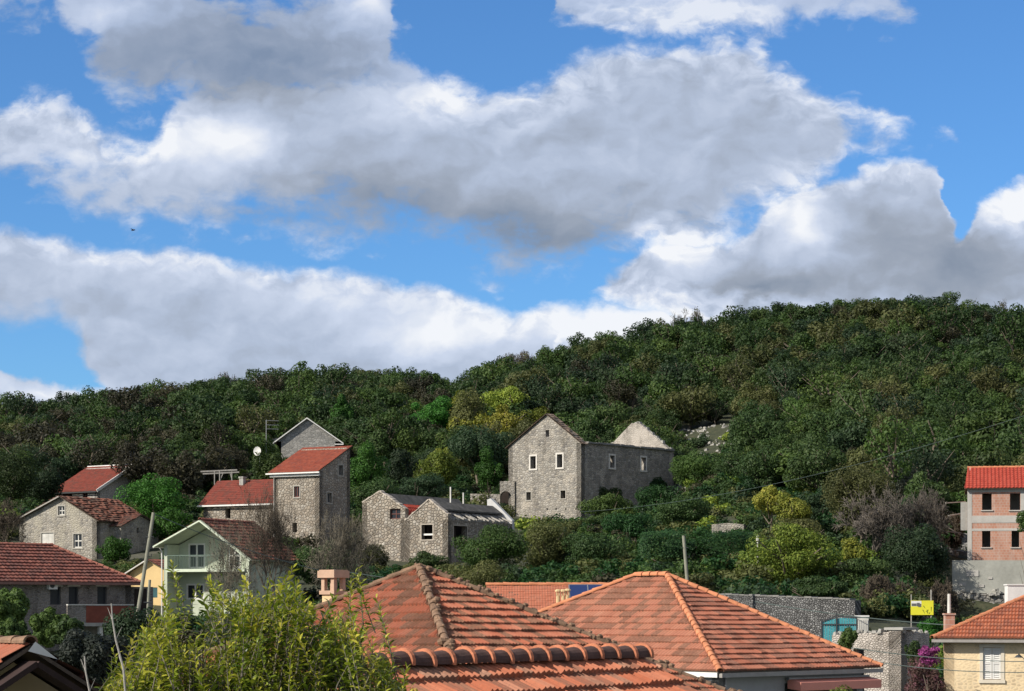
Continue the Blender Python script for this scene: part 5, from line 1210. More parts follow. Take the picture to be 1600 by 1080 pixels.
def ruins():
    # left ruin: gable with one small window
    h = H('ruined_stone_house', 'ruined stone house with small upper window and red tile remnant, left of the double gable', 'house', 566, 188, -30, 1.6)
    w = h.fx(633); pk = h.fx(593); zp = h.fz(768, pk); zl, zr = h.fz(786, 0), h.fz(790, w); d = 8.5
    fh = lambda a, c, tt, u: (h.fx(a), h.fx(c), h.fz(u, h.fx((a + c) / 2)), h.fz(tt, h.fx((a + c) / 2)))
    r = fh(609, 626, 795, 811)
    zr2 = h.fz(811, w)
    mb = MB(); b = -3
    zrim = h.fz(795, h.fx(629))
    wall(mb, (0, 0, 0), (1, 0), [(0, b), (w, b), (w, zrim), (pk, zp), (0, zl)], [r], .55); wall(mb, (w, 0, 0), (0, 1), [(0, b), (d, b), (d, zr2), (0, zr2)], (), .5, 0, w)
    wall(mb, (0, d, 0), (0, -1), [(0, b), (d, b), (d, zl), (0, zl)], (), .5, 0, 31)
    mb.build('wall', M['stone_ruin'], h.o)
    window(h.o, (0, 0, 0), (1, 0), r, 'dark_red_frame', .2, (1, 1), .07)
    rough_top(h, [(0, zl), (pk, zp), (w, zrim)], 0, M['quoin_tan'], 6)
    # grey slab over the right slope: upper strip survives, rafters and a patch of tiles below it
    sl = (zp - zr2) / (w - pk); X = lambda k: pk + (w - pk) * k; Z = lambda k: zp - .12 - sl * (w - pk) * k
    s = MB(); y0, y1 = .56, h.fy(706, pk)
    y1 = 13.0
    s.face([(X(0), y0, Z(0)), (X(.36), y0, Z(.36)), (X(.36), y1, Z(.36)), (X(0), y1, Z(0))]); s.face([(X(0), y1, Z(0) - .15), (X(.36), y1, Z(.36) - .15), (X(.36), y0, Z(.36) - .15), (X(0), y0, Z(0) - .15)])
    s.face([(X(.36), y0, Z(.36) - .15), (X(.36), y1, Z(.36) - .15), (X(.36), y1, Z(.36)), (X(.36), y0, Z(.36))]); s.face([(X(0), y0, Z(0) - .15), (X(.36), y0, Z(.36) - .15), (X(.36), y0, Z(.36)), (X(0), y0, Z(0))])
    s.face([(X(0), y1, Z(0)), (0.3, y1, zl - .1), (.3, y0, zl - .1), (X(0), y0, Z(0))])
    s.build('roof_slab', M['slab'], h.o)
    ra = MB(); y = y0 + .3
    while y < y1: ra.obox((X(.34), y, Z(.34) - .24), (X(1.05), y, Z(1.05) - .2), .1, .12); y += .55
    ra.build('rafters', M['old_wood'], h.o)
    tile_roof('roof_slope', (X(.86), 1.2, Z(.86) - .05), (X(.86), 7.0, Z(.86) - .05), (X(.38), 7.0, Z(.38) - .02), (X(.38), 1.2, Z(.38) - .02), h.o, M['tiles_red'], tw=.4, waves=1, course=.45, amp=.07, lift=.05, npw=5)
    fl = MB(); fl.box(.56, w - .56, .6, 8, h.fz(812, 1) - .2, h.fz(812, 1)); fl.build('floor', M['old_wood'], h.o)
    # right ruin: larger gable, window, shaded right wall
    g = H('ruined_stone_house', 'ruined stone house with two dark square windows, right half of the double gable', 'house', 632.6, h.ay + w * h.s - .03, -30, 1.6)
    w = g.fx(700); pk = g.fx(670); zp = g.fz(781, pk); zl, zr = g.fz(814, 0), g.fz(805, w); d = g.fy(800, w)
    fh = lambda a, c, tt, u: (g.fx(a), g.fx(c), g.fz(u, g.fx((a + c) / 2)), g.fz(tt, g.fx((a + c) / 2)))
    rh = lambda a, c, tt, u: (g.fy(a, w), g.fy(c, w), g.fz(u, w, g.fy((a + c) / 2, w)), g.fz(tt, w, g.fy((a + c) / 2, w)))
    r1 = fh(658.5, 676, 820, 843); r2 = rh(709, 730, 822, 853)
    zs = g.fz(812, w)
    zs2 = zs
    mb = MB()
    wall(mb, (0, 0, 0), (1, 0), [(0, b), (w, b), (w, zr), (pk, zp), (0, zl)], [r1], .55); wall(mb, (w, 0, 0), (0, 1), [(0, b), (d, b), (d, zs2), (0, zs)], [r2], .55, 0, w)
    wall(mb, (0, d, 0), (0, -1), [(0, b), (d, b), (d, zl), (0, zl)], (), .5, 0, 31)
    wall(mb, (w, d, 0), (-1, 0), [(0, b), (w, b), (w, zl), (w - pk, zp - .2), (0, zs - .3)], (), .5, 0, 53)
    mb.build('wall', M['stone_ruin'], g.o)
    for o_, e_, r in (((0, 0, 0), (1, 0), r1), ((w, 0, 0), (0, 1), r2)): surround(g.o, o_, e_, r, M['quoin_tan'], .09, .012)
    rough_top(g, [(0, zl), (pk, zp), (w, zr)], 0, M['quoin_tan'], 8)
    pl = MB(); pl.box(r1[0] + .01, r1[1] - .01, .2, .26, r1[2] + .35, r1[2] + .5); pl.build('window_board', M['white_paint'], g.o)
    bk = MB()
    bk.box(.56, w - .56, 2.0, 2.2, b, zl - .3); bk.box(w - 2.5, w - 2.4, .6, d - .6, b, zs - .3); bk.build('inner_wall', M['dark_void'], g.o)  # interior shade behind the windows painted near-black on these walls
    s = MB(); sl = (zp - zr) / (w - pk); zA, zB = zp - .1, zp - .1 - sl * (w - pk) * .5; xb = pk + (w - pk) * .5
    s.face([(pk, .56, zA), (xb, .56, zB), (xb, d - .1, zB), (pk, d - .1, zA)]); s.face([(xb, .56, zB - .14), (xb, d - .1, zB - .14), (xb, d - .1, zB), (xb, .56, zB)])
    s.face([(pk, d - .1, zA - .14), (xb, d - .1, zB - .14), (xb, .56, zB - .14), (pk, .56, zA - .14)]); s.face([(pk, .56, zA), (pk, d - .1, zA), (.3, d - .1, zl - .1), (.3, .56, zl - .1)])
    s.build('roof_slab', M['slab'], g.o)
    ra = MB(); y = .8
    while y < d - .4: ra.obox((xb - .4, y, zB - .16), (w + .1 + .25 * math.sin(y * 7), y, zs + .10), .12, .12); y += .62
    ra.build('rafters', M['grey_wood'], g.o)
    tp = MB(); rg = random.Random(8); y = .6
    while y < d - 1.2:
        L_ = rg.uniform(.25, .5)
        if rg.random() < .8: tp.box(w - .5, w - .03, y, y + L_ - .06, zs + .004, zs + .16 + rg.uniform(0, .12))
        y += L_
    tp.build('wall_top_stones', M['limestone'], g.o)
    gx, g2 = g.fx(761, d), g.fx(800, d); zA_, zB_, zl_ = g.fz(779, gx, d), g.fz(813, g2, d), g.fz(830, gx, d)
    gb = MB(); wall(gb, (gx, d + .02, 0), (1, 0), [(0, zl_), (g2 - gx, zl_), (g2 - gx, zB_), (.35, zA_), (0, zA_ - .1)], (), .4)
    gb.build('back_gable', M['pale_plaster'], g.o)
    for px, dz in ((704, 0), (724, .1)):
        p = MB(); x, y = g.fx(px, d * .6), d * .6; p.box(x - .05, x + .05, y - .05, y + .05, g.fz(797, x, y), g.fz(761 if px < 710 else 770, x, y)); p.build('flue_pipe', M['dirty_white'], g.o)
def brick_house():
    h = H('unfinished_house', 'unfinished red hollow-brick house with bright red roof and empty windows at the right edge', 'house', 1512, 166, -12, 3.2)
    w = 9.0; d = 7; b = h.fz(876, 0); ze = h.fz(764, 1)
    fh = lambda a, c, tt, u: (h.fx(a), h.fx(c), h.fz(u, h.fx((a + c) / 2)), h.fz(tt, h.fx((a + c) / 2)))
    Wn = [fh(1534.5, 1549.5, 771, 797), fh(1578, 1594, 771, 797), fh(1534.5, 1547.5, 829, 855), fh(1580.5, 1592.5, 829, 855), fh(1622, 1638, 771, 797), fh(1622, 1638, 829, 855)]
    mb = MB(); wall(mb, (0, 0, 0), (1, 0), [(0, b), (w, b), (w, ze), (0, ze)], Wn, .3); wall(mb, (w, 0, 0), (0, 1), [(0, b), (d, b), (d, ze), (0, ze)], (), .3)
    wall(mb, (0, d, 0), (0, -1), [(0, b), (d, b), (d, ze), (d / 2, ze + 1.9), (0, ze)], (), .3); wall(mb, (w, d, 0), (-1, 0), [(0, b), (w, b), (w, ze), (0, ze)], (), .3)
    mb.build('wall', M['brick'], h.o)
    fl = MB(); z2 = h.fz(812, 2); fl.box(.31, w - .31, .31, d - .31, z2 - .15, z2 + .1); fl.box(.31, w - .31, 3, 3.2, b, z2 - .2); fl.box(.31, w - .31, 2.8, 3, z2 + .11, ze - .3); fl.box(.31, w - .31, .31, d - .31, ze - .25, ze - .1); fl.build('floor_slab', M['concrete'], h.o)
    c = MB(); k = .004
    x1 = h.fx(1518.5)
    c.box(-.02, x1, -.03, -k, b, ze); c.box(h.fx(1594.5), h.fx(1603), -.028, -k, z2 + .3, ze)
    for (a, u, m) in ((806, 817, 0), (826, 829.5, 0), (762.5, 769, 0)): c.box(x1 + .002, w, -.026, -k, h.fz(u, 2), h.fz(a, 2))
    c.build('concrete_frame', M['concrete_pale'], h.o)
    for r in Wn:
        s = MB(); s.box(r[0] - .1, r[1] + .1, -.09, -.003, r[2] - .09, r[2] - .01); s.build('window_sill', M['concrete_pale'], h.o)
    p = MB(); x0 = h.fx(1501, .6); p.box(x0, -.03, .4, .7, h.fz(829, x0, .6), h.fz(785, x0, .6)); p.build('side_wall', M['concrete'], h.o)
    ov = .4; zr = h.fz(731, 1, d / 2)
    kw = dict(tw=.28, waves=1, course=.42, amp=.055, lift=.03, npw=6)
    e = ze + .02; tile_roof('roof_slope', (-.25, -ov, e), (w + .3, -ov, e), (w + .3, d / 2, zr), (.0, d / 2, zr), h.o, M['tiles_red'], **kw); tile_roof('roof_slope', (w + .3, d + ov, e), (-.25, d + ov, e), (0, d / 2, zr), (w + .3, d / 2, zr), h.o, M['tiles_red'], npw=3)
    ridge_tiles(h.o, (0, d / 2, zr), (w + .3, d / 2, zr), M['ridge_red'], .12, .4, 6, 3)
M['cut_stone'] = plain('cut_stone', (0.56, 0.53, 0.48, 1), 0.85, 0.15, 3)
M['grey_trim'] = plain('grey_trim', (0.34, 0.32, 0.28, 1), 0.85, 0.2, 3)
M['brick_trim'] = plain('brick_trim', (0.36, 0.25, 0.20, 1), 0.85, 0.2, 3)
M['dark_red_frame'] = plain('dark_red_frame', (0.13, 0.055, 0.045, 1), 0.7, 0.2, 3)
M['slate_stone'] = plain('slate_stone', (0.20, 0.195, 0.185, 1), 0.9, 0.3, 2, 0.6)
M['tiles_slate'] = tiles_mat('tiles_slate', [(0.22, 0.16, 0.12, 1), (0.16, 0.13, 0.11, 1), (0.27, 0.19, 0.14, 1), (0.13, 0.12, 0.11, 1)], 0.4, (0.08, 0.075, 0.06, 1), 0.55, 15.0)
M['tiles_old2'] = tiles_mat('tiles_old2', [(0.21, 0.085, 0.055, 1), (0.26, 0.10, 0.07, 1), (0.16, 0.07, 0.05, 1)], 0.6, (0.08, 0.055, 0.045, 1), 0.5, 16.0)
M['tiles_new2'] = tiles_mat('tiles_new2', [(0.29, 0.070, 0.042, 1), (0.33, 0.088, 0.052, 1), (0.26, 0.06, 0.038, 1)], 0.4, (0.18, 0.08, 0.06, 1), 0.62, 17.0)
M['stone_upper'] = stone('stone_upper', [(0.5, 0.46, 0.42, 1), (0.44, 0.41, 0.38, 1)], (0.55, 0.52, 0.48, 1), 2.4, 4, .15, .4, .35, seed=11.3, plaster=((0.5, 0.475, 0.44, 1), .46))
M['ridge_dull'] = plain('ridge_dull', (0.30, 0.12, 0.085, 1), 0.9, 0.3, 4)
M['gutter_red'] = plain('gutter_red', (0.20, 0.11, 0.09, 1), 0.7, 0.2, 4)
M['green_trim'] = plain('green_trim', (0.55, 0.61, 0.48, 1), 0.8, 0.12, 3)
M['rail_green'] = plain('rail_green', (0.12, 0.17, 0.14, 1), 0.6, 0.1, 3)
M['pale_plaster'] = plain('pale_plaster', (0.50, 0.50, 0.49, 1), 0.9, 0.15, 1.5, 0.3)
M['concrete_pale'] = plain('concrete_pale', (0.42, 0.40, 0.37, 1), 0.9, 0.15, 1.5, 0.3)
def rough_top(h, pts, y, mat, seed, d=.5):
    rg = random.Random(seed); m = MB()
    for (x0, z0), (x1, z1) in zip(pts, pts[1:]):
        L_ = math.hypot(x1 - x0, z1 - z0); u = 0
        while u < L_ - .05:
            l = min(rg.uniform(.22, .45), L_ - u); k = (u + l / 2) / L_; s = rg.uniform(.02, .13)
            a = V3((x0 + (x1 - x0) * u / L_, y + d / 2 + rg.uniform(-.04, .02), z0 + (z1 - z0) * u / L_ + s / 2)); b = V3((x0 + (x1 - x0) * (u + l * .93) / L_, a.y, z0 + (z1 - z0) * (u + l * .93) / L_ + s / 2))
            m.obox(a, b, d + rg.uniform(.02, .1), s + .02); u += l
    m.build('wall_top_stones', mat, h.o)
M['gable_pale'] = stone('gable_pale', [(0.36, 0.33, 0.29, 1), (0.46, 0.42, 0.37, 1)], (0.38, 0.35, 0.31, 1), 3.4, 5.2, .12, .6, .5, seed=31.0, plaster=((0.50, 0.455, 0.40, 1), .50))
M['quoin'] = plain('quoin', (0.38, 0.36, 0.32, 1), 0.9, 0.28, 2.2, 0.5)
M['quoin_tan'] = plain('quoin_tan', (0.42, 0.37, 0.31, 1), 0.9, 0.28, 2.2, 0.5)
big_stone_house(); tower_house(); low_red_house(); upper_red_house(); white_gable_house(); stone_farm_house(); left_red_house(); green_house(); yellow_house(); ruins(); brick_house()
M['f_ivy_dark'] = leaf_mat('f_ivy_dark', (0.012, 0.036, 0.012, 1), (0.022, 0.066, 0.018, 1), (0.045, 0.105, 0.028, 1))
M['f_grey_dark'] = leaf_mat('f_grey_dark', (0.025, 0.034, 0.026, 1), (0.05, 0.064, 0.052, 1), (0.09, 0.105, 0.085, 1))
# ================================================================ walls, ruins and small things on the right
def box_thing(name, label, cat, loc, rz, fn, mats, part):
    o = thing(name, label, cat, loc, rz); m = MB(); fn(m); m.build(part, mats, o); return o
def stone_wall():
    a, b = P(1112, 929, 122), P(1336, 938, 116); d = b - a; d.z = 0; L_ = d.length; an = math.atan2(d.y, d.x)
    o = thing('dry_stone_wall', 'long grey rubble stone wall behind the right hip roof', 'wall', (a.x, a.y, -6), an)
    m = MB(); za, zb = a.z + 6, b.z + 6
    wall(m, (0, 0, 0), (1, 0), [(0, 0), (L_, 0), (L_, zb), (0, za)], (), .6); m.build('masonry', M['stone_dry'], o)
    rg = random.Random(4); c = MB(); x = 0
    while x < L_ - .3:
        l = rg.uniform(.25, .5); z = za + (zb - za) * x / L_; c.box(x, x + l - .02, -.03, .6 + .03, z + .003, z + rg.uniform(.05, .11)); x += l
    c.build('coping', M['slate_stone'], o)
def pillar_ruin():
    h = H('ruined_wall', 'ruined pale stone wall and corner pier with crumbling plaster, between hip roof and cream house', 'wall', 1300, 97, -35, -8)
    w = h.fx(1408); d = h.fy(1452, w); zt = h.fz(986, w / 2)
    m = MB()
    xs = h.fx(1362)
    wall(m, (0, 0, 0), (1, 0), [(0, 0), (w, 0), (w, zt), (0, zt - .2)], [(h.fx(1333), h.fx(1350), h.fz(1075, 1), h.fz(1014, 1))], .6)
    wall(m, (w, 0, 0), (0, 1), [(0, 0), (d, 0), (d, h.fz(990, w, d)), (0, zt)], (), .6, 0, w); m.build('masonry', M['stone_pale'], h.o)
    bk = MB(); bk.box(0, w - .7, 1.4, 1.6, 0, zt - .4); bk.build('back_masonry', M['stone_dry'], h.o)
    rg = random.Random(9); c = MB(); 
    for i in range(70):
        k = rg.random(); s = rg.uniform(.07, .17)
        if i < 46: x, y = rg.uniform(0, w), rg.uniform(.05, .5); z = zt - .2 * (1 - x / w)
        else: x, y = w - rg.uniform(.1, .5), rg.uniform(0, d); z = h.fz(990, w, d) * y / d + zt * (1 - y / d)
        c.rock((x, y, z + s * .3), s, rg, .8)
    c.build('loose_stones', M['limestone'], h.o)
    g = MB(); x0 = h.fx(1382); g.box(x0, w + .1, -.05, 1.6, zt + .05, zt + .16); g.build('capping_slab', M['concrete'], h.o)
def teal_gate():
    D = 104; a = P(1284, 986, D); o = thing('metal_gate', 'turquoise sheet metal gate with dark frame below the rubble wall', 'gate', (a.x, a.y, a.z - .6), R(-8))
    w = 54 / F * D; hh = 22 / F * D + .6
    m = MB(); x = 0
    while x < w - .05: m.box(x + .01, x + .11, .01, .03, 0, hh - .05 - .25 * max(0, .5 - x / w)); x += .12
    m.build('sheet', M['teal_paint'], o)
    f = MB(); f.obox((0, 0, 0), (0, 0, hh - .1), .06, .06); f.obox((w * .42, -.03, 0), (w * .42, -.03, hh + .18), .07, .05); f.obox((w, 0, 0), (w, 0, hh), .06, .06); f.obox((.03, -.02, hh * .72), (w - .03, -.02, hh * .72), .05, .05); f.obox((.03, 0, hh - .22), (w * .4, 0, hh + .02), .05, .06); f.obox((w * .45, 0, hh + .02), (w - .03, 0, hh - .02), .05, .06)
    f.build('frame', M['dark_metal'], o)
    D = 106; a = P(1336, 978, D); o = thing('water_tank', 'small white ribbed water tank beside the turquoise gate', 'tank', (a.x, a.y, a.z - .5), R(-8))
    w, hh = 21 / F * D, 14 / F * D + .5; m = MB(); m.box(0, w, 0, .5, 0, hh); x = .06
    while x < w - .06: m.box(x, x + .05, -.03, -.002, .1, hh - .15); x += .1
    m.build('body', M['dirty_white'], o); m = MB(); m.box(-.03, w + .03, -.05, .55, hh + .003, hh + .07); m.build('lid', M['white_paint'], o)
def billboard():
    D = 126; a = P(1423, 961, D); w = 35 / F * D; hh = 22.5 / F * D; g = gz(a.x, a.y) - .2
    o = thing('billboard', 'yellow property sign board on two thin posts in front of dry brush', 'sign', (a.x, a.y, a.z), R(-6))
    m = MB(); m.box(0, w, 0, .04, 0, hh); m.build('board', M['sign_yellow'], o)
    p = MB(); p.tube([(.04, .08, g - a.z), (.04, .08, hh + .35)], [.035, .035], 6); p.tube([(w - .12, .08, g - a.z), (w - .12, .08, hh + .62)], [.045, .045], 6); p.build('post', M['grey_wood'], o)
    k = MB(); q = lambda x0, x1, z0, z1, y=-.004: k.face([(w * x0, y, hh * z0), (w * x1, y, hh * z0), (w * x1, y, hh * z1), (w * x0, y, hh * z1)])
    q(.02, .47, .60, .97); k.build('photo_panel', M['white_paint'], o)
    k = MB(); q(.04, .26, .62, .80, -.007); q(.27, .40, .60, .84, -.007); q(.33, .46, .55, .78, -.0085); k.build('photo_building', M['sign_grey'], o)
    k = MB()
    for x0, z0, x1, z1 in ((.56, .63, .64, .46), (.53, .36, .62, .10), (.70, .34, .80, .34), (.74, .33, .74, .08), (.67, .28, .76, .14), (.90, .56, .90, .24), (.80, .08, .85, .20)):
        A, B = V3((w * x0, -.006, hh * z0)), V3((w * x1, -.006, hh * z1)); dd = (B - A).normalized(); n = V3((-dd.z, 0, dd.x)) * .025
        k.face([A - n, B - n * .4, B + n * .4, A + n])
    k.build('lettering_marks', M['sign_dark'], o)
def retaining_wall():
    a = P(1488, 875, 161); h = H('retaining_wall', 'bare concrete retaining wall with a crumbling stone foot under the unfinished brick house', 'wall', 1488, 161.2, -10, -5)
    w = 9.5; zt = h.fz(875.5, 1); zm = h.fz(925, 1); m = MB()
    wall(m, (0, 0, 0), (1, 0), [(0, zm), (w, zm - .4), (w, zt - .05), (0, zt)], (), 1.2); m.build('concrete_face', M['concrete_wall'], h.o)
    m = MB(); wall(m, (.1, -.25, 0), (1, 0), [(0, 0), (w - .2, 0), (w - .2, zm - .45), (0, zm - .04)], (), 1.3); m.build('stone_foot', M['stone_pale2'], h.o)
    rg = random.Random(6); c = MB()
    for i in range(150):
        x = rg.uniform(0, 5.5); z = zm * rg.uniform(.35, 1.03); s = rg.uniform(.08, .26) * (1.2 if z > zm * .9 else 1)
        c.rock((x, -.22 - rg.uniform(-.05, .2), z), s * .8, rg, .8)
    c.build('rubble_facing', M['limestone'], h.o)
    c = MB()
    for x, z, s in ((1.0, zt - 1.2, .9), (1.9, zt - 2.0, .4), (.5, zt - 1.9, .5), (2.6, zt - 1.4, .3)): c.box(x, x + s, -.05, -.003, z, z + s * .5)
    c.build('concrete_patches', M['concrete_pale'], h.o)
def planks():
    rg = random.Random(2)
    for i, (x0, y0, x1, y1) in enumerate(((1458, 822, 1490, 838), (1470, 818, 1500, 836), (1478, 786, 1508, 784), (1482, 806, 1506, 802), (1465, 829, 1502, 833))):
        D = 171 - .3 * i; a, b = P(x0, y0, D), P(x1, y1, D + .6)
        o = thing('plank', 'grey weathered plank lying on the rubble beside the unfinished brick house', 'plank', a, 0, 'planks on the rubble by the brick house')
        m = MB(); m.obox((0, 0, 0), b - a, .22, .08); m.build('board', M['grey_wood'], o)
M['f_pink'] = leaf_mat('f_pink', (0.035, 0.03, 0.02, 1), (0.12, 0.07, 0.06, 1), (0.36, 0.14, 0.20, 1))
M['twig_grey'] = plain('twig_grey', (0.115, 0.10, 0.085, 1), 0.9, 0.3, 2)
M['concrete_wall'] = plain('concrete_wall', (0.33, 0.33, 0.295, 1), 0.9, 0.25, 0.45, 0.5)
M['stone_pale2'] = stone('stone_pale2', [(0.34, 0.33, 0.31, 1), (0.44, 0.42, 0.39, 1), (0.28, 0.27, 0.25, 1)], (0.16, 0.15, 0.14, 1), 2.2, 3.4, .1, 1.0, .4, seed=21.3)
stone_wall(); pillar_ruin(); teal_gate(); billboard(); retaining_wall(); planks()

def rubble(name, label, boxes, n, seed, mat, smin=.15, smax=.5):
    rg = random.Random(seed); m = MB()
    for (x0, x1, y0, y1, D0, D1) in boxes:
        for i in range(n):
            px = rg.uniform(x0, x1); D = rg.uniform(D0, D1); X = (px - HX) / F * D; z = gz(X, D); s = rg.uniform(smin, smax)
            if not (y0 - 8 < HY - z / D * F < y1 + 8): continue
            m.rock((X, D, z + s * .05), s, rg)
    o = m.build(name, M[mat]); return tag(o, label, 'rubble', None, 'stuff')
rubble('limestone_rubble', 'pale limestone rubble on the bare patch beside the tall stone house', [(1050, 1172, 668, 712, 238, 270), (1056, 1085, 705, 765, 222, 246)], 230, 3, 'limestone', .12, .34)
rubble('limestone_rubble', 'pale stones scattered above the unfinished brick house', [(1470, 1640, 690, 740, 200, 240)], 90, 5, 'limestone', .2, .5)
rubble('broken_stones', 'heap of broken stones between the double ruin and the tall stone house', [(700, 745, 745, 790, 200, 216)], 120, 7, 'limestone')
rubble('broken_stones', 'dark debris and stones on the bank left of the unfinished brick house', [(1440, 1512, 770, 860, 168, 186)], 160, 8, 'slate_stone', .15, .45)

def yard_wall():
    h = H('yard_wall', 'dark old stone wall with an arched opening joining ruin and tall stone house', 'wall', 735, 225.5, -14, 7)
    w = h.fx(806); z = h.fz(771, w / 2); m = MB(); xa, xb = h.fx(781), h.fx(799); zs = h.fz(777, xa)
    wall(m, (0, 0, 0), (1, 0), [(0, -3), (xa, -3), (xa, z - .1), (0, z)], (), .6); m2 = []
    c = (xa + xb) / 2; ztop = h.fz(752, c)
    wall(m, (xb, 0, 0), (1, 0), [(0, -3), (.35, -3), (.35, ztop), (0, ztop)], (), .6, 0, xb)
    k = 8; c = (xa + xb) / 2; r = (xb - xa) / 2; ztop = h.fz(752, c)
    for i in range(k):
        t0, t1 = math.pi * (1 - i / k), math.pi * (1 - (i + 1) / k); x0, x1 = c + r * math.cos(t0), c + r * math.cos(t1); za, zb = zs + r * math.sin(t0), zs + r * math.sin(t1)
        wall(m, (x0, 0, 0), (1, 0), [(0, za), (x1 - x0, zb), (x1 - x0, ztop), (0, ztop)], (), .6, 0, x0)
    m.build('masonry', M['stone_big'], h.o)
    b = MB(); b.box(xa - .4, xb + .4, 1.5, 1.7, -3, ztop - .2); b.build('passage_back', M['dark_void'], h.o)  # near-black sheet: the shade of the passage put into its colour
yard_wall()
def terrace_wall():
    a = P(1112, 828, 180); b = P(1162, 830, 179); o = thing('terrace_wall', 'short grey terrace wall on the slope above the ivy mound', 'wall', (a.x, a.y, a.z - 2), math.atan2(b.y - a.y, b.x - a.x)); L_ = (b - a).length; m = MB()
    wall(m, (0, 0, 0), (1, 0), [(0, 0), (L_, 0), (L_, 2 + .42), (L_ * .5, 2 + .55), (0, 2 + .45)], (), .7); m.build('masonry', M['stone_farm'], o)
terrace_wall()

# ================================================================ poles, wires, aerials
def pole(name, label, p0, p1, r, extra=None):
    o = thing(name, label, 'pole', p0); v = p1 - p0; m = MB()
    m.tube([V3(), v * .5, v], [r * 1.15, r, r * .85], 10); m.build('post', M['pole_wood'], o)
    if extra: extra(o, v, r)
    return o
def fit1(o, v, r):
    m = MB(); q = v * .82; m.tube([q + V3((r, 0, 0)), q + V3((r + .12, 0, 0)), q + V3((r + .12, 0, .12))], [.02] * 3, 6); m.build('insulator', M['dark_metal'], o); m = MB(); m.tube([v * .9 + V3((-r - .1, -.05, 0)), v * .9 + V3((r + .1, -.05, 0))], [.02, .02], 6); m.build('crossarm', M['dark_metal'], o)
D = 100
def down(px0, py0, px1, py1, D):
    """extend a pole below its visible foot to the ground"""
    a, b = P(px0, py0, D), P(px1, py1, D); d = (a - b).normalized(); g = gz(a.x, a.y) - .4; k = (a.z - g) / max(1e-3, -d.z); return a + d * max(0, k), b
a, b = down(211, 985, 240, 801, 95); pole('utility_pole', 'tall leaning grey-green wooden pole in front of the long tiled house', a, b, .088, fit1)
a, b = down(1074, 910, 1068, 837, 118); pole('utility_pole', 'thin pale wooden pole rising behind the right hip roof', a, b, .10, fit1)
a, b = down(229, 985, 234, 906, 80); pole('wooden_stake', 'short dark stake with a hook beside the leaning pole', a, b, .06, fit1)
def lantern_post():
    a, b = down(1184, 858, 1184, 836, 150); o = thing('garden_post', 'small pale post standing at the end of the clipped ivy mound', 'post', a); m = MB(); m.tube([V3(), (b - a) * .9], [.07, .07], 8); m.tube([(b - a) * .88, b - a], [.14, .08], 8); m.build('shaft', M['dirty_white'], o)
lantern_post()
def wire(label, p0, p1, sag, r=.016):
    o = thing('overhead_wire', label, 'wire', p0); m = MB(); n = 24; d = p1 - p0
    m.tube([d * (i / n) - V3((0, 0, 4 * sag * (i / n) * (1 - i / n))) for i in range(n + 1)], [r] * (n + 1), 4, 0, False); m.build('cable', M['wire'], o)
T1 = P(240, 803, 95)
wire('thin wire running from the leaning pole over the green house to the ruins', T1, P(640, 915, 110), .5, .018)
wire('thin wire crossing the hillside from the brush up to the right edge', P(905, 800, 200), P(1660, 630, 130), 1.2, .013)
wire('thin wire sagging from the rubble wall past the yellow sign', P(1180, 940, 112), P(1500, 978, 100), .15, .02)
wire('upper thin wire in front of the cream house wall', P(1330, 1012, 76), P(1700, 1032, 70), .2, .014)
wire('lower thin wire in front of the cream house wall', P(1330, 1028, 76), P(1700, 1047, 70), .25, .014)
wire('thin wire passing behind the big pyramid roof towards the solar panel', P(520, 890, 105), P(1000, 932, 104), .3, .018)
def aerial():
    b = P(416, 690, 262); o = thing('roof_aerial', 'television aerial with three bars beside the white-edged gable', 'antenna', b); hh = 34 / F * 262
    m = MB(); m.tube([V3((0, 0, -2)), V3((0, 0, hh))], [.045, .04], 6); m.build('mast', M['metal'], o)
    for z in (hh - .1, hh - .62, hh - 1.1):
        m = MB(); m.tube([V3((-.05, 0, z)), V3((1.5, .1, z - .03))], [.035, .03], 6)
        for k in range(6): x = .1 + k * .26; m.tube([V3((x, -.35, z)), V3((x, .35, z))], [.015, .015], 4)
        m.build('crossbar', M['metal'], o)
    b = P(402, 705, 254); o = thing('satellite_dish', 'white round satellite dish low beside the side wing of the white-edged gable', 'satellite dish', b, R(-28)); r = 7.0 / F * 254
    m = MB(); n = 20; rings = []
    for j in range(5):
        q = j / 4; rings.append([V3((math.cos(6.2832 * k / n) * r * q, .25 * r * q * q * -1 + .1, math.sin(6.2832 * k / n) * r * q)) for k in range(n)])
    for A, B in zip(rings, rings[1:]):
        for k in range(n): m.face([A[k], A[(k + 1) % n], B[(k + 1) % n], B[k]])
    for A, B in zip(rings, rings[1:]):
        for k in range(n): m.face([p + V3((0, .03, 0)) for p in (B[k], B[(k + 1) % n], A[(k + 1) % n], A[k])])
    m.build('reflector', M['white_paint'], o)
    m = MB(); m.tube([V3((0, .12, 0)), V3((0, .5, -.3)), V3((0, .5, -2.5))], [.05, .05, .05], 6); m.tube([V3((0, .0, -r * .8)), V3((0, -r * .8, -r * .15))], [.025, .02], 5); m.tube([V3((0, -r * .86, -.2)), V3((0, -r * .72, -.12))], [.06, .05], 6); m.build('mount', M['metal'], o)
aerial()
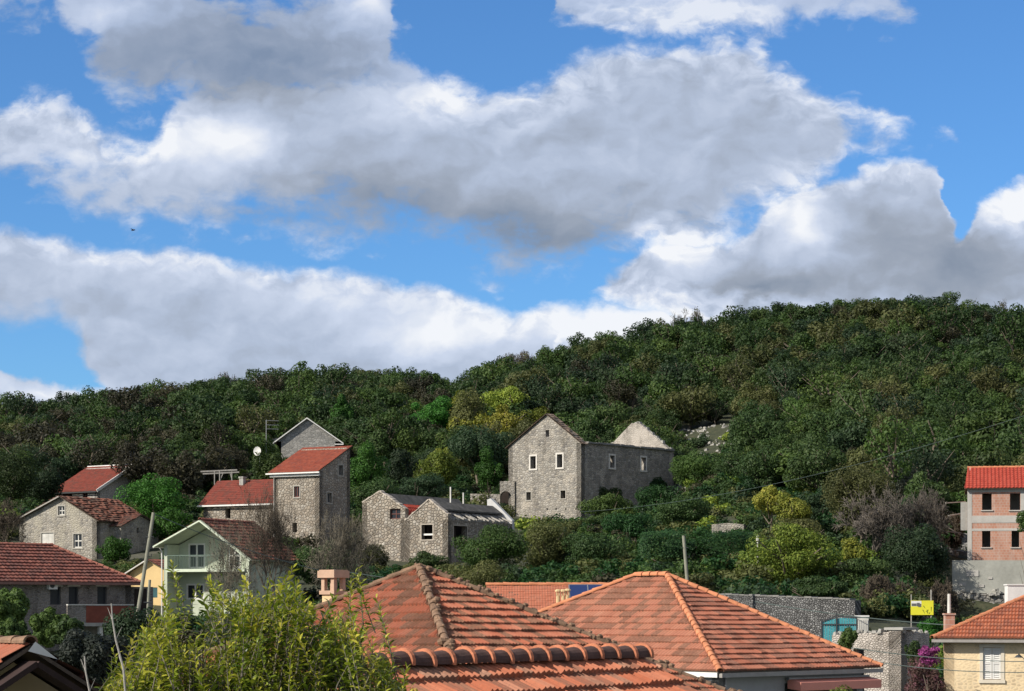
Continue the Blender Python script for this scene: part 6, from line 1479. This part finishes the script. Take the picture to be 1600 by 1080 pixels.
def pergola():
    D = 217; a = P(318, 752, D); o = thing('pergola', 'open timber pergola standing behind the low red roof', 'pergola', (a.x, a.y, a.z - 2)); s = D / F
    m = MB(); m.obox((-.3, 0, 2 + 15 * s), (52 * s, .3, 2 + 18 * s), .12, .14); m.obox((-.3, 1.6, 2 + 13 * s), (52 * s, 1.9, 2 + 16 * s), .12, .14); m.build('beam', M['grey_wood'], o)
    for x in (17 * s, 44 * s, 25 * s): p = MB(); p.obox((x, .05, 0), (x, .05, 2 + 15.2 * s), .09, .09); p.build('upright', M['grey_wood'], o)
    p = MB(); p.obox((25 * s, .1, 2), (30 * s, .1, 2 + 12 * s), .07, .07); p.obox((45 * s, .2, 2), (41 * s, .2, 2 + 13 * s), .07, .07); p.build('brace', M['grey_wood'], o)
pergola()
def bird():
    p = P(208, 360, 120); o = thing('bird', 'tiny dark bird flying under the left cloud', 'bird', p, R(-30)); m = MB()
    m.tube([(-.13, 0, 0), (-.05, 0, .01), (.05, 0, .015), (.11, 0, .02), (.15, 0, .02)], [.012, .035, .04, .025, .005], 8); m.build('body', M['dark_brown'], o)
    m = MB()
    for s in (-1, 1): m.face([(.05, s * .03, .03), (-.04, s * .03, .03), (-.07, s * .17, .07), (.03, s * .14, .07)]); m.face([(.03, s * .14, .07), (-.07, s * .17, .07), (-.10, s * .30, .04)])
    m.build('wing', M['dark_brown'], o)
bird()

# ================================================================ trees and shrubs one can tell apart
def tree(name, label, cat, x0, x1, y0, y1, D, mat, n=5000, leaf=.2, seed=1, nl=12, lob=.42, box=False, rnd=.8, group=None, sink=.5, airy=False, inner=.2, ry=None, mat2=None):
    n = int(n * 1.5); leaf *= .82; nl = int(nl * 1.7)
    s = D / F; rx = (x1 - x0) / 2 * s * 1.06; X = ((x0 + x1) / 2 - HX) * s; zt = (HY - y0) * s; zb = (HY - y1) * s; rz = (zt - zb) / 2
    zb = min(zb, max(gz(X, D) + (1.0 if cat == 'tree' else .1), zt - 2.3 * rx)); rz = (zt - zb) / 2
    g = min(gz(X, D), zb) - .1; o = thing(name, label, cat, (X, D, g), 0, group)
    ryy = ry or min(rx, max(rz * 1.0, rx * .7))
    if box: V, tint = leaf_cloud([(np.zeros(3), np.array([rx, ryy, rz]) * .92)] + lobes(rx, ryy, rz, 4, seed, .3)[1:], n, leaf, seed, rnd, .2, True, inner)
    else: V, tint = leaf_cloud(lobes(rx * .93, ryy, rz * .93, nl, seed, lob), n, leaf, seed, rnd, .25, False, inner)
    V[:, 2] += (zt + zb) / 2 - g
    k = link('crown' if 'tree' in name else 'foliage', mesh_np(name, V, quads(n), [M[mat]], tint=tint), o)
    t = limb_mesh(max(1.0, zt - g) * .9, max(.05, rx * .06), rx * .8, 6, seed, .85).build('trunk' if 'tree' in name else 'stem', M['bark'], o)
    return o
def bare(name, label, x0, x1, y0, y1, D, seed, mat='twig', depth=5, leaves=None, nl=300, leaf=.12, tw=.012, nb=(3, 4), r0=.10, spread=1.0):
    s = D / F; X = ((x0 + x1) / 2 - HX) * s; zt = (HY - y0) * s; g = min(gz(X, D), (HY - y1) * s) - .1; hh = zt - g; wd = (x1 - x0) * s
    o = thing(name, label, 'tree', (X, D, g)); V, Q = bare_mesh(hh, spread, seed, depth, r0, tw, nb)
    sx = wd / max(.1, np.ptp(V[:, 0])); sz = hh / max(.1, V[:, 2].max()); V = V * np.array([sx, sx, sz]); V[:, 0] -= (V[:, 0].max() + V[:, 0].min()) / 2
    link('branches', mesh_np(name, V, Q, M[mat]), o)
    if leaves:
        rg = np.random.RandomState(seed); tip = V[rg.choice(len(V), nl)]; tip = tip[tip[:, 2] > hh * .35]; nl = len(tip)
        d = rg.normal(size=(nl, 3)); d /= np.linalg.norm(d, axis=1)[:, None]; t = np.cross(d, rg.normal(size=(nl, 3))); t /= np.linalg.norm(t, axis=1)[:, None]; b = np.cross(d, t); L_ = leaf * rg.uniform(.6, 1.3, (nl, 1))
        p = tip + rg.normal(size=(nl, 3)) * .05; W = np.stack([p - t * L_ * .5, p + b * L_ * .35, p + t * L_ * .5, p - b * L_ * .35], 1).reshape(-1, 3)
        link('leaves', mesh_np('leaves', W, quads(nl), [M[leaves]], tint=rg.rand(nl)), o)
    return o
T, S = 'tree', 'shrub'
tree('ivy_tree', 'dense round ivy-green tree beside the upper red house', T, 188, 296, 729, 835, 205, 'f_ivy', 9000, .24, 1, 14, .4)
tree('ivy_shrub', 'ivy mound at the foot of the ragged-roofed farmhouse', S, 146, 210, 829, 890, 181, 'f_ivy', 3500, .2, 2)
tree('ivy_shrub', 'ivy bank between farmhouse and green house, behind the leaning pole', S, 232, 305, 790, 850, 190, 'f_ivy', 4200, .22, 22)
tree('evergreen_tree', 'dark green tree leaning behind the tower, left of its roof', T, 394, 468, 697, 768, 226, 'f_green', 6000, .26, 3)
tree('autumn_tree', 'dull olive brown half-bare tree behind the low red roof', T, 300, 392, 694, 752, 250, 'f_brown', 5200, .26, 4, 14, .35)
tree('autumn_tree', 'dull olive brown half-bare tree above the round ivy tree', T, 226, 310, 700, 752, 246, 'f_brown', 4200, .26, 5, 14, .35)
tree('olive_tree', 'grey-green olive tree left of the satellite dish', T, 360, 392, 684, 730, 262, 'f_grey', 2600, .24, 6)
tree('ivy_covered_tree', 'tall column of bright ivy standing right of the white-edged gable', T, 507, 556, 611, 700, 288, 'f_ivy', 7500, .30, 7, 9, .3)
tree('ivy_covered_tree', 'broad dome of bright ivy on the slope above the double ruin', T, 632, 715, 614, 702, 288, 'f_ivy', 9500, .30, 8, 10, .32)
tree('ivy_shrub', 'low ivy mass between the ivy column and the ivy dome', S, 552, 640, 640, 672, 292, 'f_ivy', 4200, .30, 9)
tree('dark_tree', 'dark bush under the low ivy mass on the slope', T, 560, 640, 660, 730, 284, 'f_dark', 5200, .3, 29)
tree('ivy_tree', 'rounded green tree close to the right wall of the tower', T, 538, 606, 678, 790, 215, 'f_ivy', 8000, .24, 10)
tree('grey_shrub', 'bluish grey shrub on the slope behind the double ruin', S, 598, 652, 700, 775, 232, 'f_blue', 5200, .26, 11)
tree('lime_tree', 'yellow-green leafy tree above the right half of the double ruin', T, 648, 716, 688, 775, 236, 'f_lime', 7000, .25, 12)
tree('ivy_tree', 'green climber-covered tree left of the tall stone house', T, 738, 790, 700, 772, 228, 'f_ivy', 5500, .24, 13)
tree('dark_tree', 'dark evergreen touching the left wall of the tall stone house', T, 700, 800, 640, 755, 246, 'f_blue', 9000, .3, 14)
tree('autumn_tree', 'mottled yellow-olive tree on the slope above the lime-green one', T, 700, 762, 606, 700, 276, 'f_olive', 7000, .3, 15)
tree('yellow_tree', 'yellowing tree high on the slope left of the tall gable', T, 755, 828, 598, 650, 290, 'f_lime', 6000, .32, 16)
tree('dark_shrub', 'leafy dark green shrub in front of the right ruin wall', S, 696, 830, 812, 915, 168, 'f_green', 12000, .19, 17, 14)
tree('olive_shrub', 'olive-yellow shrub at the foot of the tall stone house', S, 800, 905, 806, 908, 172, 'f_olive', 10000, .19, 18, 14)
tree('dark_shrub', 'mixed green shrub right of the olive-yellow one', S, 872, 990, 818, 915, 170, 'f_dark', 10000, .19, 19, 14)
tree('olive_shrub', 'low speckled shrub just above the big pyramid roof', S, 690, 800, 868, 925, 150, 'f_olive', 7000, .16, 20, 14)
tree('ivy_mound', 'big clipped-looking ivy mound behind the thin pale pole', S, 998, 1173, 829, 925, 160, 'f_ivy_dark', 17000, .19, 21, 5, .3, True, .6)
tree('lime_tree', 'sunlit yellow-green tree above the rubble wall', T, 1148, 1314, 812, 935, 146, 'f_lime', 14000, .19, 22, 20, .34)
tree('grey_shrub', 'dull olive thicket on top of the sunlit yellow-green tree', S, 1200, 1300, 800, 870, 154, 'f_olive', 7000, .18, 32, 14)
tree('yellow_tree', 'small bright yellow tree, left one of a pair under the olive tree', T, 1174, 1230, 748, 818, 178, 'f_yellow', 3800, .2, 23, 12, .35)
tree('yellow_tree', 'small golden tree, right one of a pair under the olive tree', T, 1204, 1270, 764, 830, 174, 'f_yellow', 4200, .2, 24, 12, .35)
tree('yellow_tree', 'little yellow tree low down beside the bare grey thicket', T, 1314, 1358, 830, 898, 148, 'f_yellow', 2600, .18, 25, 12, .35)
tree('olive_tree', 'pale olive tree crowning the bare grey thicket', T, 1274, 1412, 707, 800, 163.5, 'f_olive', 11000, .19, 26, 18, .36)
tree('grey_tree', 'silvery grey-green tree right of the pale olive one', T, 1370, 1440, 725, 800, 186, 'f_grey', 6000, .22, 27, 14)
tree('evergreen_tree', 'dark evergreen thicket above the yellow sign', T, 1372, 1492, 815, 935, 150, 'f_blue', 13000, .19, 28, 16)
tree('evergreen_tree', 'dark evergreen shrub left of the yellow sign', T, 1300, 1400, 868, 935, 146, 'f_dark', 8500, .19, 30, 14)
tree('evergreen_tree', 'dark green tree in the hollow beside the brick house', T, 1425, 1512, 720, 790, 196, 'f_dark', 8000, .24, 31, 14)
tree('leafy_tree', 'green tree at the right edge in front of the brick house', T, 1588, 1632, 792, 842, 150, 'f_green', 2600, .19, 33)
tree('dark_shrub', 'ivy-dark shrubs at the foot of the long shaded wall', S, 912, 1002, 766, 826, 212, 'f_green', 8500, .22, 34, 14)
tree('dark_shrub', 'bushy green slope right of the long shaded wall', S, 985, 1075, 752, 830, 210, 'f_ivy_dark', 9000, .22, 35, 14)
for i, (x0, x1, y0, y1, D, m) in enumerate(((1050, 1130, 700, 775, 226, 'f_green'), (1110, 1200, 690, 775, 224, 'f_dark'), (940, 1030, 790, 862, 190, 'f_ivy_dark'), (1020, 1110, 770, 845, 192, 'f_dark'), (1160, 1215, 790, 850, 182, 'f_green'),
                                         (1150, 1240, 715, 790, 206, 'f_ivy_dark'), (1200, 1290, 690, 765, 212, 'f_dark'), (900, 985, 835, 905, 178, 'f_olive'), (1240, 1330, 760, 835, 178, 'f_blue'), (1330, 1420, 780, 870, 168, 'f_dark'))):
    w = ['near the rubble patch', 'above the ivy mound, below the wood', 'below the long shaded wall', 'on the bank between shaded wall and ivy mound', 'on the bank left of the yellow pair', 'up the slope from the yellow pair', 'on the slope left of the pale olive tree', 'between olive-yellow shrub and ivy mound', 'between the yellow pair and the bare thicket', 'among the bare grey twigs'][i]
    tree('thicket_shrub', ('dark', 'green')[m in ('f_green', 'f_ivy_dark')] + ' bushy shrub ' + w, S, x0, x1, y0, y1, D, m, 7500, .22, 60 + i, 14)
for i, (x0, x1, y0, y1, D, m, lab) in enumerate(((-20, 60, 690, 800, 225, 'f_dark', 'dark tree at the left edge above the farmhouse'), (40, 100, 720, 800, 232, 'f_blue', 'dark bluish tree left of the upper red house'), (540, 640, 735, 800, 206, 'f_dark', 'dark thicket between tower and double ruin'), (600, 700, 735, 790, 214, 'f_blue', 'dark shrub strip just behind the double ruin roofs'), (1225, 1330, 900, 945, 126, 'f_dark', 'dark low bush on top of the rubble wall'), (1020, 1120, 890, 945, 130, 'f_olive', 'low brownish bush beside the thin pale pole'), (460, 560, 838, 930, 155, 'f_dark', 'dark bush below the tower behind bare twigs'), (385, 470, 850, 930, 158, 'f_blue', 'bluish bush in the shade right of the green house'))):
    tree('dark_tree', lab, T, x0, x1, y0, y1, D, m, 7500, .22 if D > 160 else .18, 90 + i, 14)
bare('bare_tree', 'brown leafless tree in front of the tower foot', 470, 604, 778, 935, 140, 4, 'twig', 5, 'f_dry', 350, .10, .013, (3, 5), .13)
bare('bare_tree', 'leafless tree spreading over the green house roof', 352, 482, 742, 930, 136, 5, 'twig_dark', 5, 'f_dry', 350, .09, .013, (3, 5), .13)
bare('bare_tree', 'thin twiggy tree in front of the green house right corner', 318, 420, 800, 950, 112, 6, 'twig', 5, 'f_grey', 900, .09, .010, (3, 4), .09)
bare('bare_tree', 'large grey leafless thicket below the pale olive tree', 1296, 1446, 752, 885, 160, 7, 'twig_grey', 5, 'f_dry', 900, .13, .016, (3, 5), .13)
bare('bare_tree', 'second grey leafless tree between thicket and brick house', 1392, 1490, 755, 860, 168, 8, 'twig_grey', 5, 'f_dry', 500, .13, .015, (3, 5), .13)
bare('bare_tree', 'leafless brush at the left edge beside the farmhouse', -25, 46, 775, 870, 182, 9, 'twig_dark', 6, None, 0, .1, .012)
for i, (px, py, wd, ht, lab) in enumerate(((352, 580, 46, 44, 'thin bare tree on the skyline above the upper red house'), (332, 588, 34, 34, 'small bare tree left of the thin one on the skyline'), (790, 550, 52, 46, 'bare grey tree on the skyline above the tall gable'), (818, 545, 40, 44, 'twiggy tree right of the bare grey one on the skyline'), (1068, 480, 56, 36, 'broad bare tree at the skyline dip above the shaded wall'), (1094, 478, 40, 34, 'small bare tree beside the broad one on the skyline'), (1566, 466, 36, 40, 'slim tree standing alone at the right end of the skyline'), (28, 625, 40, 40, 'bare tree at the left end of the skyline'), (560, 574, 34, 30, 'small bare tree on the skyline above the ivy column'))):
    Dc = float(np.interp(px, [c[0] for c in [(q, PROF[q][-1][0]) for q in PCOLS]], [PROF[q][-1][0] for q in PCOLS])) - 4
    bare('bare_tree', lab, px - wd / 2, px + wd / 2, py, py + ht, Dc, 40 + i, 'twig_grey', 4, 'f_olive' if i % 2 else 'f_dark', 330, .26, .022, (3, 4), .12)
tree('creeper', 'dark ivy creeping up the far end of the long shaded wall', S, 985, 1058, 738, 800, 228.5, 'f_ivy_dark', 5000, .2, 131, 14, .36, ry=.8)
tree('creeper', 'ivy patch climbing the middle of the long shaded wall', S, 925, 985, 752, 810, 221.5, 'f_dark', 4500, .2, 132, 14, .36, ry=.7)
tree('ivy_shrub', 'leafy shrub against the foot of the right ruin front wall', S, 640, 706, 858, 905, 176, 'f_dark', 4500, .19, 133, 14)
tree('ivy_shrub', 'bramble at the left foot of the double ruin', S, 556, 610, 845, 905, 178, 'f_olive', 4000, .19, 134, 14)
for i, (x0, x1, y0, y1, D, lab) in enumerate(((1338, 1402, 895, 985, 132, 'dry reddish brush left of the yellow sign'), (1385, 1440, 905, 985, 134, 'dry reddish brush directly behind the yellow sign'), (1440, 1500, 900, 985, 136, 'dry brown brush right of the yellow sign'), (1462, 1508, 800, 862, 172, 'dry brush beside the brick house planks'))):
    bare('dry_bush', lab, x0, x1, y0, y1, D, 20 + i, 'twig_dark', 6, 'f_dry', 1100, .14, .016)
tree('dark_shrub', 'dark bushy bank hidden behind the yellow sign', S, 1330, 1510, 905, 1000, 142, 'f_brown', 9000, .18, 120, 14)
tree('ivy_shrub', 'small green bush at the foot of the yellow sign', S, 1432, 1478, 960, 992, 116, 'f_ivy', 2600, .14, 36)
tree('leafy_shrub', 'pointed green shrub at the left edge below the long house', S, -30, 54, 905, 1012, 64, 'f_green', 9000, .13, 40, 24, .26)
tree('leafy_shrub', 'rounded green shrub in front of the terrace of the long house', S, 44, 112, 942, 1012, 60, 'f_green', 7500, .12, 41, 24, .27)
tree('leafy_shrub', 'low green shrub in front of the wall at the lower left edge', S, -12, 46, 958, 1015, 57, 'f_green', 5500, .12, 140, 24, .28)
tree('leafy_shrub', 'upright green shrub between the rounded one and the grey feathery one', S, 78, 140, 955, 1020, 58, 'f_dark', 5500, .12, 141, 24, .28)
tree('grey_shrub', 'grey-green feathery olive shrub left of the leafy laurel bush', S, 92, 212, 962, 1070, 46, 'f_grey_dark', 13000, .09, 42, 18, .34)
tree('grey_shrub', 'dark shrub under the terrace beside the leaning pole', S, 165, 262, 935, 1010, 70, 'f_blue', 7500, .12, 43, 14)
tree('leafy_shrub', 'small green plant growing on the ruined pale wall', S, 1306, 1342, 976, 1024, 92, 'f_green', 2600, .11, 44, 12, .36)
tree('leafy_shrub', 'plants seen through the opening under the pink awning', S, 1262, 1352, 1066, 1120, 66.0, 'f_lime', 3600, .10, 45, 12, .36)
tree('creeper', 'dark ivy hanging over the shaded side of the ruined pier', S, 1412, 1446, 985, 1060, 94.5, 'f_dark', 3000, .10, 46, 10, .36)
tree('bougainvillea', 'bright magenta bougainvillea spray under the eaves of the cream house', 'climber', 1434, 1472, 1004, 1038, 81, 'f_magenta', 1300, .10, 47, 16, .34)
tree('bougainvillea_shrub', 'pinkish brown leafy mass below the magenta spray', S, 1408, 1482, 1012, 1120, 83, 'f_pink', 6000, .10, 48, 16, .34)

# ---------------- low undergrowth between the shrubs and the houses: nobody could count it
def undergrowth():
    LIM = [(795, 912, 217, 803), (912, 1062, 221, 786), (556, 812, 190, 879), (700, 812, 206, 800), (424, 550, 197, 826), (310, 430, 206, 812), (20, 240, 191, 872), (78, 212, 239, 780), (386, 536, 268, 702), (244, 474, 158, 945), (196, 262, 160, 940), (1484, 1700, 164, 958), (1118, 1158, 180, 821), (1412, 1470, 128, 985), (-50, 220, 152, 990), (1060, 1120, 258, 706), (1130, 1340, 124, 927), (1300, 1520, 124, 976)]
    FOOT = [(788, 1066, 214, 236), (560, 822, 179, 206), (422, 552, 190, 204), (308, 432, 198, 216), (24, 240, 182, 206), (80, 214, 231, 248), (386, 540, 264, 282), (244, 480, 148, 166), (196, 262, 154, 168), (1484, 1720, 156, 178), (-60, 226, 130, 160)]
    rg = np.random.RandomState(77); protos = []
    for k in range(5):
        V, t = leaf_cloud(lobes(1.0, 1.0, .8, 13, 300 + k, .42), 520, .21, 300 + k, .8, .3, inner=.15); V[:, 2] += .55; protos.append((V, t))
    mats = ['f_dark', 'f_blue', 'f_olive', 'f_brown', 'f_green', 'f_ivy_dark', 'f_lime']
    Vs, Qs, Ms, Ts, base, cnt = [], [], [], [], 0, 0
    pts = []
    while cnt < 3600:
        px = rg.uniform(-60, 1660); D = math.sqrt(rg.uniform(104 ** 2, 262 ** 2)); X = (px - HX) / F * D; cnt += 1
        if D < 122 and not 1322 < px < 1520: continue
        if px < 560 and D < 136: continue
        if any(a < px < b and c < D < d for a, b, c, d in FOOT): continue
        z = gz(X, D); sc = rg.uniform(.7, 1.5); wpx = sc / D * F
        top = HY - (z + sc * 1.25) / D * F
        lim = max([y for a, b, dm, y in LIM if a - wpx < px < b + wpx and D < dm] + [0])
        if top < lim:
            sc = ((HY - lim) / F * D - z) / 1.3
            if sc < .2: continue
        b = mnoise.noise(Vector((X * .09, D * .09, 2.2))) + rg.normal() * .3
        m = 2 if b > .35 else 5 if b > .12 else 0 if b > -.15 else 4 if b > -.35 else 1 if b > -.55 else 3
        if rg.rand() < .05: m = 6
        V, t = protos[rg.randint(5)]; a = rg.uniform(0, 6.28); ca, sa = math.cos(a) * sc, math.sin(a) * sc
        Vs.append(np.stack([V[:, 0] * ca - V[:, 1] * sa + X, V[:, 0] * sa + V[:, 1] * ca + D, V[:, 2] * sc * rg.uniform(.8, 1.1) + z - .1], 1))
        Qs.append(quads(len(t)) + base); base += len(V); Ms.append(np.full(len(t), m)); Ts.append(np.clip(t + rg.normal() * .15, 0, 1))
    o = link('undergrowth', mesh_np('undergrowth', np.concatenate(Vs), np.concatenate(Qs), [M[q] for q in mats], mi=np.concatenate(Ms), tint=np.concatenate(Ts)))
    tag(o, 'tangled low undergrowth filling the slope between shrubs and ruins', 'undergrowth', None, 'stuff')
undergrowth()

# ================================================================ the leafy laurel bush close to the camera
def laurel():
    rg = np.random.RandomState(31); D0 = 21.0
    top = [(166, 1068), (185, 1032), (205, 1000), (228, 975), (250, 958), (275, 945), (305, 950), (340, 932), (372, 912), (400, 924), (425, 918), (458, 905), (480, 922), (505, 942), (530, 952), (556, 958), (580, 985), (600, 1012), (622, 1042), (645, 1072), (655, 1090)]
    SPRIGS = [(270, 878), (262, 905), (455, 886), (462, 900), (560, 888), (548, 905), (378, 893), (305, 915), (330, 905), (590, 930), (415, 900), (204, 985), (175, 1010), (520, 922), (610, 985), (440, 893), (235, 950), (640, 1040), (350, 900)]
    px_, py_ = zip(*top)
    o = thing('laurel_bush', 'large sunlit yellow-green leafy bush with long pointed leaves, in front at lower left', 'bush', (-2.6, D0, -8.2))
    off = np.array([-2.6, D0, -8.2])
    V, Q, T_ = [], [], []; st = MB()
    def leaf(p, d, n, L_, w, curl, tint):
        b = np.cross(n, d); i = len(V)
        for (u, ww, dz) in ((0, .06, 0), (.35, .5, .03), (.7, .42, -.02 - curl * .3), (1, .02, -.10 - curl)):
            c = p + d * L_ * u + n * L_ * dz
            V.extend([c - b * L_ * w * ww + n * L_ * .05 * ww, c, c + b * L_ * w * ww + n * L_ * .05 * ww])
        for k in range(3):
            a = i + 3 * k; Q.extend([(a, a + 1, a + 4, a + 3), (a + 1, a + 2, a + 5, a + 4)]); T_.extend([tint, tint])
    nshoot = 1300
    for s in range(nshoot):
        px = rg.uniform(165, 655); yt = np.interp(px, px_, py_); edge = s < 110
        py = yt + (rg.uniform(0, 14) if edge else rg.uniform(6, 60) if s < 420 else rg.uniform(25, 200))
        if s < 2 * len(SPRIGS): px, py = SPRIGS[s // 2]; px += rg.normal() * 5; py += abs(rg.normal()) * 8
        elif mnoise.noise(Vector((px / 52, py / 46, 5.5))) > ((.12 if px < 500 else .02) if py - yt < 80 else .55 if px < 520 else .16): continue
        D = D0 + rg.uniform(-1.0, 1.3) + (0 if py > 960 else .2); tip = np.array(P(px, py, D)) - off
        lean = np.array([rg.normal() * .28, rg.normal() * .28, 1.0]); lean /= np.linalg.norm(lean); Ls = rg.uniform(.45, .85)
        base = tip - lean * Ls
        tone = np.clip(.46 - .0009 * (py - yt) + rg.normal() * .22, 0, 1)  # darker below the outline: shade inside the bush put into the leaf tint
        st.tube([base, (base + tip) / 2 + rg.normal(size=3) * .02, tip], [.007, .005, .002], 5, 0, False)
        nl = rg.randint(24, 38); ga = rg.uniform(0, 6.28)
        for k in range(nl):
            f = (k / nl) ** .8; p = tip - lean * Ls * f * .95; a = ga + k * 2.4
            el = .95 - .75 * f + rg.normal() * .2
            h = np.array([math.cos(a), math.sin(a), 0]); d = h * math.cos(el) + lean * math.sin(el); d /= np.linalg.norm(d)
            n = lean * math.cos(el) - h * math.sin(el); n = n + rg.normal(size=3) * .25; n -= d * n.dot(d); n /= np.linalg.norm(n)
            L_ = rg.uniform(.07, .118) * (1 if f > .12 else .7)
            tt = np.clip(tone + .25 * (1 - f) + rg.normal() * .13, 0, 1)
            leaf(p, d, n, L_, .31, rg.uniform(0, .25), tt)
    for s in range(26):   # main stems from the ground
        px = rg.uniform(240, 600); a = np.array([(px - HX) / F * D0 * .6 - 1.0 + .2, D0 + rg.uniform(-.4, .6), -8.2]) - off; b = np.array(P(px, np.interp(px, px_, py_) + 70, D0 + rg.uniform(-.6, .8))) - off
        m = (a + b) / 2 + rg.normal(size=3) * .15; st.tube([a, m, b], [.04, .028, .012], 6, 0, False)
    st.build('branches', M['twig'], o)
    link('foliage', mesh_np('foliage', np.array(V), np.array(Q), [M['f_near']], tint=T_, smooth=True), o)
    # a few yellowed leaves
    V2, Q2 = V, Q
laurel()
def dry_cane(label, pts, D, r):
    p = [P(x, y, D) for x, y in pts]; o = thing('dry_cane', label, 'stem', p[-1]); m = MB(); q = [v - p[-1] for v in p]
    m.tube(q, [r * (.5 + .5 * i / (len(q) - 1)) for i in range(len(q))], 6)
    for i in range(1, len(q)): m.tube([q[i], q[i] + V3((.05 * (-1) ** i, .02, .12))], [r * .4, r * .15], 4)
    m.build('stalk', M['grey_wood'], o)
dry_cane('tall pale dry cane with forked tip left of the laurel bush', [(174, 943), (176, 970), (181, 1000), (193, 1045), (200, 1130)], 20.0, .012)
dry_cane('short bare forked cane in front of the grey feathery shrub', [(132, 1025), (134, 1050), (140, 1080), (143, 1130)], 20.0, .012)
